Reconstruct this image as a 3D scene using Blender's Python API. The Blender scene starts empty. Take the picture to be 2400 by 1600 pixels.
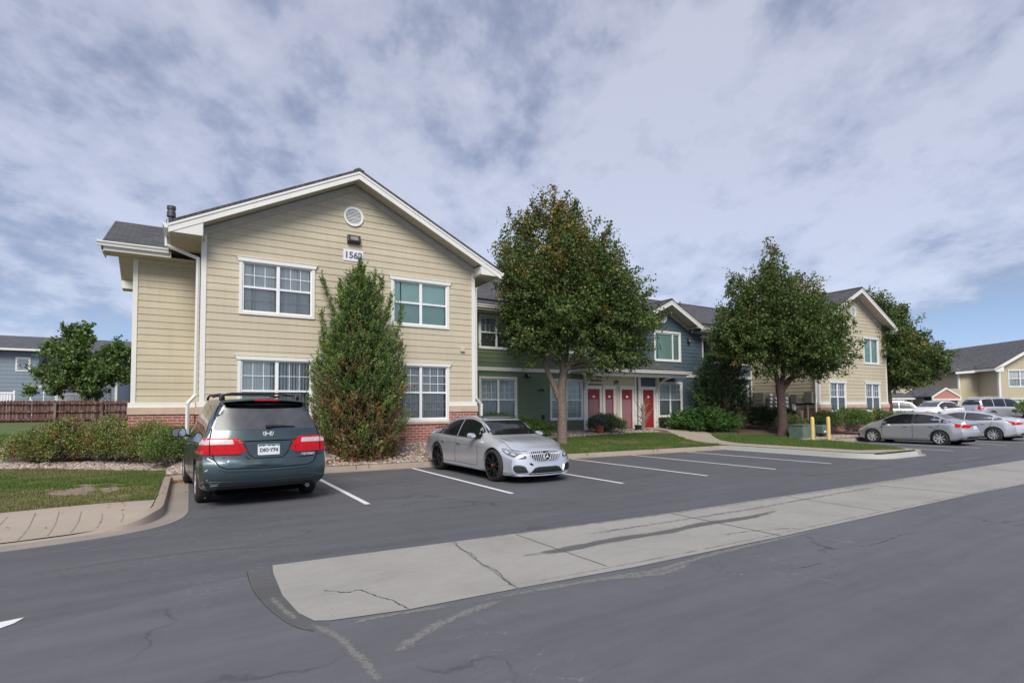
import bpy, bmesh, math, random
import numpy as np
from mathutils import Vector, Matrix
from mathutils.bvhtree import BVHTree
from mathutils.geometry import tessellate_polygon
random.seed(7); rng = np.random.default_rng(7)
scn = bpy.context.scene
C = scn.collection
R = math.radians
PI = math.pi

# ------------------------------------------------------------------ materials
MATS = {}
def new_mat(name):
    m = bpy.data.materials.new(name); m.use_nodes = True
    nt = m.node_tree; nt.nodes.clear()
    o = nt.nodes.new('ShaderNodeOutputMaterial'); b = nt.nodes.new('ShaderNodeBsdfPrincipled')
    nt.links.new(b.outputs[0], o.inputs[0])
    MATS[name] = m
    return m, nt, b, o
def N(nt, t, **kw):
    n = nt.nodes.new(t)
    for k, v in kw.items():
        if k in n.inputs.keys() if hasattr(n.inputs, 'keys') else False: n.inputs[k].default_value = v
        else: setattr(n, k, v)
    return n
def rgb(c): return (c[0], c[1], c[2], 1.0)
def coords(nt, scale=(1, 1, 1), kind='Object', rot=(0, 0, 0)):
    tc = nt.nodes.new('ShaderNodeTexCoord'); mp = nt.nodes.new('ShaderNodeMapping')
    mp.inputs['Scale'].default_value = scale; mp.inputs['Rotation'].default_value = rot
    nt.links.new(tc.outputs[kind], mp.inputs['Vector']); return mp.outputs['Vector']
def noise(nt, vec, scale, detail=4, rough=.55, dist=0):
    n = nt.nodes.new('ShaderNodeTexNoise'); n.inputs['Scale'].default_value = scale
    n.inputs['Detail'].default_value = detail; n.inputs['Roughness'].default_value = rough
    n.inputs['Distortion'].default_value = dist
    if vec is not None: nt.links.new(vec, n.inputs['Vector'])
    return n.outputs['Fac']
def ramp(nt, fac, stops):
    r = nt.nodes.new('ShaderNodeValToRGB'); e = r.color_ramp.elements
    while len(e) < len(stops): e.new(.5)
    for i, (p, c) in enumerate(stops):
        e[i].position = p; e[i].color = rgb(c) if len(c) == 3 else c
    nt.links.new(fac, r.inputs[0]); return r.outputs[0]
def mixc(nt, f, a, b, mode='MIX'):
    m = nt.nodes.new('ShaderNodeMix'); m.data_type = 'RGBA'; m.blend_type = mode
    for sock, v in ((m.inputs[0], f), (m.inputs[6], a), (m.inputs[7], b)):
        if isinstance(v, (int, float)): sock.default_value = v
        elif isinstance(v, tuple): sock.default_value = rgb(v)
        else: nt.links.new(v, sock)
    return m.outputs[2]
def bump(nt, h, b, strength=.3, dist=.01):
    n = nt.nodes.new('ShaderNodeBump'); n.inputs['Strength'].default_value = strength
    n.inputs['Distance'].default_value = dist
    nt.links.new(h, n.inputs['Height']); nt.links.new(n.outputs[0], b.inputs['Normal'])
def simple(name, c, rough=.6, metal=0, var=.12, vscale=3, bstr=.1, bscale=60, coat=0, spec=.5):
    m, nt, b, o = new_mat(name)
    v = coords(nt)
    n1 = noise(nt, v, vscale, 5)
    lo = tuple(x*(1-var) for x in c); hi = tuple(min(1, x*(1+var)) for x in c)
    nt.links.new(ramp(nt, n1, [(.3, lo), (.7, hi)]), b.inputs['Base Color'])
    b.inputs['Roughness'].default_value = rough; b.inputs['Metallic'].default_value = metal
    b.inputs['Specular IOR Level'].default_value = spec
    if coat: b.inputs['Coat Weight'].default_value = coat; b.inputs['Coat Roughness'].default_value = .03
    if bstr: bump(nt, noise(nt, v, bscale, 3), b, bstr, .004)
    return m
def streaky(name, c, rough=.6, dirt=.15):
    """painted boards: faint vertical rain streaks and blotches that belong to the paint"""
    m, nt, b, o = new_mat(name)
    v = coords(nt, (6, 6, .5)); v2 = coords(nt, (.6, .6, .6)); v3 = coords(nt, (1, 1, 12))
    f = noise(nt, v, 1.5, 5); g = noise(nt, v2, 1.2, 4)
    a = ramp(nt, f, [(.3, tuple(x*(1-dirt) for x in c)), (.65, c)])
    col = mixc(nt, .5, a, ramp(nt, g, [(.3, tuple(x*.9 for x in c)), (.7, tuple(min(1, x*1.06) for x in c))]))
    if 'siding' in name:   # every board weathered a little differently
        tc = nt.nodes.new('ShaderNodeTexCoord'); s = nt.nodes.new('ShaderNodeSeparateXYZ'); nt.links.new(tc.outputs['Object'], s.inputs[0])
        def mm(op, a, k):
            n = nt.nodes.new('ShaderNodeMath'); n.operation = op; nt.links.new(a, n.inputs[0]); n.inputs[1].default_value = k; return n.outputs[0]
        fl = mm('MULTIPLY', mm('FLOOR', mm('MULTIPLY', s.outputs[2], 1/.207), 0), 3.7); hx = nt.nodes.new('ShaderNodeMath'); nt.links.new(s.outputs[0], hx.inputs[0]); nt.links.new(s.outputs[1], hx.inputs[1])
        cb = nt.nodes.new('ShaderNodeCombineXYZ'); nt.links.new(mm('MULTIPLY', hx.outputs[0], .28), cb.inputs[0]); nt.links.new(fl, cb.inputs[2])
        col = mixc(nt, 1.0, col, ramp(nt, noise(nt, cb.outputs[0], 1.0, 2), [(.32, (.88, .88, .89)), (.68, (1, 1, 1))]), 'MULTIPLY')
    nt.links.new(col, b.inputs['Base Color']); b.inputs['Roughness'].default_value = rough
    b.inputs['Specular IOR Level'].default_value = .35
    bump(nt, noise(nt, v3, 8, 4), b, .12, .004)
    return m
def brick_mat(name):
    m, nt, b, o = new_mat(name)
    tc = nt.nodes.new('ShaderNodeTexCoord'); s = nt.nodes.new('ShaderNodeSeparateXYZ'); nt.links.new(tc.outputs['Object'], s.inputs[0])
    ad = nt.nodes.new('ShaderNodeMath'); nt.links.new(s.outputs[0], ad.inputs[0]); nt.links.new(s.outputs[1], ad.inputs[1])
    cb = nt.nodes.new('ShaderNodeCombineXYZ'); nt.links.new(ad.outputs[0], cb.inputs[0]); nt.links.new(s.outputs[2], cb.inputs[1])
    t = nt.nodes.new('ShaderNodeTexBrick'); nt.links.new(cb.outputs[0], t.inputs['Vector'])
    t.inputs['Scale'].default_value = 1; t.inputs['Brick Width'].default_value = .245; t.inputs['Row Height'].default_value = .088
    t.inputs['Mortar Size'].default_value = .011; t.inputs['Mortar Smooth'].default_value = .1; t.inputs['Bias'].default_value = 0
    t.inputs['Color1'].default_value = rgb((.36, .115, .09)); t.inputs['Color2'].default_value = rgb((.25, .085, .075)); t.inputs['Mortar'].default_value = rgb((.60, .44, .38))
    n1 = noise(nt, cb.outputs[0], 30, 4)
    nt.links.new(mixc(nt, .22, t.outputs['Color'], ramp(nt, n1, [(.3, (.16, .06, .05)), (.7, (.42, .20, .15))]), 'MIX'), b.inputs['Base Color'])
    b.inputs['Roughness'].default_value = .9
    iv = nt.nodes.new('ShaderNodeMath'); iv.operation = 'SUBTRACT'; iv.inputs[0].default_value = 1; nt.links.new(t.outputs['Fac'], iv.inputs[1])
    bump(nt, iv.outputs[0], b, .6, .01)
    return m
def shingle_mat(name, swap, c=(.105, .105, .115)):
    m, nt, b, o = new_mat(name)
    tc = nt.nodes.new('ShaderNodeTexCoord'); s = nt.nodes.new('ShaderNodeSeparateXYZ'); nt.links.new(tc.outputs['Object'], s.inputs[0])
    cb = nt.nodes.new('ShaderNodeCombineXYZ'); nt.links.new(s.outputs[1 if swap else 0], cb.inputs[0]); nt.links.new(s.outputs[0 if swap else 1], cb.inputs[1])
    t = nt.nodes.new('ShaderNodeTexBrick'); nt.links.new(cb.outputs[0], t.inputs['Vector'])
    t.inputs['Scale'].default_value = 1; t.inputs['Brick Width'].default_value = .3; t.inputs['Row Height'].default_value = .13
    t.inputs['Mortar Size'].default_value = .012; t.inputs['Mortar Smooth'].default_value = .6
    t.inputs['Color1'].default_value = rgb(tuple(x*1.7 for x in c)); t.inputs['Color2'].default_value = rgb(tuple(x*.6 for x in c)); t.inputs['Mortar'].default_value = rgb(tuple(x*.3 for x in c))
    n1 = noise(nt, cb.outputs[0], 1.2, 5); n2 = noise(nt, cb.outputs[0], 60, 3)
    x = mixc(nt, .3, t.outputs['Color'], ramp(nt, n1, [(.3, tuple(q*.6 for q in c)), (.7, tuple(q*1.6 for q in c))]))
    x = mixc(nt, .3, x, ramp(nt, n2, [(.3, tuple(q*.5 for q in c)), (.7, tuple(q*1.7 for q in c))]))
    nt.links.new(x, b.inputs['Base Color']); b.inputs['Roughness'].default_value = .95
    iv = nt.nodes.new('ShaderNodeMath'); iv.operation = 'SUBTRACT'; iv.inputs[0].default_value = 1; nt.links.new(t.outputs['Fac'], iv.inputs[1])
    bump(nt, iv.outputs[0], b, .8, .02)
    return m
def paint(name, c, rough=.28, metal=.6, coat=.8, flake=.0, dirt=None):
    m, nt, b, o = new_mat(name)
    v = coords(nt)
    if dirt:
        f = ramp(nt, noise(nt, v, 2.5, 6, .6), [(.42, (0, 0, 0)), (.75, (1, 1, 1))])
        nt.links.new(mixc(nt, f, c, dirt), b.inputs['Base Color'])
    else:
        nt.links.new(ramp(nt, noise(nt, v, 1.5, 4), [(.3, tuple(x*.96 for x in c)), (.7, tuple(min(1, x*1.03) for x in c))]), b.inputs['Base Color'])
    b.inputs['Metallic'].default_value = metal; b.inputs['Roughness'].default_value = rough
    b.inputs['Coat Weight'].default_value = coat; b.inputs['Coat Roughness'].default_value = .10
    bump(nt, noise(nt, v, 90, 2), b, .012, .002)
    return m
def glass_mat(name, tint, refl=.5, alpha=.5, rough=.02):
    """window glass: mirror-like share plus a tinted see-through share"""
    m, nt, b, o = new_mat(name); nt.nodes.remove(b)
    g = nt.nodes.new('ShaderNodeBsdfGlossy'); g.inputs['Roughness'].default_value = rough; g.inputs['Color'].default_value = (.9, .95, .95, 1)
    t = nt.nodes.new('ShaderNodeBsdfTransparent'); t.inputs['Color'].default_value = rgb(tint)
    fr = nt.nodes.new('ShaderNodeFresnel'); fr.inputs['IOR'].default_value = 1.5
    v = coords(nt); bp = nt.nodes.new('ShaderNodeBump'); bp.inputs['Strength'].default_value = .05; bp.inputs['Distance'].default_value = .01
    nt.links.new(noise(nt, v, 1.7, 1), bp.inputs['Height']); nt.links.new(bp.outputs[0], g.inputs['Normal'])
    ad = nt.nodes.new('ShaderNodeMath'); ad.operation = 'MULTIPLY_ADD'; ad.inputs[1].default_value = 1.0; ad.inputs[2].default_value = refl; ad.use_clamp = True
    nt.links.new(fr.outputs[0], ad.inputs[0])
    mx = nt.nodes.new('ShaderNodeMixShader'); nt.links.new(ad.outputs[0], mx.inputs[0]); nt.links.new(t.outputs[0], mx.inputs[1]); nt.links.new(g.outputs[0], mx.inputs[2])
    nt.links.new(mx.outputs[0], o.inputs[0])
    return m
def leaf_mat(name, trans=.25, rough=.5):
    m, nt, b, o = new_mat(name)
    at = nt.nodes.new('ShaderNodeVertexColor'); at.layer_name = 'leafcol'
    nt.links.new(at.outputs[0], b.inputs['Base Color']); b.inputs['Roughness'].default_value = rough
    b.inputs['Specular IOR Level'].default_value = .3
    tr = nt.nodes.new('ShaderNodeBsdfTranslucent')
    nt.links.new(mixc(nt, .5, at.outputs[0], (.12, .16, .02), 'ADD'), tr.inputs['Color'])
    mx = nt.nodes.new('ShaderNodeMixShader'); mx.inputs[0].default_value = trans
    nt.links.new(b.outputs[0], mx.inputs[1]); nt.links.new(tr.outputs[0], mx.inputs[2]); nt.links.new(mx.outputs[0], o.inputs[0])
    return m

# ------------------------------------------------------------------ mesh helpers
class MB:
    def __init__(s): s.v = []; s.f = []; s.m = []
    def add(s, vs, fs, mi=0):
        k = len(s.v); s.v += [tuple(v) for v in vs]; s.f += [tuple(i+k for i in f) for f in fs]; s.m += [mi]*len(fs)
        return s
    def box(s, a, b, mi=0):
        x0, x1 = sorted((a[0], b[0])); y0, y1 = sorted((a[1], b[1])); z0, z1 = sorted((a[2], b[2]))
        return s.add([(x0,y0,z0),(x1,y0,z0),(x1,y1,z0),(x0,y1,z0),(x0,y0,z1),(x1,y0,z1),(x1,y1,z1),(x0,y1,z1)],
              [(0,3,2,1),(4,5,6,7),(0,1,5,4),(1,2,6,5),(2,3,7,6),(3,0,4,7)], mi)
    def prism(s, pts, d, mi=0):
        """pts: planar loop of 3D points, d: extrusion vector"""
        n = len(pts); q = [tuple(p[i]+d[i] for i in range(3)) for p in pts]
        return s.add(list(pts)+q, [tuple(range(n))[::-1], tuple(range(n, 2*n))]+[(i, (i+1) % n, n+(i+1) % n, n+i) for i in range(n)], mi)
    def tube(s, pts, rad, n=8, mi=0, cap=True):
        pts = [Vector(p) for p in pts]; rs = rad if isinstance(rad, (list, tuple)) else [rad]*len(pts)
        k = len(s.v); up = Vector((0.03, 0.05, 1)).normalized(); prev = None
        for i, p in enumerate(pts):
            d = ((pts[min(i+1, len(pts)-1)]-pts[max(i-1, 0)])).normalized()
            a = prev if prev is not None else (up if abs(d.dot(up)) < .95 else Vector((1, 0, 0)))
            x = (a-d*a.dot(d)).normalized(); prev = x; y = d.cross(x)
            for j in range(n):
                t = 2*PI*j/n; s.v.append(tuple(p+(x*math.cos(t)+y*math.sin(t))*rs[i]))
        for i in range(len(pts)-1):
            for j in range(n):
                s.f.append((k+i*n+j, k+i*n+(j+1) % n, k+(i+1)*n+(j+1) % n, k+(i+1)*n+j)); s.m.append(mi)
        if cap:
            s.f.append(tuple(k+j for j in range(n))[::-1]); s.m.append(mi)
            s.f.append(tuple(k+(len(pts)-1)*n+j for j in range(n))); s.m.append(mi)
        return s
    def lathe(s, prof, axis='z', n=24, c=(0, 0, 0), mi=0):
        """prof: (radius, height along axis)"""
        k = len(s.v)
        for r, h in prof:
            for j in range(n):
                t = 2*PI*j/n; a, b = r*math.cos(t), r*math.sin(t)
                p = {'z': (a, b, h), 'y': (a, h, b), 'x': (h, a, b)}[axis]
                s.v.append((p[0]+c[0], p[1]+c[1], p[2]+c[2]))
        for i in range(len(prof)-1):
            for j in range(n):
                s.f.append((k+i*n+j, k+i*n+(j+1) % n, k+(i+1)*n+(j+1) % n, k+(i+1)*n+j)); s.m.append(mi)
        return s
    def build(s, name, mats, parent=None, smooth=False, bevel=0, world=True, fixn=True):
        me = bpy.data.meshes.new(name)
        off = Vector((0, 0, 0))
        if parent is not None and world:
            q = parent
            while q is not None: off += q.location; q = q.parent
        vs = [(v[0]-off.x, v[1]-off.y, v[2]-off.z) for v in s.v] if off.length else s.v
        me.from_pydata(vs, [], s.f)
        if not isinstance(mats, (list, tuple)): mats = [mats]
        for m in mats: me.materials.append(MATS[m] if isinstance(m, str) else m)
        if len(mats) > 1: me.polygons.foreach_set('material_index', s.m)
        if fixn or bevel:
            bm = bmesh.new(); bm.from_mesh(me)
            if fixn: bmesh.ops.recalc_face_normals(bm, faces=bm.faces)
            if bevel:
                es = [e for e in bm.edges if len(e.link_faces) == 2 and e.calc_face_angle(0) > .6]
                bmesh.ops.bevel(bm, geom=es, offset=bevel, segments=2, profile=.5, affect='EDGES', clamp_overlap=True)
            bm.to_mesh(me); bm.free()
        if smooth:
            me.polygons.foreach_set('use_smooth', [True]*len(me.polygons))
            try: me.set_sharp_from_angle(angle=R(38))
            except Exception: pass
        o = bpy.data.objects.new(name, me); C.objects.link(o)
        if parent is not None: o.parent = parent
        return o
def tag(o, label=None, cat=None, group=None, kind=None):
    if label: o['label'] = label
    if cat: o['category'] = cat
    if group: o['group'] = group
    if kind: o['kind'] = kind
    return o
def empty(name, loc=(0, 0, 0), rz=0, **k):
    o = bpy.data.objects.new(name, None); C.objects.link(o); o.location = loc; o.rotation_euler = (0, 0, rz)
    o.empty_display_size = .3
    return tag(o, **k)
def raw(name, V, F, mat, parent=None, col=None, smooth=False):
    """fast numpy mesh: V (n,3), F (m,3 or 4)"""
    me = bpy.data.meshes.new(name); V = np.asarray(V, np.float32); F = np.asarray(F, np.int32)
    if parent is not None:
        q = parent; off = np.zeros(3, np.float32)
        while q is not None: off += np.array(q.location, np.float32); q = q.parent
        V = V-off
    k = F.shape[1]
    me.vertices.add(len(V)); me.vertices.foreach_set('co', V.ravel())
    me.loops.add(F.size); me.loops.foreach_set('vertex_index', F.ravel())
    me.polygons.add(len(F)); me.polygons.foreach_set('loop_start', np.arange(0, F.size, k, dtype=np.int32))
    me.polygons.foreach_set('loop_total', np.full(len(F), k, np.int32))
    if smooth: me.polygons.foreach_set('use_smooth', np.ones(len(F), bool))
    me.materials.append(MATS[mat]); me.update(calc_edges=True)
    if col is not None:
        a = me.color_attributes.new('leafcol', 'FLOAT_COLOR', 'POINT')
        c4 = np.ones((len(V), 4), np.float32); c4[:, :3] = col; a.data.foreach_set('color', c4.ravel())
    o = bpy.data.objects.new(name, me); C.objects.link(o)
    if parent is not None: o.parent = parent
    return o
def copy_tree(o, parent=None):
    c = o.copy(); C.objects.link(c); c.parent = parent
    for ch in list(o.children): copy_tree(ch, c)
    return c
def text_mesh(body, size, name, mat, parent, mtx, ext=.002, bold=0.0, spacing=1.0, shear=0):
    cu = bpy.data.curves.new(name, 'FONT'); cu.body = body; cu.size = size; cu.align_x = 'CENTER'; cu.align_y = 'CENTER'
    cu.extrude = ext; cu.offset = bold; cu.space_character = spacing; cu.shear = shear; cu.resolution_u = 3
    t = bpy.data.objects.new(name+'_tmp', cu); C.objects.link(t)
    bpy.context.view_layer.update()
    me = bpy.data.meshes.new_from_object(t.evaluated_get(bpy.context.evaluated_depsgraph_get()))
    bpy.data.objects.remove(t); me.name = name
    me.materials.clear(); me.materials.append(MATS[mat])
    o = bpy.data.objects.new(name, me); C.objects.link(o); o.parent = parent
    me.transform(mtx)
    return o

# ------------------------------------------------------------------ material library
streaky('cream_siding', (.56, .495, .36)); streaky('green_siding', (.145, .20, .115)); streaky('blue_siding', (.085, .125, .155))
streaky('white_trim', (.74, .73, .68), .5, .07); streaky('cream_panel', (.60, .54, .40)); streaky('soffit_tan', (.50, .455, .35), .7)
streaky('house_blue', (.21, .26, .315)); streaky('pink_siding', (.50, .22, .17)); streaky('far_cream', (.50, .44, .30))
streaky('dark_green', (.03, .06, .045)); simple('frieze_grey', (.44, .42, .38), .7); simple('precast', (.50, .385, .30), .85, bstr=.3)
brick_mat('brick'); shingle_mat('shingle_x', False, (.066, .066, .072)); shingle_mat('shingle_y', True, (.066, .066, .072)); shingle_mat('shingle_far', False, (.085, .085, .092))
simple('gutter_white', (.72, .71, .67), .35, var=.04); simple('black_metal', (.012, .012, .012), .4); simple('bronze', (.03, .022, .018), .4)
simple('vinyl', (.80, .81, .82), .35, var=.03); simple('sign_white', (.72, .74, .77), .45, var=.03); simple('ink', (.10, .11, .13), .6, var=.1)
simple('blind', (.90, .91, .88), .7, var=.05); simple('sheer', (.56, .62, .60), .85, var=.1, vscale=12); simple('teal_blind', (.68, .90, .80), .8, var=.04); simple('room', (.16, .16, .16), .9)
simple('curtain', (.84, .85, .86), .9, var=.12, vscale=5)
glass_mat('glass', (.96, .985, .98), .02); glass_mat('screen', (.88, .88, .88), -.04); glass_mat('glass_dark', (.35, .4, .42), .16)
simple('red_door', (.27, .022, .020), .45, var=.12, bstr=.05); simple('storm_reflection', (.31, .145, .155), .35, var=.06)
simple('flue', (.09, .095, .10), .45, .5); simple('utility', (.36, .335, .235), .5, var=.06); simple('utility_dark', (.23, .21, .17), .5)
simple('xfmr', (.115, .165, .135), .45, var=.12); simple('bollard', (.62, .47, .16), .5, var=.12, vscale=4)
simple('terracotta', (.34, .09, .04), .8); simple('pot_black', (.015, .017, .018), .5); simple('orange_paint', (.5, .08, .02), .5)
simple('lamp_glass', (.22, .21, .19), .6); simple('bark', (.165, .125, .10), .95, var=.35, vscale=14, bstr=.9, bscale=25); simple('bark_red', (.075, .045, .038), .95, var=.3, vscale=9, bstr=.8, bscale=25)
simple('twig', (.22, .175, .16), .9, var=.2)
leaf_mat('leaf'); leaf_mat('needle', .12); leaf_mat('grass_blade', .3)
def wood_mat():
    m, nt, b, o = new_mat('fence_wood')
    v = coords(nt, (9.0, 9.0, .6)); f = noise(nt, v, 1.0, 3)
    nt.links.new(ramp(nt, f, [(.3, (.045, .02, .015)), (.5, (.12, .05, .035)), (.62, (.20, .14, .12)), (.8, (.34, .29, .27))]), b.inputs['Base Color']); b.inputs['Roughness'].default_value = .9
wood_mat(); simple('post_wood', (.42, .13, .04), .8, var=.2)
def ground_mats():
    # asphalt
    def asphalt(name, base, tint=(1, 1, 1.08), sc=1.0):
        m, nt, b, o = new_mat(name); v = coords(nt)
        big = noise(nt, coords(nt, (.35, 1.1, 1)), .55, 6, .6, .6); mid = noise(nt, v, 3.1, 6, .65); fin = noise(nt, v, 140, 3, .7); spk = noise(nt, v, 38, 2, .5)
        c = tuple(base*t for t in tint)
        x = ramp(nt, big, [(.28, tuple(q*.66 for q in c)), (.5, c), (.72, tuple(q*1.34 for q in c))])
        x = mixc(nt, .35, x, ramp(nt, mid, [(.3, tuple(q*.62 for q in c)), (.7, tuple(q*1.35 for q in c))]))
        x = mixc(nt, .4, x, ramp(nt, fin, [(.3, tuple(q*.3 for q in c)), (.7, tuple(q*2.0 for q in c))]))
        lt = ramp(nt, spk, [(.70, (0, 0, 0)), (.76, (1, 1, 1))])
        x = mixc(nt, lt, x, tuple(q*1.7 for q in c))
        # hairline scuffs
        vr = nt.nodes.new('ShaderNodeTexVoronoi'); vr.feature = 'DISTANCE_TO_EDGE'; vr.inputs['Scale'].default_value = .42
        wv = nt.nodes.new('ShaderNodeVectorMath'); wv.operation = 'ADD'
        nz = nt.nodes.new('ShaderNodeTexNoise'); nz.inputs['Scale'].default_value = 1.6; nz.inputs['Detail'].default_value = 6; nt.links.new(v, nz.inputs['Vector'])
        nt.links.new(v, wv.inputs[0]); nt.links.new(nz.outputs['Color'], wv.inputs[1]); nt.links.new(wv.outputs[0], vr.inputs['Vector'])
        gate = ramp(nt, noise(nt, v, .35, 3), [(.5, (0, 0, 0)), (.62, (1, 1, 1))])
        cr = ramp(nt, vr.outputs['Distance'], [(.0, (1, 1, 1)), (.012, (0, 0, 0))])
        x = mixc(nt, mixc(nt, 1.0, cr, gate, 'MULTIPLY'), x, tuple(q*.35 for q in c))
        # pits, drag streaks and clusters of fine pale scratches
        pit = ramp(nt, noise(nt, v, 62, 2, .5), [(.66, (0, 0, 0)), (.70, (1, 1, 1))])
        x = mixc(nt, mixc(nt, .55, (0, 0, 0), pit), x, tuple(q*.35 for q in c))
        stk = noise(nt, coords(nt, (.22, 2.2, 1), rot=(0, 0, .04)), 1.6, 6, .65)
        x = mixc(nt, .30, x, ramp(nt, stk, [(.33, tuple(q*.66 for q in c)), (.66, tuple(q*1.32 for q in c))]))
        v3 = nt.nodes.new('ShaderNodeTexVoronoi'); v3.feature = 'DISTANCE_TO_EDGE'; v3.inputs['Scale'].default_value = 1.9
        w3 = nt.nodes.new('ShaderNodeVectorMath'); w3.operation = 'MULTIPLY_ADD'; w3.inputs[1].default_value = (1.6, 1.6, 1.6)
        nt.links.new(nz.outputs['Color'], w3.inputs[0]); nt.links.new(coords(nt, (.55, 1.7, 1)), w3.inputs[2]); nt.links.new(w3.outputs[0], v3.inputs['Vector'])
        ln = ramp(nt, v3.outputs['Distance'], [(.0, (.8,)*3), (.022, (0, 0, 0))]); bk_ = ramp(nt, noise(nt, v, 11, 3, .6), [(.48, (0, 0, 0)), (.58, (1, 1, 1))]); g3 = ramp(nt, noise(nt, coords(nt, (1, 1, 1), rot=(0, 0, .5)), .42, 3), [(.52, (0, 0, 0)), (.60, (1, 1, 1))])
        x = mixc(nt, mixc(nt, 1.0, mixc(nt, 1.0, ln, bk_, 'MULTIPLY'), g3, 'MULTIPLY'), x, tuple(q*2.3 for q in c))
        # pale abraded flecks
        fl = ramp(nt, noise(nt, coords(nt, (2.2, 9, 1)), 2.6, 5, .75, 1.5), [(.665, (0, 0, 0)), (.70, (1, 1, 1))])
        g2 = ramp(nt, noise(nt, v, .8, 2), [(.54, (0, 0, 0)), (.64, (1, 1, 1))])
        x = mixc(nt, mixc(nt, 1.0, fl, g2, 'MULTIPLY'), x, tuple(q*2.4 for q in c))
        nt.links.new(x, b.inputs['Base Color'])
        nt.links.new(ramp(nt, big, [(.3, (.62,)*3), (.7, (.86,)*3)]), b.inputs['Roughness'])
        b.inputs['Specular IOR Level'].default_value = .35
        bump(nt, mixc(nt, .5, fin, mid), b, .55, .008)
        return m
    asphalt('asphalt', .112, (.97, .98, 1.08)); asphalt('asphalt_lot', .100, (.97, .98, 1.07)); asphalt('asphalt_patch', .095, (1.0, 1.0, 1.0))
    def concrete(name, c, stain=.25):
        m, nt, b, o = new_mat(name); v = coords(nt)
        big = noise(nt, v, .9, 6, .6); mid = noise(nt, coords(nt, (1, 3, 1)), 4, 5, .6); fin = noise(nt, v, 110, 3)
        x = ramp(nt, big, [(.3, tuple(q*(1-stain) for q in c)), (.55, c), (.75, tuple(q*1.1 for q in c))])
        x = mixc(nt, .35, x, ramp(nt, mid, [(.3, tuple(q*.78 for q in c)), (.7, tuple(q*1.14 for q in c))]))
        x = mixc(nt, .25, x, ramp(nt, fin, [(.3, tuple(q*.62 for q in c)), (.7, tuple(q*1.3 for q in c))]))
        dk = ramp(nt, noise(nt, v, 9, 3), [(.72, (0, 0, 0)), (.78, (1, 1, 1))])
        x = mixc(nt, dk, x, tuple(q*.7 for q in c))
        nt.links.new(x, b.inputs['Base Color']); b.inputs['Roughness'].default_value = .9
        bump(nt, mixc(nt, .5, fin, mid), b, .3, .006)
    concrete('concrete_pan', (.31, .295, .272), .32); concrete('concrete_walk', (.36, .305, .245), .18); concrete('concrete_kerb', (.34, .28, .225), .28); concrete('concrete_new', (.40, .40, .375), .12)
    concrete('gutter_conc', (.28, .245, .21), .28)
    # worn / ragged overlays on the asphalt
    def ragged(name, c, thr=.5, sc=5, stretch=(1, 1, 1), op=.8):
        m, nt, b, o = new_mat(name); v = coords(nt, stretch)
        f = noise(nt, v, sc, 7, .72); fin = noise(nt, coords(nt), 120, 2)
        at = nt.nodes.new('ShaderNodeVertexColor'); at.layer_name = 'edge'
        mu = nt.nodes.new('ShaderNodeMath'); mu.operation = 'MULTIPLY'; nt.links.new(f, mu.inputs[0]); nt.links.new(at.outputs[0], mu.inputs[1])
        a = ramp(nt, mu.outputs[0], [(thr*.86, (0, 0, 0)), (thr*1.3, (op,)*3)])
        nt.links.new(ramp(nt, fin, [(.3, tuple(q*.6 for q in c)), (.7, tuple(q*1.4 for q in c))]), b.inputs['Base Color']); b.inputs['Roughness'].default_value = .9
        t = nt.nodes.new('ShaderNodeBsdfTransparent'); mx = nt.nodes.new('ShaderNodeMixShader')
        nt.links.new(a, mx.inputs[0]); nt.links.new(t.outputs[0], mx.inputs[1]); nt.links.new(b.outputs[0], mx.inputs[2]); nt.links.new(mx.outputs[0], o.inputs[0])
    ragged('worn', (.25, .245, .235), .34, 17, (1, 1, 1), .62); ragged('stain', (.115, .117, .115), .30, 3, (.6, 2, 1)); ragged('faint', (.15, .15, .155), .44, 5, (1.2, 4, 1)); ragged('tar', (.035, .036, .038), .36, 8)
    ragged('skid', (.055, .056, .06), .40, 9, (1, 3, 1), .5); ragged('fleck', (.30, .29, .27), .42, 30, (1, 1, 1), .6)
    simple('bare_soil', (.22, .17, .13), .95, var=.3, vscale=8, bstr=.8, bscale=60)
    simple('crack', (.03, .03, .03), .95, bstr=0); simple('seal_grey', (.20, .195, .185), .9, bstr=.2)
    # line paint, worn
    m, nt, b, o = new_mat('line_paint'); v = coords(nt)
    w = ramp(nt, noise(nt, v, 26, 6, .75), [(.27, (.16, .16, .17)), (.36, (.66, .66, .66)), (.8, (.76, .76, .75))])
    nt.links.new(w, b.inputs['Base Color']); b.inputs['Roughness'].default_value = .7
    # lawn sheet
    def lawn(name, dry):
        m, nt, b, o = new_mat(name); v = coords(nt)
        f = noise(nt, v, .55, 5, .6, .5); g = noise(nt, v, 22, 5, .7)
        x = ramp(nt, f, [(.3, (.055, .085, .02)), (.5, (.085, .12, .03)), (.62, (.15, .15, .055)), (.75, (.22, .17, .095))] if dry else [(.3, (.05, .10, .02)), (.6, (.085, .135, .03)), (.8, (.13, .15, .05))])
        x = mixc(nt, .45, x, ramp(nt, g, [(.3, (.03, .045, .012)), (.7, (.16, .19, .06))]))
        nt.links.new(x, b.inputs['Base Color']); b.inputs['Roughness'].default_value = .95
        bump(nt, g, b, .8, .03)
    lawn('lawn_dry', True); lawn('lawn_green', False)
    m, nt, b, o = new_mat('mulch'); v = coords(nt); g = noise(nt, v, 24, 6, .75); f = noise(nt, v, 1.3, 3)
    x = ramp(nt, g, [(.3, (.05, .022, .015)), (.5, (.14, .065, .04)), (.7, (.25, .14, .09))])
    x = mixc(nt, ramp(nt, f, [(.42, (0, 0, 0)), (.6, (1, 1, 1))]), x, ramp(nt, g, [(.3, (.13, .10, .085)), (.7, (.33, .28, .25))]))
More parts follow.
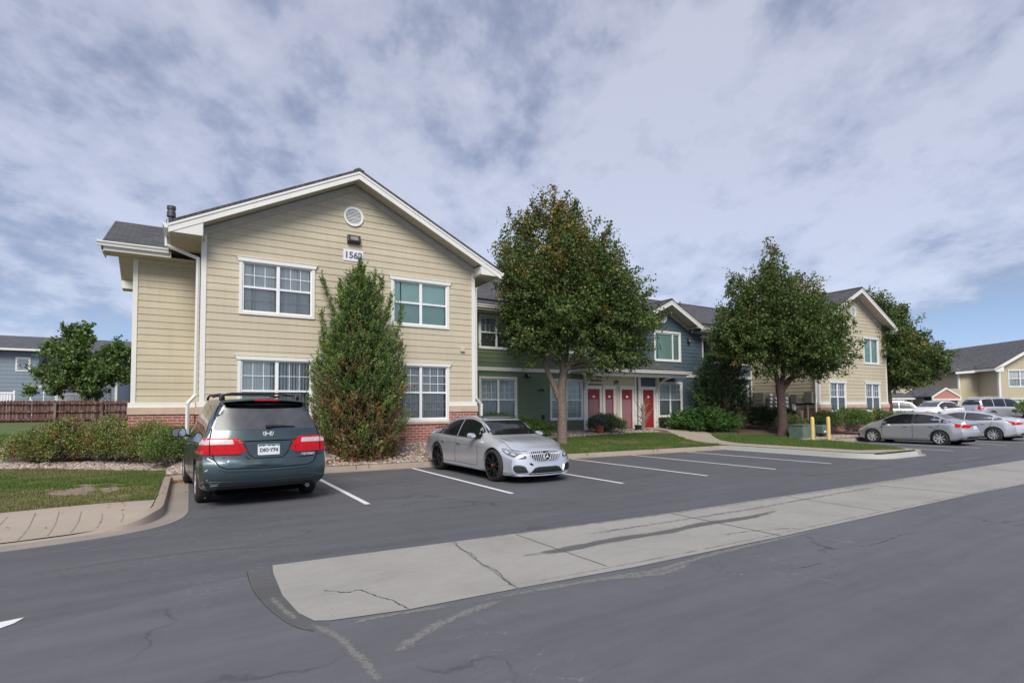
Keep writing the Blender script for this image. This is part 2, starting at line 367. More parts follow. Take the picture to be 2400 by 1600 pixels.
    nt.links.new(x, b.inputs['Base Color']); b.inputs['Roughness'].default_value = 1; bump(nt, g, b, 1, .04)
    m, nt, b, o = new_mat('pebble'); v = coords(nt)
    at = nt.nodes.new('ShaderNodeVertexColor'); at.layer_name = 'leafcol'
    nt.links.new(mixc(nt, .3, at.outputs[0], ramp(nt, noise(nt, v, 40, 3), [(.3, (.12, .09, .075)), (.7, (.45, .38, .32))])), b.inputs['Base Color']); b.inputs['Roughness'].default_value = .85
    simple('gravel_bed', (.20, .155, .12), .95, var=.35, vscale=20, bstr=1, bscale=40)
    m, nt, b, o = new_mat('earth'); v = coords(nt); nt.links.new(ramp(nt, noise(nt, v, .3, 5), [(.3, (.10, .12, .04)), (.7, (.2, .18, .1))]), b.inputs['Base Color']); b.inputs['Roughness'].default_value = 1
ground_mats()
# vehicles
paint('van_paint', (.036, .062, .073), .32, .5, .8, dirt=(.055, .072, .078)); paint('silver_paint', (.62, .64, .68), .30, .6); paint('silver2', (.50, .51, .53), .30, .6); paint('white_silver', (.66, .68, .72), .27, .45)
paint('white_paint', (.75, .75, .75), .3, 0); paint('black_paint', (.01, .01, .012), .2, 0)
m, nt, b, o = new_mat('car_glass'); nt.links.new(ramp(nt, noise(nt, coords(nt), 1.5, 3), [(.3, (.008, .009, .01)), (.7, (.014, .016, .018))]), b.inputs['Base Color']); b.inputs['Roughness'].default_value = .03; b.inputs['Specular IOR Level'].default_value = .9
m, nt, b, o = new_mat('car_glass_grey'); nt.links.new(ramp(nt, noise(nt, coords(nt), 2.5, 4), [(.3, (.045, .05, .055)), (.7, (.09, .095, .105))]), b.inputs['Base Color']); b.inputs['Roughness'].default_value = .26; b.inputs['Specular IOR Level'].default_value = .45
simple('black_trim', (.012, .012, .013), .45, var=.1); simple('wheelwell', (.004, .004, .004), .95, bstr=0, spec=0); simple('tyre', (.022, .022, .022), .85, var=.2, vscale=20)
simple('alloy', (.60, .61, .63), .35, .4, .05, bstr=0); simple('black_rim', (.010, .010, .011), .35, 0, .05, bstr=0, spec=.3); simple('chrome', (.70, .71, .73), .22, 1, .03, bstr=0)
simple('red_lens', (.50, .006, .010), .3, var=.15, vscale=14, bstr=0, coat=.2, spec=.2); simple('clear_lens', (.52, .42, .43), .3, 0, .15, 20, bstr=0, coat=.3); simple('badge', (.62, .64, .66), .35, .2, .05, bstr=0); simple('lamp_bright', (.75, .77, .8), .12, .6, .1, 10, bstr=0, coat=1)
simple('amber', (.6, .22, .04), .2, bstr=0); simple('plate_white', (.68, .70, .72), .4, var=.05); simple('plate_green', (.05, .10, .07), .5); simple('seam', (.006, .006, .007), .6, bstr=0, spec=.1); simple('mirror_glass', (.55, .58, .66), .04, 1, .02, bstr=0)
simple('smoke_lens', (.16, .165, .17), .12, .3, .15, 20, bstr=0, coat=1); simple('yellow_tab', (.7, .5, .05), .5); simple('red_cap', (.35, .02, .02), .4); simple('scratch', (.42, .42, .40), .6)
SKY_STR, CL_STR, SUN_STR, SUN_ANG, EXPO = .12, 1.0, 2.0, 28.0, .90
CLOUD_D, CLOUD_M, CLOUD_L = (.19, .20, .26), (.27, .28, .345), (.345, .355, .415)
GAP_LOW, GAP_HIGH = (.165, .24, .40), (.13, .145, .195)
# ------------------------------------------------------------------ terrain
def S(t): t = max(0., min(1., t)); return t*t*(3-2*t)
def kerbY(x): return 15.45-.06*x
def Zt(x, y):
    """height of the planted ground behind the kerbs"""
    left = .15+.42*S((y-16.6)/6.5)+max(0, y-23)*.028
    front = .15+.44*S((y-kerbY(x)-.15)/1.55)
    right = .15+.46*S((y-15.0)/5.8)
    if x < -.45: z = left if y > 11.6 else .02+.13*S((y-9.7)/1.5)
    elif x < .4: k = (x+.45)/.85; z = left*(1-k)+front*k
    elif x < 8.7: z = front
    elif x < 10.2: k = S((x-8.7)/1.5); z = front*(1-k)+right*k
    else: z = right
    if y > 30: z = max(z, min(1.15, .6+(y-30)*.045))
    if x > 36: z = z*(1-S((x-36)/5))+.5*S((x-36)/5)
    return z
def drape(name, poly, mat, dz, parent=None, step=.4, zf=Zt, edge=None, skirt=0):
    """polygon cut into a grid and laid over the terrain"""
    bm = bmesh.new(); vv_ = [bm.verts.new((p[0], p[1], 0)) for p in poly]
    for t_ in tessellate_polygon([[Vector((p[0], p[1], 0)) for p in poly]]):
        try: bm.faces.new([vv_[i] for i in t_])
        except ValueError: pass
    xs = [p[0] for p in poly]; ys = [p[1] for p in poly]
    if step:
        for ax, lo, hi in ((0, min(xs), max(xs)), (1, min(ys), max(ys))):
            t = math.floor(lo/step)*step+step
            st = step
            while t < hi:
                n = (1, 0, 0) if ax == 0 else (0, 1, 0); co = (t, 0, 0) if ax == 0 else (0, t, 0)
                bmesh.ops.bisect_plane(bm, geom=bm.verts[:]+bm.edges[:]+bm.faces[:], plane_co=co, plane_no=n)
                if t > 45 or t < -25: st = 6
                t += st
    if edge is not None:
        lay = bm.verts.layers.float_color.new('edge')
    for v in bm.verts:
        if edge is not None: e = edge(v.co.x, v.co.y); v[lay] = (e, e, e, 1)
        v.co.z = (zf(v.co.x, v.co.y) if callable(zf) else zf)+dz
    bm.normal_update(); bmesh.ops.reverse_faces(bm, faces=[f for f in bm.faces if f.normal.z < 0])
    me = bpy.data.meshes.new(name); bm.to_mesh(me); bm.free(); me.materials.append(MATS[mat])
    me.polygons.foreach_set('use_smooth', [True]*len(me.polygons))
    o = bpy.data.objects.new(name, me); C.objects.link(o)
    if parent: o.parent = parent
    return o
def smoothpath(pts, n=8):
    """Catmull-Rom through 2D/3D points"""
    out = []; P = [np.array(p, float) for p in pts]; P = [2*P[0]-P[1]]+P+[2*P[-1]-P[-2]]
    for i in range(1, len(P)-2):
        for k in range(n):
            t = k/n; a, b, c, d = P[i-1:i+3]
            out.append(tuple(.5*((2*b)+(-a+c)*t+(2*a-5*b+4*c-d)*t*t+(-a+3*b-3*c+d)*t**3)))
    out.append(tuple(P[-2])); return out
def offset(path, d):
    out = []
    for i, p in enumerate(path):
        a = path[max(0, i-1)]; b = path[min(len(path)-1, i+1)]
        t = np.array([b[0]-a[0], b[1]-a[1]]); t = t/np.hypot(*t); out.append((p[0]+t[1]*d, p[1]-t[0]*d))
    return out
def ribbon(name, path, w, mat, z=.004, kind='structure', taper=False, zf=0, edge=False):
    """flat strip along a path, w = width or list"""
    n = len(path); ws = w if isinstance(w, (list, tuple)) else [w*(math.sin(PI*(i+.3)/(n-.4)) if taper else 1) for i in range(n)]
    V = []; F = []; col = []
    for i, p in enumerate(path):
        a = path[max(0, i-1)]; b = path[min(n-1, i+1)]; t = np.array([b[0]-a[0], b[1]-a[1]], float); t /= max(1e-6, np.hypot(*t)); q = np.array([t[1], -t[0]])
        for s in (-1, 0, 1):
            x, y = p[0]+q[0]*ws[i]/2*s, p[1]+q[1]*ws[i]/2*s
            V.append((x, y, (zf(x, y) if callable(zf) else zf)+z))
            e = (1. if s == 0 else 0.)*min(1, 4*min(i, n-1-i)/max(1, n-1)); col.append((e, e, e, 1))
    for i in range(n-1):
        for s in (0, 1): F.append((3*i+s, 3*i+s+1, 3*i+s+4, 3*i+s+3))
    me = bpy.data.meshes.new(name); me.from_pydata(V, [], F); me.materials.append(MATS[mat])
    if edge:
        a = me.color_attributes.new('edge', 'FLOAT_COLOR', 'POINT'); a.data.foreach_set('color', np.array(col, np.float32).ravel())
    bm = bmesh.new(); bm.from_mesh(me)
    if sum(f.normal.z for f in bm.faces) < 0: bmesh.ops.reverse_faces(bm, faces=bm.faces)
    bm.to_mesh(me); bm.free()
    o = bpy.data.objects.new(name, me); C.objects.link(o); tag(o, kind=kind); return o

st = dict(kind='structure')
# base earth to the horizon
MB().add([(-700, -400, -.06), (900, -400, -.06), (900, 1100, -.06), (-700, 1100, -.06)], [(0, 1, 2, 3)]).build('ground', 'earth'); tag(bpy.data.objects['ground'], **st)
# asphalt: drive lane and the parking side of it
tag(drape('road', [(-45, -25), (95, -25), (95, 6.2), (.2, 6.2), (-2.5, 5.0), (-45, 3.2)], 'asphalt', 0, step=0, zf=0.0), **st)
tag(drape('parking_lot', [(.2, 6.2), (95, 6.2), (95, 14.6), (28, 15.2), (-2.0, 16.4), (-45, 16.4), (-45, 3.2), (-2.5, 5.0)], 'asphalt_lot', -.0005, step=0, zf=0.0), **st)
# concrete valley pan
pan_top = [(.82, 6.50), (2.9, 6.38), (6.67, 6.2), (12.7, 6.15), (22, 6.15), (60, 6.1)]
pan_bot = [(60, 4.25), (22, 4.25), (15.3, 4.3), (12.85, 4.35), (6.75, 4.3), (4.16, 4.32), (2.7, 4.41), (1.63, 4.45), (1.01, 4.56), (.9, 4.62), (.82, 4.87), (.77, 5.4), (.79, 6.2)]
tag(drape('valley_pan', pan_top+pan_bot, 'concrete_pan', .006, step=0, zf=0.0), **st)
def wob(a, b, n=14, amp=.03, seed=0):
    r = np.random.default_rng(seed+int(abs(a[0]*37+a[1]*91)) % 1000); out = []; w = 0
    for i in range(n+1):
        t = i/n; w = .6*w+r.normal()*amp*.6; k = math.sin(PI*t)
        d = np.array([b[0]-a[0], b[1]-a[1]]); L = np.hypot(*d); q = np.array([d[1], -d[0]])/L
        out.append((a[0]+d[0]*t+q[0]*w*k, a[1]+d[1]*t+q[1]*w*k))
    return out
for i, (a, b, w, m_) in enumerate([((2.92, 6.36), (2.7, 4.42), .022, 'seal_grey'), ((3.82, 6.28), (3.88, 4.5), .010, 'crack'), ((6.67, 6.15), (6.72, 4.32), .016, 'crack'), ((9.76, 6.15), (9.62, 4.4), .012, 'crack'),
      ((12.67, 6.12), (12.85, 4.37), .018, 'crack'), ((18.36, 6.14), (18.1, 4.3), .02, 'crack'), ((26, 6.1), (26, 4.3), .02, 'crack')]):
    ribbon('pan_joint', wob(a, b, 14, .004 if m_ == 'crack' else .02), w, m_, .0095)
for i, pts in enumerate([[(1.12, 5.32), (1.3, 5.16), (1.42, 5.15), (1.5, 4.9), (1.58, 4.7), (1.64, 4.47)], [(2.95, 6.34), (2.86, 6.0), (2.88, 5.7), (2.79, 5.4), (2.8, 5.0), (2.72, 4.7), (2.7, 4.45)], [(6.15, 4.75), (6.5, 4.72), (6.9, 4.62), (7.2, 4.5), (7.4, 4.36)]]):
    p = smoothpath(pts, 6); r = np.random.default_rng(i); p = [(a+r.normal()*.008, b+r.normal()*.008) for a, b in p]
    ribbon('pan_crack', p, [.003+.006*abs(r.normal()) for _ in p], 'crack', .0105)
ribbon('edge_grime', smoothpath([(1.2, 6.38), (4, 6.28), (8, 6.12), (14, 6.05), (22, 6.05)], 12), .22, 'faint', .0110, edge=True)
ribbon('edge_grime', smoothpath([(1.1, 4.66), (3, 4.48), (6, 4.4), (10, 4.42), (16, 4.36), (24, 4.36)], 12), .10, 'faint', .0112, edge=True)
ribbon('water_stain', smoothpath([(3.3, 5.7), (5, 5.75), (8, 5.7), (12, 5.8), (16, 5.7)], 10), .35, 'faint', .0113, edge=True)
ribbon('water_stain', smoothpath([(2.78, 5.3), (3.3, 5.33), (3.9, 5.3), (4.6, 5.33), (5.6, 5.3), (6.6, 5.35), (7.4, 5.3), (8.4, 5.38), (9.4, 5.5)], 8), .42, 'stain', .0115, edge=True)
# worn aggregate along the pan and the paving seams
ribbon('worn_edge', smoothpath([(.95, 4.5), (1.6, 4.36), (2.7, 4.29), (3.6, 4.2), (4.2, 4.12), (4.6, 4.15), (5.4, 4.22), (7, 4.25), (9, 4.27), (12, 4.3)], 10), .30, 'worn', .003, edge=True)
ribbon('worn_edge', smoothpath([(3.2, 4.28), (3.7, 4.15), (4.2, 4.02), (4.6, 4.08), (5.0, 4.2)], 10), .34, 'worn', .0034, edge=True)
ribbon('worn_edge', smoothpath([(.82, 4.95), (.87, 4.62), (.93, 4.38), (1.0, 4.18), (1.02, 3.9), (1.05, 3.6), (1.03, 3.2), (1.0, 2.8)], 10), .22, 'worn', .0038, edge=True)
ribbon('worn_edge', smoothpath([(1.06, 3.66), (1.3, 3.75), (1.6, 3.95), (1.95, 4.1), (2.35, 4.2), (2.7, 4.2)], 10), .34, 'worn', .0042, edge=True)
ribbon('worn_edge', smoothpath([(1.02, 4.36), (1.3, 4.42), (1.7, 4.38), (2.3, 4.3)], 8), .2, 'worn', .0045, edge=True)
ribbon('worn_edge', smoothpath([(.66, 5.6), (.7, 5.2), (.76, 4.85), (.82, 4.6)], 8), .16, 'worn', .0036, edge=True)
tag(drape('asphalt_patch', [(.56, 6.42), (.80, 6.52), (.78, 6.2), (.76, 5.4), (.81, 4.87), (.89, 4.6), (1.0, 4.5), (.9, 4.42), (.78, 4.5), (.68, 4.9), (.58, 5.5)], 'asphalt_patch', .0028, step=0, zf=0.0), **st)
ribbon('paving_seam', smoothpath([(-4, 6.6), (-1.9, 7.2), (-1.0, 7.35), (-.3, 7.42), (.3, 7.36), (.62, 7.0), (.72, 6.7)], 10), .010, 'tar', .003, edge=True)
ribbon('paving_seam', smoothpath([(.56, 6.42), (.55, 6.0), (.57, 5.5), (.64, 5.0), (.74, 4.6), (.86, 4.4)], 10), .006, 'crack', .0032)
ribbon('worn_band', smoothpath([(-4, 6.9), (-1.9, 7.45), (-1.0, 7.62), (-.3, 7.7), (.4, 7.65), (.9, 7.45), (1.5, 7.35), (2.4, 7.3)], 10), .55, 'faint', .002, edge=True)
ribbon('worn_band', smoothpath([(-2.2, 8.35), (-1.2, 8.55), (-.5, 8.95), (0, 9.5), (.15, 10.4)], 10), .4, 'faint', .0022, edge=True)
for i, (pts, w) in enumerate([([(6.5, 3.6), (7.3, 3.45), (8.2, 3.5), (9, 3.3)], .05), ([(5.2, 3.5), (5.7, 3.35), (6.1, 3.4)], .04), ([(9.2, 3.3), (10.5, 3.0), (11.4, 3.1)], .05), ([(2.5, 7.9), (2.8, 7.3), (2.86, 6.6)], .03), ([(10.5, 2.2), (12, 2.0), (13.6, 2.1)], .06), ([(3.0, 9.2), (3.8, 9.5), (4.8, 9.3)], .5), ([(12, 7.9), (15, 7.6), (19, 7.8)], .9), ([(17, 7.2), (21, 7.0), (26, 7.2)], .7)]):
    ribbon('tyre_scuff', smoothpath(pts, 8), w*1.6, 'skid' if w < .2 else 'faint', .0024+.0002*i, edge=True)
# painted stall lines
for i, (x, y0, y1) in enumerate([(2.81, 15.1, 9.75), (5.62, 15.05, 9.35), (8.45, 14.85, 9.2), (11.12, 14.6, 9.05), (13.78, 14.5, 8.95), (16.45, 14.4, 8.9)]):
    o = drape('parking_line', [(x-.05, y1), (x+.05, y1), (x+.05, y0), (x-.05, y0)], 'line_paint', .005, step=0, zf=0.0); tag(o, kind='structure')
for i, x in enumerate([24.7, 27.1, 29.95, 32.65, 35.35, 38.0]):
    tag(drape('parking_line', [(x-.05, 8.85), (x+.05, 8.85), (x+.05, 14.0 if x > 26 else 11.6), (x-.05, 14.0 if x > 26 else 11.6)], 'line_paint', .005, step=0, zf=0.0), kind='structure')
tag(drape('lane_arrow', [(-1.9, 5.86), (-1.35, 5.95), (-1.14, 5.99), (-1.18, 5.87), (-1.25, 5.79), (-1.9, 5.68)], 'line_paint', .005, step=0, zf=0.0), kind='structure')

# ---- yards behind kerbs
kl = [(-.47, 15.63), (-.47, 14.0), (-.47, 12.0), (-.47, 11.0), (-.52, 10.4), (-.68, 9.95), (-.95, 9.72), (-1.4, 9.55), (-1.95, 9.42), (-4, 9.3), (-40, 9.3)]
lotk = [(-.32, 15.63), (3.4, kerbY(3.4)+.15), (9, kerbY(9)+.15), (14, kerbY(14)+.15), (18.80, 14.50)]
isl = [(18.95, 14.45), (18.98, 12), (19.0, 9.5), (19.2, 9.05), (19.6, 8.95), (21.9, 8.95), (22.4, 9.3), (23.6, 10.9), (24.4, 12.2), (25.3, 13.4), (26.4, 14.05), (28, 14.15), (60, 14.15)]
yard = kl[::-1]+[(-.32, 15.63)]+lotk[1:]+isl+[(150, 14.15), (150, 160), (-80, 160), (-80, 9.3)]
tag(drape('yard', yard, 'mulch', -.006, step=.8, zf=lambda x, y: Zt(x, y)-(.06 if x < -.46 and y < 11.3 else 0)), **st)
def kerb(name, path, w=.15, h=.15, gut=.0, mat='concrete_kerb', gmat='gutter_conc', hf=None):
    """path = back edge, road lies to the right of travel (positive offset)"""
    P = path; n = len(P); V = []; F = []
    for i, p in enumerate(P):
        a = P[max(0, i-1)]; b = P[min(n-1, i+1)]; t = np.array([b[0]-a[0], b[1]-a[1]], float); t /= np.hypot(*t); q = np.array([t[1], -t[0]])
        hh = h*(hf(p[0], p[1]) if hf else 1); hh = max(hh, .012)
        for d, z in ((0, -.02), (0, hh), (w-.03, hh), (w-.008, hh-.008), (w, hh-.03 if hh > .04 else hh*.3), (w+.02, .009), (w+.02+gut, .007), (w+.02+gut, -.02)):
            V.append((p[0]+q[0]*d, p[1]+q[1]*d, z))
    mi = []
    for i in range(n-1):
        for k in range(7): F.append((8*i+k, 8*i+k+1, 8*i+k+9, 8*i+k+8)); mi.append(1 if k >= 5 else 0)
    b = MB(); b.v = V; b.f = F; b.m = mi; o = b.build(name, [mat, gmat], smooth=True); tag(o, kind='structure'); return o
kerb('kerb', [(x+.15 if False else x, y) for x, y in smoothpath([(-.47, 15.62), (-.47, 13.5), (-.47, 11.4), (-.49, 10.6), (-.62, 10.05), (-.9, 9.76), (-1.35, 9.58), (-1.95, 9.45), (-3, 9.35), (-6, 9.3)], 8)][::-1], gut=.33, mat='concrete_kerb', gmat='gutter_conc', hf=lambda x, y: S((y-9.45)/.75))
kerb('kerb', smoothpath([(-.47, 15.63), (3.4, kerbY(3.4)+.15), (9, kerbY(9)+.15), (14, kerbY(14)+.15), (18.95, 14.46)], 8), gut=.10)
kerb('kerb', smoothpath([(18.95, 14.46), (18.96, 13), (18.98, 11.6), (18.99, 10.4), (19.0, 9.7), (19.25, 9.1), (19.9, 8.95), (21.6, 8.95)], 8)+[(21.75, 8.95)], gut=.22, mat='concrete_new', gmat='concrete_new', hf=lambda x, y: 1.0 if x < 19.3 else .8)
kerb('kerb', smoothpath([(21.75, 8.95), (22.2, 9.08), (22.7, 9.7), (23.6, 10.9), (24.4, 12.2), (25.3, 13.4), (26.4, 14.05), (28, 14.15), (44, 14.15), (60, 14.15)], 8), gut=.12, hf=lambda x, y: .8+.2*S((x-21.7)/.4))
for x in (1.0, 4.05, 4.4, 6.3, 11.9, 14.9, 15.1, 17.9):
    y = kerbY(x)
    MB().box((x-.006, y-.012, .0), (x+.006, y+.15, .1525)).build('kerb_joint', 'crack'); tag(bpy.data.objects[-1] if False else bpy.context.scene.collection.objects[-1], kind='structure')
# ramp walk at the left corner
ramp_z = lambda x, y: .02+.13*S((y-9.7)/1.5)
tag(drape('sidewalk', [(-12, 9.3), (-3, 9.32), (-1.95, 9.43), (-1.4, 9.56), (-.95, 9.74), (-.69, 9.98), (-.55, 10.4), (-.49, 10.95), (-.48, 11.42), (-1.2, 11.5), (-1.8, 11.42), (-2.5, 11.28), (-12, 11.0)], 'concrete_walk', .006, step=.3, zf=ramp_z), **st)
for pts in [((-2.3, 10.9), (-2.33, 9.9)), ((-2.0, 11.0), (-1.9, 9.5)), ((-1.71, 10.95), (-1.62, 9.62)), ((-1.42, 10.85), (-1.38, 9.68)), ((-1.13, 10.62), (-1.11, 9.82)), ((-.86, 10.5), (-.85, 10.05)), ((-2.8, 10.9), (-2.8, 9.6))]:
    ribbon('ramp_groove', smoothpath([pts[0], ((pts[0][0]+pts[1][0])/2+.02, (pts[0][1]+pts[1][1])/2), pts[1]], 5), .014, 'seal_grey', .009, zf=ramp_z)
# lawns
tag(drape('lawn', [(-12, 11.0), (-2.5, 11.28), (-1.8, 11.42), (-1.2, 11.5), (-.47, 11.42), (-.47, 16.6), (-.9, 17.0), (-2.0, 17.6), (-3.2, 18.4), (-5, 18.9), (-12, 19)], 'lawn_dry', .012, step=.35), **st)
tag(drape('bare_soil', smoothpath([(-2.5, 13.9), (-2.0, 14.6), (-1.4, 14.1), (-1.15, 13.2), (-1.5, 12.7), (-2.1, 13.0), (-2.5, 13.9)], 4)[:-1], 'bare_soil', .020, step=.3), **st)
tag(drape('path', [(-3.4, 18.6), (-4.0, 20.5), (-5.2, 23.5), (-9, 24.8), (-14, 25), (-14, 21.5), (-8, 21), (-6, 20.0), (-5.0, 18.9)], 'concrete_walk', .016, step=.5), **st)
tag(drape('lawn', [(-3.6, 22.5), (-3.2, 26), (-2.0, 32), (-2, 41.4), (-30, 41.4), (-30, 25.2), (-9, 25.0), (-5.2, 23.8)], 'lawn_green', .010, step=1), **st)
tag(drape('gravel_bed', [(-.32, 15.64), (3.4, kerbY(3.4)+.15), (9.0, kerbY(9)+.15), (9.35, 16.4), (9.2, 18.2), (8.9, 19), (8.7, 17.1), (.2, 17.1), (.1, 19.1), (-1.5, 19.1), (-5, 19.5), (-5, 18.9), (-3.2, 18.4), (-2.0, 17.6), (-.9, 17.0), (-.47, 16.6), (-.47, 15.64)], 'gravel_bed', .008, step=.35), **st)
LAWN_R = [(9.4, kerbY(9.4)+.16), (14, kerbY(14)+.16), (18.75, 14.52), (18.9, 15.2), (19.3, 16.8), (20.0, 18.2), (19.4, 18.7), (18.2, 18.9), (16.5, 18.7), (14.8, 18.5), (12.5, 18.3), (10.4, 18.0), (9.4, 17.0)]
tag(drape('lawn', LAWN_R, 'lawn_dry', .012, step=.4), **st)
LAWN_I = [(20.25, 14.6), (20.2, 12), (20.2, 9.9), (21.7, 9.15), (22.3, 9.7), (23.3, 11.1), (24.1, 12.4), (24.5, 13.2), (24.6, 13.55), (24.0, 13.8), (24.2, 14.6), (25.6, 15.2), (26.2, 15.9), (25.4, 17.0), (23.6, 17.6), (22.4, 18.0), (21.6, 17.2), (20.8, 16.2)]
tag(drape('lawn', LAWN_I, 'lawn_green', .012, step=.4), **st)
tag(drape('sidewalk', [(18.97, 14.44), (18.98, 12), (19.0, 9.6), (19.3, 9.05), (21.7, 8.98), (22.1, 9.12), (22.45, 9.45), (22.15, 9.75), (21.5, 9.6), (20.2, 9.95), (20.2, 12), (20.25, 14.6), (20.8, 16.2), (21.6, 17.2), (22.4, 18.0), (22.7, 19), (22.3, 20.2), (22.3, 21.1), (17, 21.1), (17, 20.5), (20.4, 20.3), (20.8, 19.4), (20.0, 18.2), (19.3, 16.8), (18.9, 15.2)], 'concrete_walk', .018, step=.4), **st)
tag(drape('sidewalk', [(24.5, 13.3), (25.3, 13.45), (26.4, 14.07), (28, 14.17), (60, 14.17), (60, 14.6), (27, 14.6), (25.8, 14.9), (24.2, 14.3), (24.0, 13.8)], 'concrete_walk', .02, step=.8), **st)
tag(drape('gravel_bed', [(24.4, 14.5), (25.8, 14.95), (27, 14.65), (38, 14.65), (38, 15.4), (29, 15.5), (26.5, 15.8), (25.6, 15.2)], 'gravel_bed', .014, step=.8), **st)
tag(drape('gravel_bed', [(9.4, 18.6), (10.4, 18.2), (12.5, 18.5), (14.8, 18.7), (16.5, 18.9), (18.2, 19.1), (19.4, 18.9), (20.3, 19.0), (20.5, 19.9), (17, 20.4), (16.9, 21.1), (11, 21.1), (9.4, 20.4)], 'gravel_bed', .012, step=.5), **st)
tag(drape('road', [(41, 17.5), (95, 14.2), (95, 45), (64, 46), (44, 40), (41, 26)], 'asphalt', .012, step=2), **st)

# ---- grass blades, pebbles, leaf litter
def inpoly(x, y, P):
    c = np.zeros(len(x), bool); n = len(P); j = n-1
    for i in range(n):
        xi, yi = P[i]; xj, yj = P[j]
        c ^= ((yi > y) != (yj > y)) & (x < (xj-xi)*(y-yi)/(yj-yi+1e-12)+xi); j = i
    return c
def scatter(P, n):
    P = [(float(a), float(b)) for a, b in P]; xs = [p[0] for p in P]; ys = [p[1] for p in P]; X = []; Y = []
    tot = 0
    while tot < n:
        x = rng.uniform(min(xs), max(xs), n*2); y = rng.uniform(min(ys), max(ys), n*2); k = inpoly(x, y, P); X.append(x[k]); Y.append(y[k]); tot += k.sum()
    return np.concatenate(X)[:n], np.concatenate(Y)[:n]
def vnoise(x, y, s, seed=0):
    r = np.random.default_rng(seed); G = r.random((64, 64)); u = x/s+100; v = y/s+100; i = np.floor(u).astype(int); j = np.floor(v).astype(int); a = u-i; b = v-j
    a = a*a*(3-2*a); b = b*b*(3-2*b); g = lambda p, q: G[p % 64, q % 64]
    return (g(i, j)*(1-a)+g(i+1, j)*a)*(1-b)+(g(i, j+1)*(1-a)+g(i+1, j+1)*a)*b
def grass(name, P, n, h, dry, seed=1, hvar=.4, bare=None):
    x, y = scatter(P, n); d = vnoise(x, y, 1.3, seed)*.6+vnoise(x, y, .4, seed+1)*.4
    if bare is not None:
        k = bare(x, y); x, y, d = x[k], y[k], d[k]
    n = len(x); z = np.array([Zt(a, b) for a, b in zip(x, y)])+.01
    hh = h*(1-hvar+2*hvar*rng.random(n))*(.6+.8*vnoise(x, y, .25, seed+3)); a = rng.uniform(0, 2*PI, n); w = .006+.006*rng.random(n)
    lean = rng.uniform(.1, .9, n)*hh; b = rng.uniform(0, 2*PI, n)
    V = np.empty((n, 3, 3)); V[:, 0] = np.c_[x-np.cos(a)*w, y-np.sin(a)*w, z]; V[:, 1] = np.c_[x+np.cos(a)*w, y+np.sin(a)*w, z]
    V[:, 2] = np.c_[x+np.cos(b)*lean, y+np.sin(b)*lean, z+hh]
    g = np.array([.085, .15, .03]); g2 = np.array([.14, .20, .05]); br = np.array([.27, .23, .11])
    t = rng.random((n, 1)); c = g*(1-t)+g2*t; k = np.clip((d[:, None]-dry)*5, 0, 1)*(.35+.65*rng.random((n, 1))); c = c*(1-k)+br*k
    col = np.repeat(c, 3, 0)
    o = raw(name, V.reshape(-1, 3), np.arange(n*3).reshape(-1, 3), 'grass_blade', col=col); tag(o, kind='stuff'); return o
bare1 = lambda x, y: ~((((x+1.75)/.75)**2+((y-13.6)/1.0)**2 < 1.0) & (vnoise(x, y, .3, 5) > .22)) & ~((((x+.95)/.35)**2+((y-12.1)/.35)**2 < 1.0) & (vnoise(x, y, .2, 6) > .3))
P1 = [(-5.5, 11.25), (-2.5, 11.33), (-1.8, 11.47), (-1.2, 11.55), (-.48, 11.47), (-.48, 16.55), (-.9, 16.9), (-2.0, 17.5), (-3.2, 18.3), (-5.2, 18.8)]
o = grass('grass', P1, 90000, .048, .36, 3, bare=bare1); tag(o, 'patchy short lawn with a bare brown spot at the ramp corner', 'grass')
o = grass('grass', LAWN_R, 80000, .06, .60, 11, bare=lambda x, y: ~((((x-15.2)/1.5)**2+((y-15.2)/.35)**2 < 1) & (vnoise(x, y, .3, 8) > .35))); tag(o, 'mown green lawn between the kerb and the front doors', 'grass')
o = grass('grass', LAWN_I, 40000, .07, .72, 21); tag(o, 'green grass tongue between the curved walk and the yellow bollards', 'grass')
o = grass('grass', [(-3.4, 23.5), (-3.4, 30), (-12, 30), (-12, 25.4), (-5.2, 24)], 15000, .09, .9, 31); tag(o, 'bright green lawn in front of the wooden fence', 'grass')
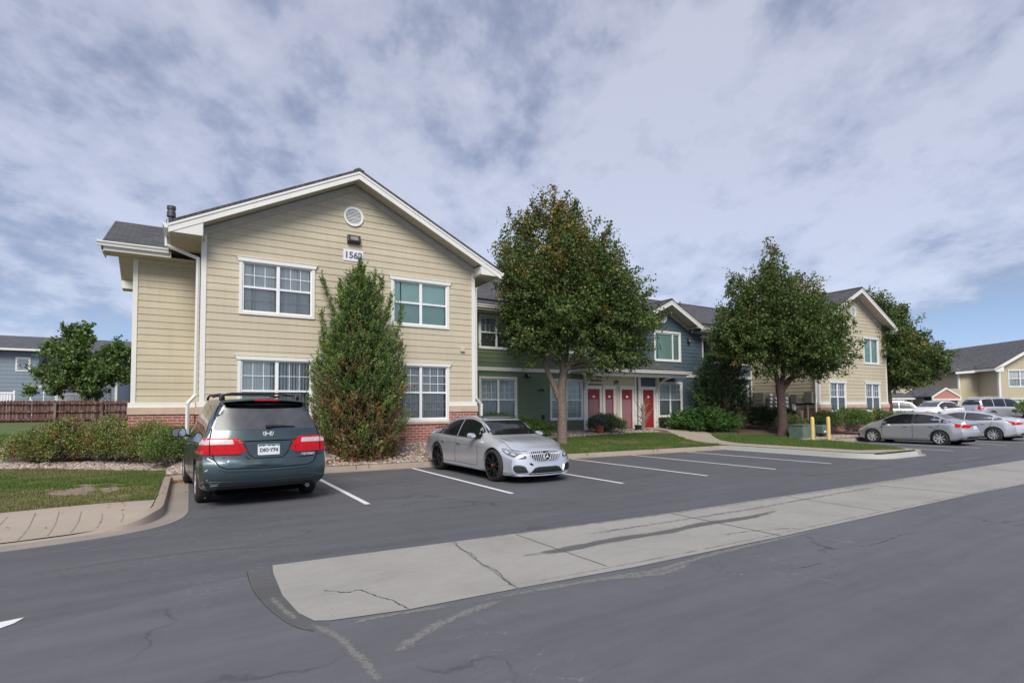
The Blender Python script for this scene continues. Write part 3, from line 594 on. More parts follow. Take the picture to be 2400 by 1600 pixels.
def pebbles(name, P, n, size, cols, label, cat='gravel', seed=0):
    ph = (1+5**.5)/2; ico = np.array([(-1, ph, 0), (1, ph, 0), (-1, -ph, 0), (1, -ph, 0), (0, -1, ph), (0, 1, ph), (0, -1, -ph), (0, 1, -ph), (ph, 0, -1), (ph, 0, 1), (-ph, 0, -1), (-ph, 0, 1)])/1.9
    fi = np.array([(0,11,5),(0,5,1),(0,1,7),(0,7,10),(0,10,11),(1,5,9),(5,11,4),(11,10,2),(10,7,6),(7,1,8),(3,9,4),(3,4,2),(3,2,6),(3,6,8),(3,8,9),(4,9,5),(2,4,11),(6,2,10),(8,6,7),(9,8,1)])
    x, y = scatter(P, n); z = np.array([Zt(a, b) for a, b in zip(x, y)]); s = size*(.45+.9*rng.random(n))
    th = rng.uniform(0, 2*PI, n); c, q = np.cos(th), np.sin(th); V = ico[None]*(1+.18*rng.normal(size=(n, 12, 1)))*np.stack([s, s*rng.uniform(.55, .9, n), s*rng.uniform(.35, .6, n)], -1)[:, None]
    X = V[..., 0]*c[:, None]-V[..., 1]*q[:, None]; Y = V[..., 0]*q[:, None]+V[..., 1]*c[:, None]
    V = np.stack([X+x[:, None], Y+y[:, None], V[..., 2]+(z+.3*s)[:, None]], -1)
    F = (fi[None]+(np.arange(n)*12)[:, None, None]).reshape(-1, 3); cc = np.array(cols)[rng.integers(0, len(cols), n)]*rng.uniform(.7, 1.25, (n, 1))
    o = raw(name, V.reshape(-1, 3), F, 'pebble', col=np.repeat(cc, 12, 0), smooth=True); return tag(o, label, cat, kind='stuff')
RC = [(.42, .33, .27), (.30, .24, .20), (.50, .43, .37), (.22, .18, .16), (.45, .30, .22), (.36, .34, .33), (.55, .50, .45)]
pebbles('river_stones', [(-.4, 15.7), (3.4, kerbY(3.4)+.17), (9.0, kerbY(9)+.17), (9.2, 16.6), (8.7, 17.05), (.2, 17.05), (-.2, 18.4), (-.45, 16.8)], 5200, .055, RC, 'tan river stones between the kerb and the brick base of the nearest gable')
pebbles('river_stones', [(-5, 18.95), (-3.2, 18.45), (-2.0, 17.65), (-.9, 17.05), (-.1, 16.6), (-.1, 18.8), (-5, 19.6)], 2600, .045, RC, 'strip of tan stones under the rambling shrubs at left')
pebbles('river_stones', [(9.6, 18.5), (12.5, 18.5), (14.8, 18.7), (18.2, 19.0), (20.0, 19.0), (20.2, 19.8), (17, 20.3), (16.5, 20.9), (9.6, 20.8)], 3000, .05, RC, 'small stones along the green wall and the red doors')
pebbles('river_stones', [(24.6, 14.5), (26, 14.9), (30, 14.65), (30, 15.6), (26, 16)], 1500, .06, RC, 'small stones around the green utility boxes')
def litter(name, cx, cy, r, n, label, zf=Zt):
    x = cx+rng.normal(size=n)*r[0]; y = cy+rng.normal(size=n)*r[1]; z = np.array([(zf(a, b) if callable(zf) else zf) for a, b in zip(x, y)])+.015+.02*rng.random(n)
    V = np.empty((n, 4, 3)); a = rng.uniform(0, 2*PI, n); s = rng.uniform(.012, .03, n)
    for k in range(4): V[:, k] = np.c_[x+np.cos(a+k*PI/2)*s, y+np.sin(a+k*PI/2)*s*(.6), z+rng.normal(size=n)*.008]
    cols = np.array([(.35, .13, .04), (.28, .08, .03), (.42, .22, .07), (.18, .07, .03)])[rng.integers(0, 4, n)]
    o = raw(name, V.reshape(-1, 3), np.arange(n*4).reshape(-1, 4), 'leaf', col=np.repeat(cols, 4, 0)); return tag(o, label, 'leaf litter', kind='stuff')
litter('fallen_needles', 4.2, 15.75, (1.0, .12), 5000, 'rusty fallen needles at the kerb under the tall juniper')
litter('fallen_leaves', -.28, 15.35, (.12, .2), 260, 'small drift of orange leaves in the gutter left of the minivan', zf=.01)
litter('fallen_leaves', -1.6, 13.2, (1.0, 1.2), 350, 'few dry leaves scattered over the patchy lawn')
litter('fallen_leaves', 25.0, 19.2, (1.6, .3), 2200, 'red brown litter under the spreading juniper')
# ------------------------------------------------------------------ building kit
class Basis:
    """wall frame: s along the wall, d outwards, z up"""
    def __init__(s, p0, u, n): s.p = p0; s.u = u; s.n = n
    def P(s, a, d, z): return (s.p[0]+s.u[0]*a+s.n[0]*d, s.p[1]+s.u[1]*a+s.n[1]*d, z)
    def box(s, mb, a0, a1, d0, d1, z0, z1, mi=0):
        return mb.prism([s.P(a0, d0, z0), s.P(a1, d0, z0), s.P(a1, d0, z1), s.P(a0, d0, z1)], (s.n[0]*(d1-d0), s.n[1]*(d1-d0), 0), mi)
    def poly(s, mb, pts, d0, d1, mi=0):
        return mb.prism([s.P(a, d0, z) for a, z in pts], (s.n[0]*(d1-d0), s.n[1]*(d1-d0), 0), mi)
def lap_wall(name, mat, parent, B, z0, z1, rng_at, openings=(), ex=.205, breaks=(), start=None):
    mb = MB(); zs = {z0, z1}; c = start if start is not None else z0; courses = []
    while c < z1+ex: courses.append(c); c += ex
    for q in courses:
        if z0 < q < z1: zs.add(q)
    for (a, b_, za, zb) in openings:
        for q in (za, zb):
            if z0 < q < z1: zs.add(q)
    for q in breaks:
        if z0 < q < z1: zs.add(q)
    zs = sorted(zs); cs = courses[0]
    def out(z, top=False):
        f = (z-cs)/ex; k = f-math.floor(f+1e-6)
        if top and k < 1e-4: k = 1.0
        return .003+.016*(1-k)
    for za, zb in zip(zs, zs[1:]):
        if zb-za < 1e-5: continue
        a0, a1 = rng_at(za+1e-6); b0, b1 = rng_at(zb-1e-6)
        if a1-a0 < .01 and b1-b0 < .01: continue
        zm = (za+zb)/2; iv = [(0., 1.)]; w = max(a1-a0, 1e-3)
        for (p, q, ya, yb) in openings:
            if ya-1e-6 <= zm <= yb+1e-6:
                p_, q_ = (p-a0)/w, (q-a0)/w; nv = []
                for (l, r) in iv:
                    if q_ <= l or p_ >= r: nv.append((l, r)); continue
                    if p_ > l: nv.append((l, p_))
                    if q_ < r: nv.append((q_, r))
                iv = nv
        oa, ob = out(za), out(zb, True)
        lip = abs(((za-cs)/ex) % 1) < 1e-4 or abs(((za-cs)/ex) % 1-1) < 1e-4
        for (l, r) in iv:
            A0, A1 = a0+(a1-a0)*l, a0+(a1-a0)*r; B0, B1 = b0+(b1-b0)*l, b0+(b1-b0)*r
            mb.add([B.P(A0, oa, za), B.P(A1, oa, za), B.P(B1, ob, zb), B.P(B0, ob, zb)], [(0, 1, 2, 3)])
            if lip: mb.add([B.P(A0, -.01, za), B.P(A1, -.01, za), B.P(A1, oa, za), B.P(A0, oa, za)], [(0, 1, 2, 3)])
    return mb.build(name, mat, parent, fixn=False)
def window(parent, B, s0, s1, z0, z1, style='hung', rows=2, cols=3, head=True, blind='blind', glass='glass', t=.085, muntin=True, split=.5, grid_low=True, casing=True, shade_from=None):
    """one window: casing with sash, panes and blind below it"""
    mb = MB()
    if casing:
        B.box(mb, s0, s0+t, -.02, .045, z0, z1-.10); B.box(mb, s1-t, s1, -.02, .045, z0, z1-.10); B.box(mb, s0+t, s1-t, -.02, .048, z0, z0+t)
        if head:
            B.poly(mb, [(s0-.02, z1-.12), (s1+.02, z1-.12), (s1+.07, z1), (s0-.07, z1)], -.02, .07)
            B.box(mb, s0-.08, s1+.08, -.02, .085, z1, z1+.02)
        else: B.box(mb, s0, s1, -.02, .05, z1-.10, z1)
    w = mb.build('window', 'white_trim', parent, bevel=.003)
    a0, a1, b0, b1 = s0+t, s1-t, z0+t, z1-.12
    room = MB(); e = .55
    for q in (((a0, b0), (a1, b0)), ((a1, b0), (a1, b1)), ((a1, b1), (a0, b1)), ((a0, b1), (a0, b0))):
        room.add([B.P(q[0][0], -.02, q[0][1]), B.P(q[1][0], -.02, q[1][1]), B.P(q[1][0], -e, q[1][1]), B.P(q[0][0], -e, q[0][1])], [(0, 1, 2, 3)])
    room.add([B.P(a0, -e, b0), B.P(a1, -e, b0), B.P(a1, -e, b1), B.P(a0, -e, b1)], [(0, 1, 2, 3)]); room.build('reveal', 'room', w, fixn=False)
    sm = MB(); f = .04
    units = []
    if style == 'hung': m = (a0+a1)/2; units = [(a0, m-.03), (m+.03, a1)]; B.box(sm, m-.045, m+.045, -.06, .02, b0, b1)
    elif style == 'single': units = [(a0, a1)]
    elif style == 'slider': m = a0+(a1-a0)*split; units = [(a0, m), (m, a1)]; B.box(sm, m-.03, m+.03, -.06, .015, b0, b1)
    B.box(sm, a0, a0+f, -.07, .012, b0, b1); B.box(sm, a1-f, a1, -.07, .012, b0, b1); B.box(sm, a0+f, a1-f, -.07, .012, b1-f, b1); B.box(sm, a0+f, a1-f, -.07, .012, b0, b0+f)
    zm = (b0+b1)/2
    for (p, q) in units:
        if style != 'slider':
            B.box(sm, p+.01, q-.01, -.065, .006, zm-.028, zm+.028)
            halves = [(b0+f, zm-.028), (zm+.028, b1-f)]
        else: halves = [(b0+f, b1-f)]
        if muntin:
            for hi, (c, d) in enumerate(halves):
                if hi == 0 and not grid_low: continue
                for k in range(1, cols): x = p+f+(q-p-2*f)*k/cols; B.box(sm, x-.008, x+.008, -.045, -.030, c, d)
                for k in range(1, rows): z = c+(d-c)*k/rows; B.box(sm, p+f, q-f, -.046, -.029, z-.008, z+.008)
    sm.build('sash', 'vinyl', w)
    g = MB()
    for (p, q) in units: g.add([B.P(p+.01, -.040, b0+.02), B.P(q-.01, -.040, b0+.02), B.P(q-.01, -.040, b1-.02), B.P(p+.01, -.040, b1-.02)], [(0, 1, 2, 3)])
    g.build('pane', glass, w, fixn=False)
    if style != 'slider':
        sc = MB()
        for (p, q) in units: sc.add([B.P(p+.02, -.012, b0+.03), B.P(q-.02, -.012, b0+.03), B.P(q-.02, -.012, zm-.02), B.P(p+.02, -.012, zm-.02)], [(0, 1, 2, 3)])
        sc.build('insect_screen', 'screen', w, fixn=False)
    bl = MB(); r = random.Random(int(s0*100+z0*7))
    if blind == 'blind' or blind == 'open' or blind == 'curtain':
        x = a0+.03; pitch = .088
        while x < a1-.04:
            if blind == 'curtain': ww, ang = r.uniform(.05, .12), r.uniform(-.4, .4)
            elif blind == 'open': ww, ang = .085, .95
            else: ww, ang = .089, .18+r.uniform(-.06, .06)+(r.choice((0, 0, .25, .5)) if z0 > 4 else 0)
            if blind == 'open' and x < (a0+a1)/2-.2 and z0 < 2 and s0 < 2: ang = .25
            dx, dd = ww/2*math.cos(ang), ww/2*math.sin(ang); d0 = -.10
            bl.add([B.P(x-dx, d0-dd, b0), B.P(x+dx, d0+dd, b0), B.P(x+dx, d0+dd, b1), B.P(x-dx, d0-dd, b1)], [(0, 1, 2, 3)])
            x += pitch if blind != 'curtain' else ww*.85
            if blind == 'curtain' and r.random() < .05: x += r.uniform(.02, .10)
        bl.build('blind', 'curtain' if blind == 'curtain' else 'blind', w, fixn=False)
    elif blind == 'sheer':
        x = a0
        while x < a1:
            x2 = min(a1, x+.035); dd = .012*math.sin(x*70)
            bl.add([B.P(x, -.09+dd, b0), B.P(x2, -.09-dd, b0), B.P(x2, -.09-dd, b1), B.P(x, -.09+dd, b1)], [(0, 1, 2, 3)]); x = x2
        bl.build('curtain', 'sheer', w, fixn=False)
    elif blind == 'teal':
        gap = a0+(a1-a0)*.16
        bl.add([B.P(a0, -.10, b0), B.P(gap-.04, -.10, b0), B.P(gap-.04, -.10, b1), B.P(a0, -.10, b1)], [(0, 1, 2, 3)]); bl.add([B.P(gap, -.10, b0), B.P(a1-.04, -.10, b0), B.P(a1-.04, -.10, b1), B.P(gap, -.10, b1)], [(0, 1, 2, 3)])
        bl.build('blind', 'teal_blind', w, fixn=False)
    return w
def gutter(name, parent, a, b, out, z):
    """K-style gutter between two points, out = unit 2D direction away from the roof"""
    prof = [(0, 0), (0, .11), (.12, .125), (.125, .10), (.09, .05), (.08, 0)]
    mb = MB(); n = len(prof)
    for q in (a, b): mb.v += [(q[0]+out[0]*d, q[1]+out[1]*d, z+h) for d, h in prof]
    mb.f = [(i, (i+1) % n, n+(i+1) % n, n+i) for i in range(n)]+[tuple(range(n)), tuple(range(n, 2*n))]; mb.m = [0]*len(mb.f)
    return mb.build(name, 'gutter_white', parent)
def spout(parent, pts):
    mb = MB()
    for a, b in zip(pts, pts[1:]):
        mb.tube([a, b], .048, 4)
    for p in pts[1:-1]: mb.lathe([(0, -.045), (.046, -.03), (.05, 0), (.046, .03), (0, .045)], 'z', 8, p)
    return mb.build('downspout', 'gutter_white', parent)
def round_vent(parent, B, s, z, r):
    mb = MB(); n = 32
    for i in range(n):
        t0, t1 = 2*PI*i/n, 2*PI*(i+1)/n
        q = [(s+math.cos(t)*k, z+math.sin(t)*k) for t, k in ((t0, r*.80), (t0, r), (t1, r), (t1, r*.80))]
        B.poly(mb, q, 0, .055)
    for k in range(-5, 6):
        h = k*r*.145; w = math.sqrt(max(0, (r*.8)**2-h*h))
        if w < .04: continue
        mb.prism([B.P(s-w, .016, z+h+.016*r/.31), B.P(s-w, .040, z+h-.012*r/.31), B.P(s-w, .046, z+h-.006*r/.31), B.P(s-w, .022, z+h+.020*r/.31)], (B.u[0]*2*w, B.u[1]*2*w, 0))
    v = mb.build('gable_vent', 'vinyl', parent)
    bk = MB(); B.poly(bk, [(s+math.cos(2*PI*i/n)*r*.82, z+math.sin(2*PI*i/n)*r*.82) for i in range(n)], .0, .012); bk.build('vent_backing', 'flue', v); return v
def wall_light(parent, B, s, z, w=.34, h=.2):
    mb = MB(); mb.prism([B.P(s-w/2, .0, z+h/2), B.P(s-w/2, .12, z+h/2-.02), B.P(s-w/2, .17, z-h/2+.03), B.P(s-w/2, .05, z-h/2-.03), B.P(s-w/2, 0, z-h/2)], (B.u[0]*w, B.u[1]*w, 0))
    l = mb.build('wall_light', 'bronze', parent, bevel=.01)
    e = w*.2; k = MB(); k.prism([B.P(s-w/2+e, .138, z+h*.25), B.P(s-w/2+e, .172, z-h*.22), B.P(s-w/2+e, .15, z-h*.22), B.P(s-w/2+e, .11, z+h*.22)], (B.u[0]*(w-2*e), B.u[1]*(w-2*e), 0)); k.build('lens', 'lamp_glass', l); return l

def roof_slab(name, parent, mat, pts, th=.07):
    """pts: 4+ corner top surface"""
    return MB().prism([(p[0], p[1], p[2]-th) for p in pts], (0, 0, th)).build(name, mat, parent)
def gable_block(bl, x0, x1, Y, xa, za, over, yb, zbase, lap, trims=True, slope=.5, side=True, wall='cream_siding', eave=.78, pork=.24, ext=0):
    """front gable block facing -Y; za = top of shingles at the ridge"""
    B = Basis((0, Y), (1, 0), (0, -1)); yf = Y-over
    xl, xr = x0-eave, x1+eave
    zl, zr = za-slope*(xa-xl), za-slope*(xr-xa)
    rt = .16  # shingle+deck depth above fascia line
    roof_slab('roof', bl, 'shingle_y', [(xa, yf-.02, za), (xa, yb, za), (xl, yb, zl), (xl, yf-.02, zl)]); roof_slab('roof', bl, 'shingle_y', [(xa, yf-.02, za+.001), (xa, yb, za+.001), (xr, yb, zr), (xr, yf-.02, zr)])
    cap = MB(); cap.prism([(xa-.16, yf-.025, za-.05), (xa, yf-.025, za+.035), (xa+.16, yf-.025, za-.05)], (0, yb-yf, 0)); cap.build('ridge_cap', 'shingle_y', bl)
    # rake boards (two layers) and the boxed eave returns
    rk = MB()
    for sx, xe, ze in ((-1, xl, zl), (1, xr, zr)):
        for (h0, h1, d0, d1) in ((.07, .135, -.035, .02), (.135, .30, -.015, .02)):
            rk.prism([(xa, yf+d0, za-h0-.02), (xe, yf+d0, ze-h0-.02), (xe, yf+d0, ze-h1-.02), (xa, yf+d0, za-h1-.02)], (0, d1-d0, 0))
        xw = x0 if sx < 0 else x1; zb = min(zl, zr)-pork; zw = za-slope*abs(xa-xw)-.32
        rk.prism([(xe, yf+.0, zb), (xw, yf+.0, zb), (xw, yf+.0, zw), (xe, yf+.0, max(zb+.001, (zl if sx < 0 else zr)-.30))], (0, .03, 0))
        rk.prism([(xw-.015*sx, yf+.03, zb), (xw-.015*sx, Y-.02, zb), (xw-.015*sx, Y-.02, zw), (xw-.015*sx, yf+.03, zw)], (.03*sx, 0, 0))
        rk.box((xe-.02*sx, yf, zb), (xe, yb, (zl if sx < 0 else zr)-.06))
    rk.build('rake_board', 'white_trim', bl)
    sf = MB()
    for sx, xe, ze in ((-1, xl, zl), (1, xr, zr)):
        xw = x0 if sx < 0 else x1; zb = min(zl, zr)-pork+.02
        sf.add([(xa, yf+.02, za-.27), (xw-.01*sx, yf+.02, za-.27-slope*abs(xa-xw)), (xw-.01*sx, Y+.05, za-.27-slope*abs(xa-xw)), (xa, Y+.05, za-.27)], [(0, 1, 2, 3)])
        sf.add([(xe, yf+.01, zb), (xw+.05*sx*-1, yf+.01, zb), (xw+.05*sx*-1, yb, zb), (xe, yb, zb)], [(0, 1, 2, 3)])
    sf.build('soffit', 'soffit_tan', bl, fixn=False)
    fz = MB()
    for sx in (-1, 1):
        xw = x0 if sx < 0 else x1; zt = za-.30; q = slope*abs(xa-xw)
        fz.prism([(xa, Y-.045, zt), (xw, Y-.045, zt-q), (xw, Y-.045, zt-q-.21), (xa, Y-.045, zt-.21)], (0, .04, 0))
    fz.build('frieze', 'frieze_grey', bl)
    return B, zl, zr

# ------------------------------------------------------------------ the long apartment building
bl = empty('apartment_building', (17, 21, .6)); tag(bl, 'long two-storey apartment building with cream gables at both ends and green and blue siding between', 'building')
EX = .207
def brick_base(B, s0, s1, zt, wins, zlow=.1, par=None, z_sill=1.31):
    par = par or bl; b = MB(); p = MB(); xs = [s0]
    segs = []; cur = s0
    for (a, c) in wins:
        segs.append((cur, a, 1.62)); segs.append((a, c, z_sill-.08)); cur = c
    segs.append((cur, s1, 1.62))
    for (a, c, t) in segs:
        if c-a < .01: continue
        B.box(b, a, c, -.05, .075, zlow, t)
        if t > 1.5: B.box(p, a+(.0 if a > s0 else -.03), c+(.03 if c >= s1 else 0), -.03, .11, t, 1.83)
        else: B.box(p, a+.001, c-.001, -.03, .12, t, t+.08)
    b.build('brick_base', 'brick', par); p.build('stone_course', 'precast', par, bevel=.006)
    w = MB(); cur = s0-.02
    for (a, c) in list(wins)+[(s1+.02, None)]:
        if a-cur > .01: w = MB(); B.box(w, cur, a, -.02, .05, 1.83, 1.97); w.build('water_table', 'white_trim', par)
        cur = c
# left gable block
X0, X1, YF = .26, 8.68, 17.0
B, zl, zr = gable_block(bl, X0, X1, YF, 4.42, 9.15, .6, 30, .3, None, slope=.5)
wins = [(1.17, 3.23, 1.31, 3.28), (5.62, 7.70, 1.31, 3.28)]; wup = [(1.18, 3.24, 4.46, 6.10), (5.62, 7.70, 4.46, 6.10)]
def outl(z, x0=X0, x1=X1, xa=4.42, za=8.84, sl=.5):
    h = (za-z)/sl
    return (max(x0+.1, xa-h), min(x1-.1, xa+h))
ops = [(a+.03, b-.03, c+.03, d-.03) for a, b, c, d in wins+wup]
lap_wall('siding_wall', 'cream_siding', bl, B, 1.97, 8.82, outl, ops, EX, breaks=(6.7, 6.72))
for q in ((X0-.02, X0+.11, -.11, .035, 1.97, 6.72), (X1-.11, X1+.02, -.11, .035, 1.97, 6.70)): cb = MB(); B.box(cb, *q); cb.build('corner_board', 'white_trim', bl)
brick_base(B, X0-.06, X1+.06, 1.83, [(1.19, 3.21), (5.64, 7.68)])
for (a, b, c, d), bd, kw in zip(wins+wup, ['open', 'open', 'blind', 'teal'], [dict(rows=2), dict(rows=3), dict(rows=2), dict(rows=2, muntin=False)]):
    window(bl, B, a, b, c, d, blind=bd, **kw)
# solid cores so light and views stop inside the walls
co = MB(); co.box((X0+.03, YF+.62, .1), (X1-.03, 29.5, 6.5)); co.prism([(X0+.03, YF+.05, 6.5), (X1-.03, YF+.05, 6.5), (4.42, YF+.05, 8.75)], (0, 12, 0)); co.build('inner_wall', 'cream_siding', bl)
# side wall facing left between the gable and the wing, side wall facing right
BL = Basis((X0, 17.0), (0, 1), (-1, 0)); lap_wall('siding_wall', 'cream_siding', bl, BL, 1.97, 6.5, lambda z: (.1, 2.0), (), EX)
BR = Basis((X1, 17.0), (0, 1), (1, 0)); lap_wall('siding_wall', 'cream_siding', bl, BR, 1.97, 6.5, lambda z: (.1, 4.2), (), EX)
MB().box((X0-.075, 17.02, .1), (X0+.03, 19.0, 1.62)).build('brick_base', 'brick', bl); MB().box((X1-.03, 17.02, .1), (X1+.075, 21.2, 1.62)).build('brick_base', 'brick', bl)
MB().box((X0-.11, 17.02, 1.62), (X0+.03, 19.0, 1.83)).build('stone_course', 'precast', bl); MB().box((X1-.03, 17.02, 1.62), (X1+.11, 21.2, 1.83)).build('stone_course', 'precast', bl)
MB().box((X0-.05, 17.0, 1.83), (X0+.02, 19.0, 1.97)).build('water_table', 'white_trim', bl); MB().box((X1-.02, 17.0, 1.83), (X1+.05, 21.2, 1.97)).build('water_table', 'white_trim', bl)
round_vent(bl, B, 4.40, 7.83, .31)
wall_light(bl, B, 4.40, 7.10, .40, .26)
sg = MB(); B.box(sg, 4.09, 4.71, 0, .035, 6.40, 6.76); sgn = sg.build('number_sign', 'sign_white', bl); bpy.context.view_layer.update()
def wall_text(txt, size, s, d, z, Bq, mat, par, bold=.004):
    n = Vector((Bq.n[0], Bq.n[1], 0)); u = Vector((Bq.u[0], Bq.u[1], 0)); q = Bq.P(s, d, z); m = Matrix((( u.x, 0, n.x, q[0]), (u.y, 0, n.y, q[1]), (0, 1, 0, q[2]), (0, 0, 0, 1)))
    off = Vector((0, 0, 0)); k = par
    while k is not None: off += k.location; k = k.parent
    return text_mesh(txt, size, 'lettering', mat, par, Matrix.Translation(-off) @ m, .002, bold)
wall_text('1562', .285, 4.40, .038, 6.575, B, 'ink', sgn, .009)
vb = MB(); B.box(vb, 8.12, 8.27, 0, .09, 3.72, 3.86); vb.build('dryer_vent', 'cream_panel', bl, bevel=.01)
gutter('gutter', bl, (X0-.79, 16.42), (X0-.79, 18.3), (-1, 0), zl-.20); gutter('gutter', bl, (X1+.79, 16.42), (X1+.79, 20.5), (1, 0), zr-.20)
spout(bl, [(X0-.84, 17.35, zl-.18), (X0-.84, 17.35, zl-.42), (.17, 17.06, 5.92), (.16, 17.06, 2.15), (-.02, 17.02, 1.92), (-.02, 17.02, .7)])
spout(bl, [(X1+.84, 17.3, zr-.18), (X1+.84, 17.3, zr-.34), (8.80, 17.08, 6.02), (8.80, 17.08, 2.1), (9.0, 17.06, 1.85), (9.0, 17.06, .6)])
# left wing (set back) with its own small gable roof, ridge along X
W0, WY = -1.42, 19.0
BW = Basis((0, WY), (1, 0), (0, -1)); lap_wall('siding_wall', 'cream_siding', bl, BW, 1.97, 6.1, lambda z: (W0+.1, X0), (), .2)
cb = MB(); BW.box(cb, W0-.02, W0+.10, -.11, .035, 1.97, 6.2); cb.build('corner_board', 'white_trim', bl); cb = MB(); BW.box(cb, W0+.1, X0, 0, .04, 6.08, 6.28); cb.build('frieze', 'cream_panel', bl)
brick_base(BW, W0-.06, X0-.1, 1.83, [])
co = MB(); co.box((W0+.03, WY+.03, .1), (X0+.4, 23.6, 6.25)); co.prism([(W0+.02, WY+.05, 6.2), (W0+.02, 21.3, 7.5), (W0+.02, 23.6, 6.2)], (1.6, 0, 0)); co.build('inner_wall', 'cream_siding', bl)
BWL = Basis((W0, WY), (0, 1), (-1, 0)); lap_wall('siding_wall', 'cream_siding', bl, BWL, 1.97, 6.2, lambda z: (.1, 4.6), (), .2)
ry, rz = 21.3, 7.88; e0, ez = 18.4, 6.43; e1, e1z = 24.2, 6.43; xl_, xr_ = -2.12, 1.0
roof_slab('roof', bl, 'shingle_x', [(xl_, ry, rz), (xr_, ry, rz), (xr_, e0, ez), (xl_, e0, ez)]); roof_slab('roof', bl, 'shingle_x', [(xl_, ry, rz+.001), (xr_, ry, rz+.001), (xr_, e1, e1z), (xl_, e1, e1z)])
rk = MB(); rk.prism([(xl_-.02, ry, rz-.05), (xl_-.02, e0, ez-.05), (xl_-.02, e0, ez-.24), (xl_-.02, ry, rz-.24)], (.03, 0, 0)); rk.prism([(xl_-.02, ry, rz-.05), (xl_-.02, e1, e1z-.05), (xl_-.02, e1, e1z-.24), (xl_-.02, ry, rz-.24)], (.03, 0, 0))
rk.box((xl_, e0+.0, ez-.25), (-.5, e0+.03, ez-.06)); rk.box((xl_-.005, e0, ez-.28), (xl_+.02, WY+.2, ez-.05))
for yy0, yy1 in ((e0, WY), (23.6, e1)): rk.prism([(xl_+.01, yy0, ez-.29), (xl_+.01, yy1, ez-.29), (xl_+.01, yy1, ez-.05), (xl_+.01, yy0, ez-.1)], (.02, 0, 0))
rk.box((xl_, 23.58, ez-.29), (W0, 23.62, ez)); rk.build('rake_board', 'white_trim', bl)
sf = MB(); sf.add([(xl_, e0+.03, ez-.24), (X0, e0+.03, ez-.24), (X0, WY+.05, ez-.24), (xl_, WY+.05, ez-.24)], [(0, 1, 2, 3)]); sf.add([(xl_+.01, WY, ez-.23+.25), (W0+.03, WY, ez+.02), (W0+.03, ry, rz-.25), (xl_+.01, ry, rz-.25)], [(0, 1, 2, 3)]); sf.add([(xl_+.01, 23.6, ez+.02), (W0+.03, 23.6, ez+.02), (W0+.03, ry, rz-.25), (xl_+.01, ry, rz-.25)], [(0, 1, 2, 3)]); sf.add([(xl_, 23.6, ez-.28), (W0+.03, 23.6, ez-.28), (W0+.03, e1, ez-.28), (xl_, e1, ez-.28)], [(0, 1, 2, 3)])
sf.build('soffit', 'soffit_tan', bl, fixn=False)
gutter('gutter', bl, (xl_-.1, e0-.0), (-.56, e0-.0), (0, -1), ez-.14)
fl = MB(); fx, fy = -.56, 20.0; fl.lathe([(.14, 6.95), (.10, 7.25), (.075, 7.3), (.075, 7.95), (0, 7.95)], 'z', 12, (fx, fy, 0)); fl.lathe([(.0, 7.88), (.125, 7.88), (.125, 8.02), (.11, 8.05), (.11, 8.1), (.125, 8.12), (.125, 8.22), (.0, 8.24)], 'z', 16, (fx, fy, 0))
for a in (0, PI/2, PI, 1.5*PI): fl.tube([(fx+math.cos(a)*.07, fy+math.sin(a)*.07, 7.55), (fx+math.cos(a)*.13, fy+math.sin(a)*.13, 7.58), (fx+math.cos(a)*.13, fy+math.sin(a)*.13, 7.78), (fx+math.cos(a)*.07, fy+math.sin(a)*.07, 7.8)], .012, 5)
fl.build('flue_pipe', 'flue', bl)
# middle section
YM = 21.2; BM = Basis((0, YM), (1, 0), (0, -1)); ZB, ZBT = 3.43, 3.60
gw = [(11.04, 13.02, 1.12, 3.17), (14.87, 16.88, 1.13, 3.15)]; gu = [(11.04, 12.86, 4.40, 5.96), (14.9, 16.8, 4.40, 5.96)]
bw = [(22.13, 24.05, 1.17, 3.15), (28.72, 30.05, 1.08, 3.10)]; bu = [(21.90, 24.0, 4.28, 5.98), (25.80, 27.66, 4.3, 5.97), (28.72, 30.05, 4.29, 5.92)]
O = lambda L: [(a+.03, b-.03, c+.03, d-.03) for a, b, c, d in L]
lap_wall('siding_wall', 'green_siding', bl, BM, .68, ZB, lambda z: (X1, 16.93), O(gw), EX); lap_wall('siding_wall', 'green_siding', bl, BM, ZBT, 6.02, lambda z: (X1, 19.3), O(gu), EX)
lap_wall('siding_wall', 'blue_siding', bl, BM, .68, ZB, lambda z: (22.02, 30.4), O(bw), EX)
def bo(z):
    if z <= 6.02: return (19.3, 30.4)
    h = (7.36-z)/.5; return (max(20.3, 22.6-h), min(24.9, 22.6+h))
lap_wall('siding_wall', 'blue_siding', bl, BM, ZBT, 7.34, bo, O(bu), EX, breaks=(6.02, 6.0201, 6.2, 6.22))
tr = MB(); BM.box(tr, X1, 16.95, 0, .045, ZB, ZBT); BM.box(tr, 22.0, 30.4, 0, .045, ZB, ZBT); BM.box(tr, X1, 20.3, 0, .04, 6.02, 6.3); BM.box(tr, 24.9, 30.4, 0, .04, 6.02, 6.3); BM.box(tr, 30.28, 30.4, 0, .04, .66, 6.0); BM.box(tr, 19.24, 19.36, 0, .04, ZBT, 6.02)
tr.build('band_board', 'white_trim', bl)
fd = MB(); BM.box(fd, X1, 30.4, -.02, .0, .2, .7); BM.box(fd, X1, 16.9, 0, .03, .2, .66); BM.box(fd, 22.0, 30.4, 0, .03, .2, .66); fd.build('foundation', 'concrete_walk', bl)
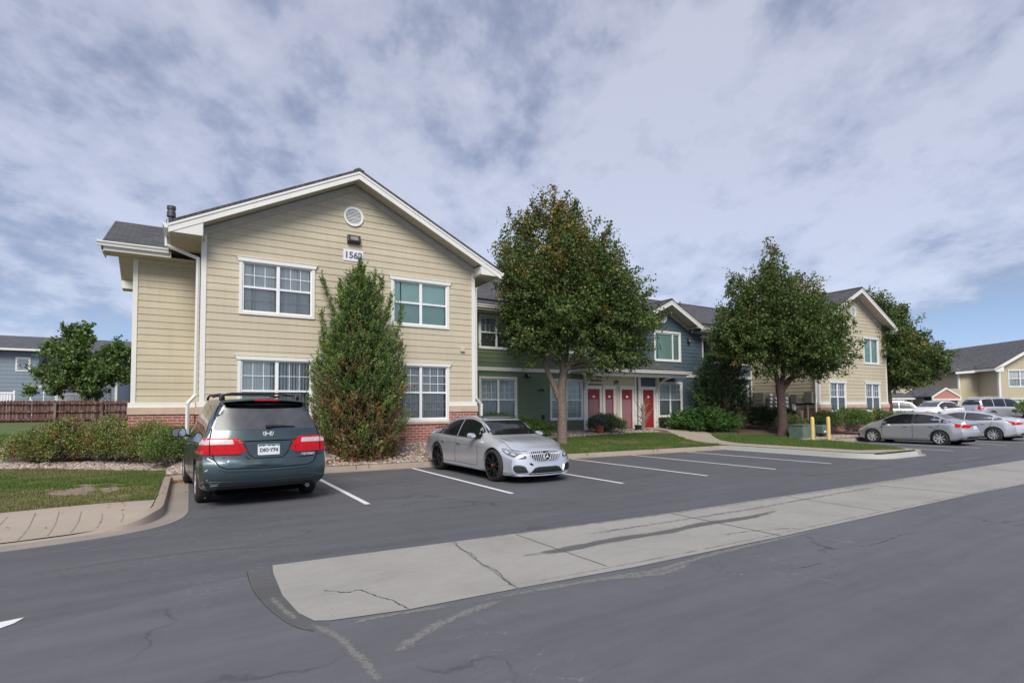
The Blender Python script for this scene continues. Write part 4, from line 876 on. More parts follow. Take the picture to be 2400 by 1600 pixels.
for (a, b, c, d), bd, kw in zip(gw+gu+bw+bu, ['sheer', 'sheer', 'sheer', 'sheer', 'sheer', 'blind', 'teal', 'sheer', 'blind'],
        [dict(rows=3, grid_low=False), dict(rows=3), dict(rows=2, muntin=True, grid_low=False), dict(rows=2), dict(rows=3, grid_low=False), dict(rows=3, glass='glass_dark'), dict(style='slider', split=.72, muntin=False), dict(style='slider', muntin=False, glass='glass_dark'), dict(style='slider', muntin=False, split=.5, glass='glass_dark')]):
    window(bl, BM, a, b, c, d, blind=bd, head=False, **kw)
# roofs of the middle section
RY, RZ, EY, EZ = 26.0, 9.0, 20.55, 6.30
zf_ = lambda y: RZ-(RZ-EZ)/(RY-EY)*(RY-y)
for (a, b, y0) in ((6.6, 20.3, EY), (20.3, 24.9, 21.35), (24.9, 33.5, EY)): roof_slab('roof', bl, 'shingle_x', [(a, RY, RZ), (b, RY, RZ), (b, y0, zf_(y0)), (a, y0, zf_(y0))])
roof_slab('roof', bl, 'shingle_x', [(0.5, RY, RZ+.001), (36, RY, RZ+.001), (36, 31.5, EZ), (.5, 31.5, EZ)])
rc = MB(); rc.prism([(.5, RY-.16, RZ-.05), (.5, RY, RZ+.03), (.5, RY+.16, RZ-.05)], (35, 0, 0)); rc.build('ridge_cap', 'shingle_x', bl)
fs = MB(); so = MB()
for (a, b) in ((X1+.8, 20.2), (25.0, 30.4-.0)):
    fs.box((a, EY, EZ-.26), (b, EY+.025, EZ-.06)); so.box((a, EY+.03, EZ-.25), (b, YM-.04, EZ-.235)); gutter('gutter', bl, (a, EY), (b, EY), (0, -1), EZ-.17)
    sr = MB(); sr.box((a, EY+.55, zf_(EY+.55)+.0), (b, EY+.60, zf_(EY+.58)+.07)); sr.build('snow_guard', 'black_metal', bl)
fs.build('fascia', 'white_trim', bl); so.build('soffit', 'soffit_tan', bl)
co = MB(); co.box((X1+.02, YM+.62, .1), (30.4, 31, 6.2)); co.prism([(X1, 21.5, 6.1), (X1, 26, 8.3), (X1, 31, 6.1)], (21.7, 0, 0)); co.build('inner_wall', 'cream_siding', bl)
for (x, y) in ((26.3, 24.2),): MB().lathe([(.12, 8.0), (.2, 8.05), (.2, 8.3), (0, 8.33)], 'z', 12, (x, y, 0)).build('roof_vent', 'black_metal', bl)
MB().tube([(27.9, 24.6, 8.1), (27.9, 24.6, 8.75)], .04, 8).build('roof_pipe', 'flue', bl)
# small blue gable
sb = gable_block(bl, 20.5, 24.7, YM, 22.6, 7.66, .7, 25.0, 0, None, slope=.5, eave=.42, pork=.18)
round_vent(bl, BM, 22.6, 6.72, .29)
wall_light(bl, BM, 24.62, 5.55, .16, .3); wall_light(bl, BM, 13.6, 3.26, .2, .18); wall_light(bl, BM, 25.6, 2.95, .16, .2)
hk = MB(); hk.tube([BM.P(14.2, .02, 2.55), BM.P(14.3, .08, 2.62), BM.P(14.45, .1, 2.60), BM.P(14.5, .06, 2.55)], .03, 6); hk.build('hose_hook', 'black_metal', bl)
MB().box(BM.P(14.42, 0, 1.18), BM.P(14.50, .1, 1.42)).build('outlet_box', 'black_metal', bl)
# entry porch with four red doors
pn = MB(); BM.box(pn, 16.93, 20.48, -.02, .01, .62, ZB); BM.box(pn, 20.62, 22.02, -.02, .01, .62, 2.84); pn.build('entry_wall', 'cream_panel', bl)
lap_wall('siding_wall', 'green_siding', bl, Basis((0, YM), (1, 0), (0, -1)), 2.84, ZB, lambda z: (16.95, 18.15), (), EX)
pn = MB(); BM.box(pn, 20.80, 21.93, -.02, .02, 2.88, 3.33); pn.build('entry_panel', 'blue_siding', bl)
pn = MB(); BM.box(pn, 20.48, 20.62, -.3, -.02, .62, ZB); pn.build('slot', 'room', bl)
doors = [(17.17, 17.95, True), (18.32, 18.88, True), (19.45, 20.19, True), (20.97, 21.77, False)]
tm = MB()
for (a, b, _) in doors:
    BM.box(tm, a-.13, a, 0, .05, .62, 2.68); BM.box(tm, b, b+.13, 0, .05, .62, 2.68); BM.box(tm, a-.16, b+.16, 0, .06, 2.68, 2.86)
BM.box(tm, 16.9, 17.03, 0, .065, .62, 3.36); BM.box(tm, 18.14, 18.2, 0, .065, .62, 2.68); BM.box(tm, 20.34, 20.48, 0, .07, .62, 3.36); BM.box(tm, 20.62, 20.80, 0, .07, .62, 3.36); BM.box(tm, 21.94, 22.08, 0, .07, .62, 3.36); BM.box(tm, 16.9, 22.08, 0, .055, 3.34, 3.43)
tm.build('door_casing', 'white_trim', bl, bevel=.004)
for i, (a, b, pink_sheen) in enumerate(doors):
    m = MB(); BM.box(m, a, b, -.04, .012, .64, 2.68); d = m.build('door', 'red_door', bl)
    pm = MB(); w = b-a; mi = 'red_door'
    for (p, q, r, s) in ((.12, .44, .72, .9), (.56, .88, .72, .9), (.12, .44, 1.0, 1.55), (.56, .88, 1.0, 1.55), (.12, .44, 1.72, 2.18), (.56, .88, 1.72, 2.18), (.12, .44, 2.36, 2.56), (.56, .88, 2.36, 2.56)):
        for (e, f_) in ((.0, .012), (.012, .02)):
            BM.box(pm, a+w*p+e, a+w*q-e, .012, .012+f_*.7, r+e, s-e)
    pm.build('door_panel', 'red_door', d)
    if pink_sheen:
        g = MB(); BM.box(g, a+.04, b-.09, .022, .030, .68, 2.16); g.build('storm_pane', 'storm_reflection', d)  # opaque pink colour stands in for the reflection on the storm door glass
    o = MB(); B_ = BM; n = 16; c = (a+b)/2-.0; B_.poly(o, [(c+.085*math.cos(2*PI*k/n), 2.30+.06*math.sin(2*PI*k/n)) for k in range(n)], .02, .045); o.build('number_plate', 'sign_white', d)
    k = MB(); B_.box(k, b-.09, b-.05, .01, .08, 1.55, 1.60); B_.box(k, b-.09, b-.05, .01, .05, 1.68, 1.72); k.build('door_handle', 'chrome', d)
pr0, pr1, py0, pz0, pz1 = 16.1, 23.35, 20.0, 3.60, 4.18
pr = MB(); e = .9
V = [(pr0, py0, pz0), (pr1, py0, pz0), (pr1, YM, pz0), (pr0, YM, pz0), (pr0+e, YM-.01, pz1), (pr1-e, YM-.01, pz1)]
pr.add(V, [(0, 1, 5, 4), (1, 2, 5), (3, 0, 4), (0, 3, 2, 1)]); prf = pr.build('porch_roof', 'shingle_x', bl)
pf = MB(); pf.box((pr0-.02, py0-.02, pz0-.12), (pr1+.02, py0+.03, pz0+.0)); pf.box((pr0-.02, py0+.03, pz0-.12), (pr0+.03, YM-.05, pz0)); pf.box((pr1-.03, py0+.03, pz0-.12), (pr1+.02, YM-.05, pz0)); pf.box((pr0+.03, py0+.03, pz0-.16), (pr1-.03, YM-.06, pz0-.14)); pf.box((pr0+.06, py0+.2, pz0-.30), (pr1-.06, py0+.34, pz0-.165))
pf.build('porch_fascia', 'white_trim', prf)
gutter('porch_gutter', prf, (pr0-.02, py0-.02), (pr1+.02, py0-.02), (0, -1), pz0-.10)
for x in (16.96, 22.01):
    m = MB(); m.box((x-.055, YM-.17, 2.6), (x+.055, YM-.07, pz0-.17)); pts = smoothpath([(YM-.12, 2.68), (YM-.3, 2.98), (YM-.62, 3.2), (YM-1.05, 3.33)], 6)
    for (y0, z0), (y1, z1) in zip(pts, pts[1:]): m.prism([(x-.045, y0, z0-.05), (x-.045, y1, z1-.05), (x-.045, y1, z1+.05), (x-.045, y0, z0+.05)], (.09, 0, 0))
    m.build('bracket', 'white_trim', bl)
tl = MB(); tl.box(BM.P(18.95, 0, 3.05), BM.P(19.2, .12, 3.12)); tl.box(BM.P(18.95, 0, 2.96), BM.P(19.2, .12, 3.0)); tl.build('porch_lamp', 'bronze', bl)
MB().box((17, YM-.8, .45), (22.05, YM-.02, .635)).build('door_step', 'concrete_walk', bl)
# right gable block
X2, X3 = 30.4, 38.1
B2, zl2, zr2 = gable_block(bl, X2, X3, YF, 34.22, 8.78, .6, 30, .3, None, slope=.5, eave=.72)
w2 = [(31.42, 33.2, 1.36, 3.19), (35.38, 37.2, 1.36, 3.19)]; w2u = [(31.42, 33.2, 4.28, 5.98), (35.35, 37.2, 4.28, 5.98)]
lap_wall('siding_wall', 'cream_siding', bl, B2, 1.97, 8.45, lambda z: outl(z, X2, X3, 34.22, 8.47), O(w2+w2u), EX, breaks=(6.5, 6.52))
for q in ((X2-.02, X2+.11, -.11, .035, 1.97, 6.5), (X3-.11, X3+.02, -.11, .035, 1.97, 6.5)): cb = MB(); B2.box(cb, *q); cb.build('corner_board', 'white_trim', bl)
brick_base(B2, X2-.06, X3+.06, 1.83, [(31.44, 33.18), (35.40, 37.18)], z_sill=1.36)
for (a, b, c, d), kw in zip(w2+w2u, [dict(rows=2, blind='sheer'), dict(rows=2, blind='sheer'), dict(style='slider', muntin=False, blind='teal'), dict(style='slider', muntin=False, blind='teal')]): window(bl, B2, a, b, c, d, **kw)
round_vent(bl, B2, 34.3, 7.43, .31); wall_light(bl, B2, 34.35, 6.78, .34, .2)
co = MB(); co.box((X2+.03, YF+.62, .1), (X3-.03, 30, 6.3)); co.prism([(X2+.03, YF+.05, 6.3), (X3-.03, YF+.05, 6.3), (34.22, YF+.05, 8.35)], (0, 12.5, 0)); co.build('inner_wall', 'cream_siding', bl)
BS = Basis((X2, 17.0), (0, 1), (-1, 0)); lap_wall('siding_wall', 'cream_siding', bl, BS, 1.97, 6.35, lambda z: (.1, 4.25), (), EX)
BS3 = Basis((X3, 17.0), (0, 1), (1, 0)); lap_wall('siding_wall', 'cream_siding', bl, BS3, 1.97, 6.3, lambda z: (.1, 12), (), EX)
MB().box((X2-.075, 17.02, .1), (X2+.03, 21.18, 1.62)).build('brick_base', 'brick', bl); MB().box((X3-.03, 17.02, .1), (X3+.075, 29, 1.62)).build('brick_base', 'brick', bl)
MB().box((X2-.11, 17.02, 1.62), (X2+.03, 21.18, 1.83)).build('stone_course', 'precast', bl); MB().box((X3-.03, 17.02, 1.62), (X3+.11, 29, 1.83)).build('stone_course', 'precast', bl)
MB().box((X2-.05, 17.0, 1.83), (X2+.02, 21.16, 1.97)).build('water_table', 'white_trim', bl); MB().box((X3-.02, 17.0, 1.83), (X3+.05, 29, 1.97)).build('water_table', 'white_trim', bl)
gutter('gutter', bl, (X2-.73, 16.42), (X2-.73, 20.5), (-1, 0), zl2-.20); gutter('gutter', bl, (X3+.73, 16.42), (X3+.73, 29), (1, 0), zr2-.20)
spout(bl, [(X2-.78, 17.3, zl2-.18), (X2-.78, 17.3, zl2-.34), (X2-.12, 17.1, 5.9), (X2-.12, 17.1, 2.15), (X2-.22, 17.06, 1.9), (X2-.22, 17.06, .5)]); spout(bl, [(X3+.78, 17.3, zr2-.18), (X3+.78, 17.3, zr2-.34), (X3+.12, 17.08, 5.7), (X3+.12, 17.08, .6)])
# ------------------------------------------------------------------ utilities on the side wall (facing -X)
def cabinet(y0, y1, z0, z1, dep, mat, label, cat, louv=False, name='utility_cabinet', post=False):
    o = empty(name, (X2-dep-.08, (y0+y1)/2, z0)); tag(o, label, cat)
    m = MB(); m.box((X2-.08-dep, y0, z0), (X2-.076, y1, z1)); m.build('cabinet_body', mat, o, bevel=.012)
    m = MB(); m.box((X2-.095-dep, y0+.03, z0+.03), (X2-.081-dep, y1-.03, z1-.03)); dd = m.build('cabinet_door', mat, o, bevel=.006)
    if louv:
        m = MB()
        for k in range(2): m.box((X2-.115-dep, y0+.1, z1-.45-.22*k), (X2-.096-dep, y1-.25, z1-.42-.22*k))
        m.build('louvre', 'utility', dd)
    return o
cabinet(20.14, 20.88, .7, 2.6, .35, 'utility_dark', 'tall tan cabinet with two louvre slots on the side wall left of the meters', 'utility cabinet', True)
mb_ = empty('meter_bank', (X2-.3, 19.3, 1.27)); tag(mb_, 'tan board of round electric meters on the side wall behind the tree trunk', 'electric meters')
m = MB(); m.box((X2-.26, 18.62, 1.24), (X2-.08, 19.98, 2.52)); m.build('meter_board', 'utility', mb_, bevel=.01)
for ci, y in enumerate((19.74, 19.40, 19.06, 18.76)):
    for ri in range(5):
        if ri == 4 and ci > 0: continue
        z = 1.50+ri*.225
        q = MB(); q.lathe([(0, 0), (.10, 0), (.10, -.03), (.075, -.045), (.07, -.11), (.055, -.13), (0, -.132)], 'x', 18, (X2-.26, y, z)); mt = q.build('meter', 'sign_white', mb_, smooth=True)
        q = MB(); q.lathe([(0, -.134), (.045, -.133), (.045, -.130)], 'x', 12, (X2-.26, y, z)); q.build('meter_dial', 'ink', mt)
m = MB(); m.box((X2-.10, 19.38, 2.52), (X2-.05, 19.46, 3.6)); m.build('conduit', 'utility', mb_)
cabinet(18.14, 18.54, 1.9, 2.42, .2, 'utility_dark', 'small tan box on the side wall right of the meters', 'utility box')
cabinet(17.25, 17.70, 1.9, 2.55, .2, 'utility_dark', 'square tan box on the side wall next to the downspout', 'utility box')
cabinet(17.85, 18.25, .72, 1.52, .25, 'utility', 'narrow tan cabinet standing under the wall boxes', 'utility cabinet')
cp = empty('conduit_pipes', (X2-.2, 17.7, .6)); tag(cp, 'grey conduit pipes rising from the ground beside the narrow tan cabinet', 'pipes')
for (y, z0, z1, r) in ((17.55, .95, 1.8, .045), (18.36, .6, 1.75, .03), (18.46, .6, 1.6, .025)): MB().tube([(X2-.2, y, z0), (X2-.2, y, z1)], r, 8).build('pipe', 'utility', cp)
MB().box((X2-.3, 17.45, .5), (X2-.1, 17.68, .95)).build('pipe_base', 'flue', cp); MB().box((X2-.28, 18.30, 1.5), (X2-.1, 18.44, 1.88)).build('junction_box', 'sign_white', cp)
MB().box((X2-.16, 17.2, 1.83), (X2-.05, 18.55, 1.9)).build('rail', 'black_metal', cp)
# transformer boxes and bollards
t1 = empty('transformer_box', (26.0, 15.35, .17)); tag(t1, 'large dull green transformer box behind the left yellow bollard', 'transformer')
m = MB(); m.prism([(25.25, 14.95, .17), (26.35, 14.95, .17), (26.35, 14.95, .76), (25.25, 14.95, .80)], (0, .7, 0)); m.build('housing', 'xfmr', t1, bevel=.015)
m = MB(); m.box((25.22, 14.92, .80), (26.38, 15.68, .84)); m.build('lid', 'xfmr', t1, bevel=.01); m = MB(); m.box((25.76, 14.93, .22), (26.3, 14.949, .74)); m.build('door_panel', 'xfmr', t1, bevel=.004)
m = MB(); m.box((25.1, 14.8, .1), (26.5, 15.8, .18)); m.build('pad', 'concrete_walk', t1)
t2 = empty('telecom_box', (27.3, 15.2, .17)); tag(t2, 'small green utility pedestal between the two yellow bollards', 'utility box')
m = MB(); m.box((27.1, 15.0, .34), (27.75, 15.4, .78)); m.build('housing', 'xfmr', t2, bevel=.05); m = MB(); m.box((27.25, 15.05, .15), (27.7, 15.35, .335)); m.build('base', 'flue', t2); m = MB(); m.box((27.15, 14.985, .42), (27.35, 14.998, .50)); m.build('notice', 'sign_white', t2)
for i, (x, y) in enumerate(((24.62, 14.12), (25.5, 13.88))):
    b_ = empty('bollard', (x, y, .15)); tag(b_, ['yellow bollard in front of the big green transformer box', 'yellow bollard standing alone at the right of the green boxes'][i], 'bollard', 'yellow bollards')
    MB().lathe([(.085, .1), (.085, 1.14), (.075, 1.19), (.045, 1.23), (0, 1.245)], 'z', 20, (x, y, 0)).build('post', 'bollard', b_, smooth=True)
# ------------------------------------------------------------------ background houses
fu, fw = (.857, -.515), (.515, .857)
h1 = empty('house', (-8, 50, 1.1)); tag(h1, 'blue grey two-storey house with grey roof behind the wooden fence at left', 'house')
BH = Basis((0, 50), (1, 0), (0, -1))
lap_wall('siding_wall', 'house_blue', h1, BH, 1.0, 6.2, lambda z: (-16, -9.15), (), .28)
lap_wall('siding_wall', 'house_blue', h1, Basis((0, 50.0), (1, 0), (0, -1)), 1.0, 4.55, lambda z: (-9.15, -4.62), (), .28)
BHR = Basis((-4.6, 50), (0, 1), (1, 0)); lap_wall('siding_wall', 'house_blue', h1, BHR, 1.0, 7.2, lambda z: (max(.0, (z-4.6)/.58), min(10, 10-(z-4.6)/.58)), (), .28, breaks=(4.6,))
lap_wall('siding_wall', 'house_blue', h1, Basis((-9.15, 50), (0, 1), (1, 0)), 4.4, 6.2, lambda z: (0, 3), (), .28)
co = MB(); co.box((-16, 50.05, .8), (-4.65, 60, 4.5)); co.box((-16, 50.04, 4.4), (-9.2, 60, 6.1)); co.prism([(-9.2, 50.1, 4.5), (-9.2, 55, 7.3), (-9.2, 60, 4.5)], (4.5, 0, 0)); co.build('inner_wall', 'house_blue', h1)
roof_slab('roof', h1, 'shingle_far', [(-16.5, 55, 7.62), (-9.0, 55, 7.62), (-9.0, 49.5, 6.2), (-16.5, 49.5, 6.2)], .12); roof_slab('roof', h1, 'shingle_far', [(-9.3, 55, 7.6), (-4.1, 55, 7.6), (-4.1, 49.4, 4.6), (-9.3, 49.4, 4.6)], .12); roof_slab('roof', h1, 'shingle_far', [(-16.5, 55, 7.6), (-4.1, 55, 7.6), (-4.1, 60.6, 4.6), (-16.5, 60.6, 4.6)], .12)
rk = MB(); rk.prism([(-4.12, 55, 7.5), (-4.12, 49.4, 4.5), (-4.12, 49.4, 4.25), (-4.12, 55, 7.25)], (.05, 0, 0)); rk.prism([(-4.12, 55, 7.5), (-4.12, 60.6, 4.5), (-4.12, 60.6, 4.25), (-4.12, 55, 7.25)], (.05, 0, 0)); rk.box((-16.5, 49.38, 6.02), (-9.0, 49.45, 6.16)); rk.box((-9.2, 49.3, 4.42), (-4.1, 49.38, 4.56)); rk.box((-4.75, 49.93, 1), (-4.6, 49.98, 4.5)); rk.build('fascia', 'white_trim', h1)
MB().box((-13.6, 52.5, 6.98), (-12.8, 52.9, 7.15)).build('roof_vent', 'black_metal', h1)
window(h1, BH, -9.6, -8.1, 1.5, 3.6, style='slider', muntin=False, blind='', glass='glass_dark', head=False)
window(h1, BH, -10.4, -9.6, 4.6, 5.6, style='single', muntin=False, blind='', glass='glass_dark', head=False)
# white patio enclosures
def patio(name, x0, x1, y, z0, z1, lattice, label):
    o = empty(name, ((x0+x1)/2, y, z0)); tag(o, label, 'patio fence', 'white patio fences of the blue house')
    m = MB(); n = int((x1-x0)/.14)
    if not lattice:
        for i in range(n): m.box((x0+i*.14, y, z0), (x0+i*.14+.115, y+.03, z1-.12))
        m.build('board_panel', 'vinyl', o)
    else:
        m.box((x0, y, z0), (x1, y+.03, z0+(z1-z0)*.35)); m.build('board_panel', 'vinyl', o); m = MB(); h = (z1-z0)*.65; q = .26; b = z0+(z1-z0)*.35
        k = -h
        while k < x1-x0:
            for s in (0, 1):
                p0, p1 = (k, 0), (k+h, h)
                a0 = max(0, -k); a1 = min(h, x1-x0-k)
                if a1 > a0:
                    pa, pb = (k+a0, a0), (k+a1, a1)
                    if s: pa, pb = (x1-x0-pa[0], pa[1]), (x1-x0-pb[0], pb[1])
                    m.prism([(x0+pa[0]-.03, y+.01*s, b+pa[1]), (x0+pa[0]+.03, y+.01*s, b+pa[1]), (x0+pb[0]+.03, y+.01*s, b+pb[1]), (x0+pb[0]-.03, y+.01*s, b+pb[1])], (0, .01, 0))
            k += q
        m.build('lattice_panel', 'vinyl', o)
    m = MB(); m.box((x0-.04, y-.03, z1-.12), (x1+.04, y+.06, z1))
    for x in (x0, (x0+x1)/2, x1): m.box((x-.05, y-.02, z0), (x+.05, y+.05, z1+.1))
    m.build('rail', 'vinyl', o)
patio('patio_fence', -11.2, -9.7, 46.5, 1.0, 3.05, False, 'white board patio fence at the left edge behind the wooden fence')
patio('patio_fence', -7.6, -5.9, 47.0, 1.0, 2.95, False, 'white patio fence half hidden by the small round tree')
patio('patio_fence', -6.0, -4.6, 46.0, 1.0, 3.35, True, 'white lattice patio fence right of the small tree trunk')
h2 = empty('shed', (-4.1, 62, 1)); tag(h2, 'dark shed wall glimpsed between the blue house and the cream wing', 'shed'); m = MB(); m.box((-5.2, 62, .8), (-3.2, 66, 4.2)); m.build('wall', 'black_trim', h2); m = MB(); m.box((-5.4, 61.6, 4.2), (-3.0, 66.4, 4.45)); m.build('roof', 'white_trim', h2)
# wooden fence
fe = empty('wooden_fence', (-7, 41.8, 1.1)); tag(fe, 'weathered brown picket fence across the back lawn at left', 'fence')
m = MB(); x = -9.75; r = random.Random(3)
while x < -2.4:
    w = .13; t = 2.42+r.uniform(-.015, .015); m.prism([(x, 41.9, 1.1), (x+w, 41.9, 1.1), (x+w, 41.9, t-.05), (x+w-.03, 41.9, t), (x+.03, 41.9, t), (x, 41.9, t-.05)], (0, .02, 0)); x += .139+(.03 if r.random() < .06 else 0)
m.build('picket_panel', 'fence_wood', fe)
m = MB()
for z in (1.25, 1.72, 2.2): m.box((-9.75, 41.80, z), (-2.4, 41.88, z+.085))
m.build('rail', 'fence_wood', fe)
for x in (-9.62, -6.85, -4.6, -2.6): MB().box((x-.06, 41.72, 1.0), (x+.06, 41.84, 2.32)).build('post', 'post_wood' if x < -9 else 'fence_wood', fe)
# ------------------------------------------------------------------ cream building far right, turned towards the camera
Q0 = (67.1, 20.2)   # left front corner of its gable wing
def fb(s, d): return (Q0[0]+fu[0]*s+fw[0]*d, Q0[1]+fu[1]*s+fw[1]*d)
far = empty('apartment_building', (Q0[0], Q0[1], .5)); tag(far, 'far cream apartment building with grey roof at the right edge of the photo', 'building')
def FP(s, d, z): p = fb(s, d); return (p[0], p[1], z)
BF = Basis(Q0, fu, (-fw[0], -fw[1])); GZ = 8.3; GX = 4.5
lap_wall('siding_wall', 'far_cream', far, BF, 1.7, 7.6, lambda z: (0 if z < 5.5 else (z-5.5)/.62, 9 if z < 5.5 else 9-(z-5.5)/.62), [(.93, 3.2, 3.45, 5.1), (1.0, 3.3, .6, 2.35)], .24, breaks=(5.5,))
b_ = MB(); BF.box(b_, 0, 9, -.1, .08, .1, 1.5); b_.build('brick_base', 'brick', far)
b_ = MB(); BF.box(b_, -.05, 9, -.05, .12, 1.5, 1.68); b_.build('stone_course', 'precast', far)
window(far, BF, .9, 3.23, 3.42, 5.13, blind='curtain', rows=2); window(far, BF, .97, 3.33, .9, 2.38, blind='open', rows=3)
cr = MB(); BF.box(cr, -.03, .17, -.15, .05, .9, 5.4); cr.build('corner_board', 'white_trim', far)
BFs = Basis(fb(0, 0), fw, (-fu[0], -fu[1])); lap_wall('siding_wall', 'far_cream', far, BFs, 1.5, 5.3, lambda z: (.1, 2.3), (), .24)
BF2 = Basis(fb(-2.0, 2.3), fu, (-fw[0], -fw[1])); lap_wall('siding_wall', 'far_cream', far, BF2, 1.5, 5.3, lambda z: (0, 2.0), (), .24)
BF3 = Basis(fb(-2.0, 2.3), fw, (-fu[0], -fu[1])); lap_wall('siding_wall', 'far_cream', far, BF3, 1.5, 5.3, lambda z: (0, 6), (), .24)
cr = MB(); BF2.box(cr, -.04, .14, -.1, .05, 1.4, 4.9); cr.build('corner_board', 'white_trim', far)
b_ = MB(); BF2.box(b_, -.05, 2.0, -.1, .08, .1, 1.25); BF2.box(b_, -6.0, -.05, -2.6, -2.3, .1, 1.35); b_.build('brick_base', 'brick', far)
co = MB()
for (s0, s1, d0, d1, zt) in ((.05, 9, .7, 16, 5.4), (-1.95, .1, 2.4, 12, 5.3)): co.prism([FP(s0, d0, .1), FP(s1, d0, .1), FP(s1, d1, .1), FP(s0, d1, .1)], (0, 0, zt))
co.prism([FP(.1, .3, 5.4), FP(8.9, .3, 5.4), FP(4.5, .3, 7.9)], (fw[0]*14, fw[1]*14, 0)); co.build('inner_wall', 'far_cream', far)
roof_slab('roof', far, 'shingle_far', [FP(GX, -.6, GZ), FP(GX, 17, GZ), FP(-.75, 17, 5.35), FP(-.75, -.6, 5.35)], .1); roof_slab('roof', far, 'shingle_far', [FP(GX, -.6, GZ), FP(GX, 17, GZ), FP(9.8, 17, 5.35), FP(9.8, -.6, 5.35)], .1)
roof_slab('roof', far, 'shingle_far', [FP(-.75, 1.7, 5.35), FP(-2.7, 1.7, 5.1), FP(-2.7, 10, 5.1), FP(.2, 10, 6.0), FP(.2, 1.7, 6.0)], .1)
rk = MB(); rk.prism([FP(GX, -.62, GZ-.1), FP(-.8, -.62, 5.27), FP(-.8, -.62, 4.98), FP(GX, -.62, GZ-.42)], (fw[0]*.05, fw[1]*.05, 0)); rk.prism([FP(-.8, -.62, 5.25), FP(-.8, -.62, 4.92), FP(-.0, -.62, 4.92), FP(0, -.62, 5.5)], (fw[0]*.05, fw[1]*.05, 0)); rk.prism([FP(-.8, -.6, 5.02), FP(-.8, -.6, 5.25), FP(-.8, 16, 5.25), FP(-.8, 16, 5.02)], (-.06, .03, 0)); rk.prism([FP(-2.75, 1.65, 4.85), FP(-.7, 1.65, 4.98), FP(-.7, 1.65, 5.2), FP(-2.75, 1.65, 5.05)], (fw[0]*.06, fw[1]*.06, 0)); rk.build('rake_board', 'white_trim', far)
for (s, d) in ((.6, 9.0), (1.3, 8.0)): MB().tube([FP(s, d, 5.6), FP(s, d, 7.2)], .1, 8).tube([FP(s, d, 7.2), FP(s, d, 7.5)], .2, 8).build('flue_pipe', 'black_metal', far)
# porch building between the tree and the far gable
pb = empty('porch_wing', FP(-5, 6, .5)); tag(pb, 'low porch with pink gable and dark green entry beyond the parked sedans', 'porch')
BP = Basis(fb(-7.75, -.8), fu, (-fw[0], -fw[1]))
lap_wall('siding_wall', 'dark_green', pb, BP, .6, 2.9, lambda z: (-.2, 2.1), (), .24)
m = MB(); BP.box(m, -.25, -.15, 0, 1.2, .5, 2.2); BP.box(m, 2.05, 2.15, 0, 1.2, .5, 2.2); BP.box(m, .95, 1.85, 0, .05, .6, 1.9); m.build('entry_frame', 'white_trim', pb)
m = MB(); BP.box(m, 1.08, 1.72, .02, .08, .6, 1.8); m.build('door', 'pink_siding', pb)
m = MB(); BP.poly(m, [(-.3, 2.3), (2.2, 2.3), (2.2, 2.5), (.95, 3.2), (-.3, 2.5)], 1.15, 1.25); m.build('gable_panel', 'pink_siding', pb)
m = MB(); BP.poly(m, [(-.4, 2.2), (2.3, 2.2), (2.3, 2.34), (-.4, 2.34)], 1.2, 1.32); BP.poly(m, [(-.4, 2.34), (-.28, 2.34), (-.28, 2.5), (.95, 3.22), (2.18, 2.5), (2.18, 2.34), (2.3, 2.34), (2.3, 2.56), (.95, 3.38), (-.4, 2.56)], 1.2, 1.32); m.build('gable_trim', 'white_trim', pb)
roof_slab('roof', pb, 'shingle_far', [FP(-6.8, -1.9, 3.4), FP(-6.8, 2, 3.4), FP(-8.2, 2, 2.6), FP(-8.2, -1.9, 2.6)], .08); roof_slab('roof', pb, 'shingle_far', [FP(-6.8, -1.9, 3.4), FP(-6.8, 2, 3.4), FP(-5.4, 2, 2.6), FP(-5.4, -1.9, 2.6)], .08)
m = MB(); m.prism([FP(-16, 2.0, .2), FP(-2.1, 2.0, .2), FP(-2.1, 2.0, 3.4), FP(-16, 2.0, 3.4)], (fw[0]*.1, fw[1]*.1, 0)); m.build('porch_wall', 'far_cream', pb)
roof_slab('roof', pb, 'shingle_far', [FP(-16, 0.0, 2.5), FP(-8.0, 0.0, 2.5), FP(-8.0, 4, 3.6), FP(-16, 4, 3.6)], .1)
m = MB(); m.prism([FP(-16, -.05, 2.32), FP(-8.0, -.05, 2.32), FP(-8.0, -.05, 2.48), FP(-16, -.05, 2.48)], (fw[0]*.06, fw[1]*.06, 0)); m.build('fascia', 'white_trim', pb)
for s in (-12.6, -11.2, -9.9, -9.2, -8.4): MB().prism([FP(s, .2, .3), FP(s+.14, .2, .3), FP(s+.14, .34, .3), FP(s, .34, .3)], (0, 0, 2.1)).build('post', 'white_trim' if s != -9.9 else 'brick', pb)
for s, mt in ((-12.2, 'room'), (-11.0, 'room'), (-9.7, 'dark_green'), (-8.9, 'glass_dark'), (-13.2, 'orange_paint')):
    m = MB(); m.prism([FP(s, 1.9, .5), FP(s+.6, 1.9, .5), FP(s+.6, 1.9, 2.1), FP(s, 1.9, 2.1)], (fw[0]*.05, fw[1]*.05, 0)); m.build('porch_opening', mt, pb)
# building continuing behind to close the gap
bk = empty('apartment_building', FP(-8, 20, .5)); tag(bk, 'cream block behind the low porch, mostly hidden by the right tree', 'building')
m = MB(); m.prism([FP(-14, 13, .2), FP(0, 13, .2), FP(0, 22, .2), FP(-14, 22, .2)], (0, 0, 4.9)); m.build('wall', 'far_cream', bk)
roof_slab('roof', bk, 'shingle_far', [FP(-14.5, 12.3, 5.0), FP(.5, 12.3, 5.0), FP(.5, 17.5, 7.6), FP(-14.5, 17.5, 7.6)], .1); roof_slab('roof', bk, 'shingle_far', [FP(-14.5, 22.7, 5.0), FP(.5, 22.7, 5.0), FP(.5, 17.5, 7.6), FP(-14.5, 17.5, 7.6)], .1)
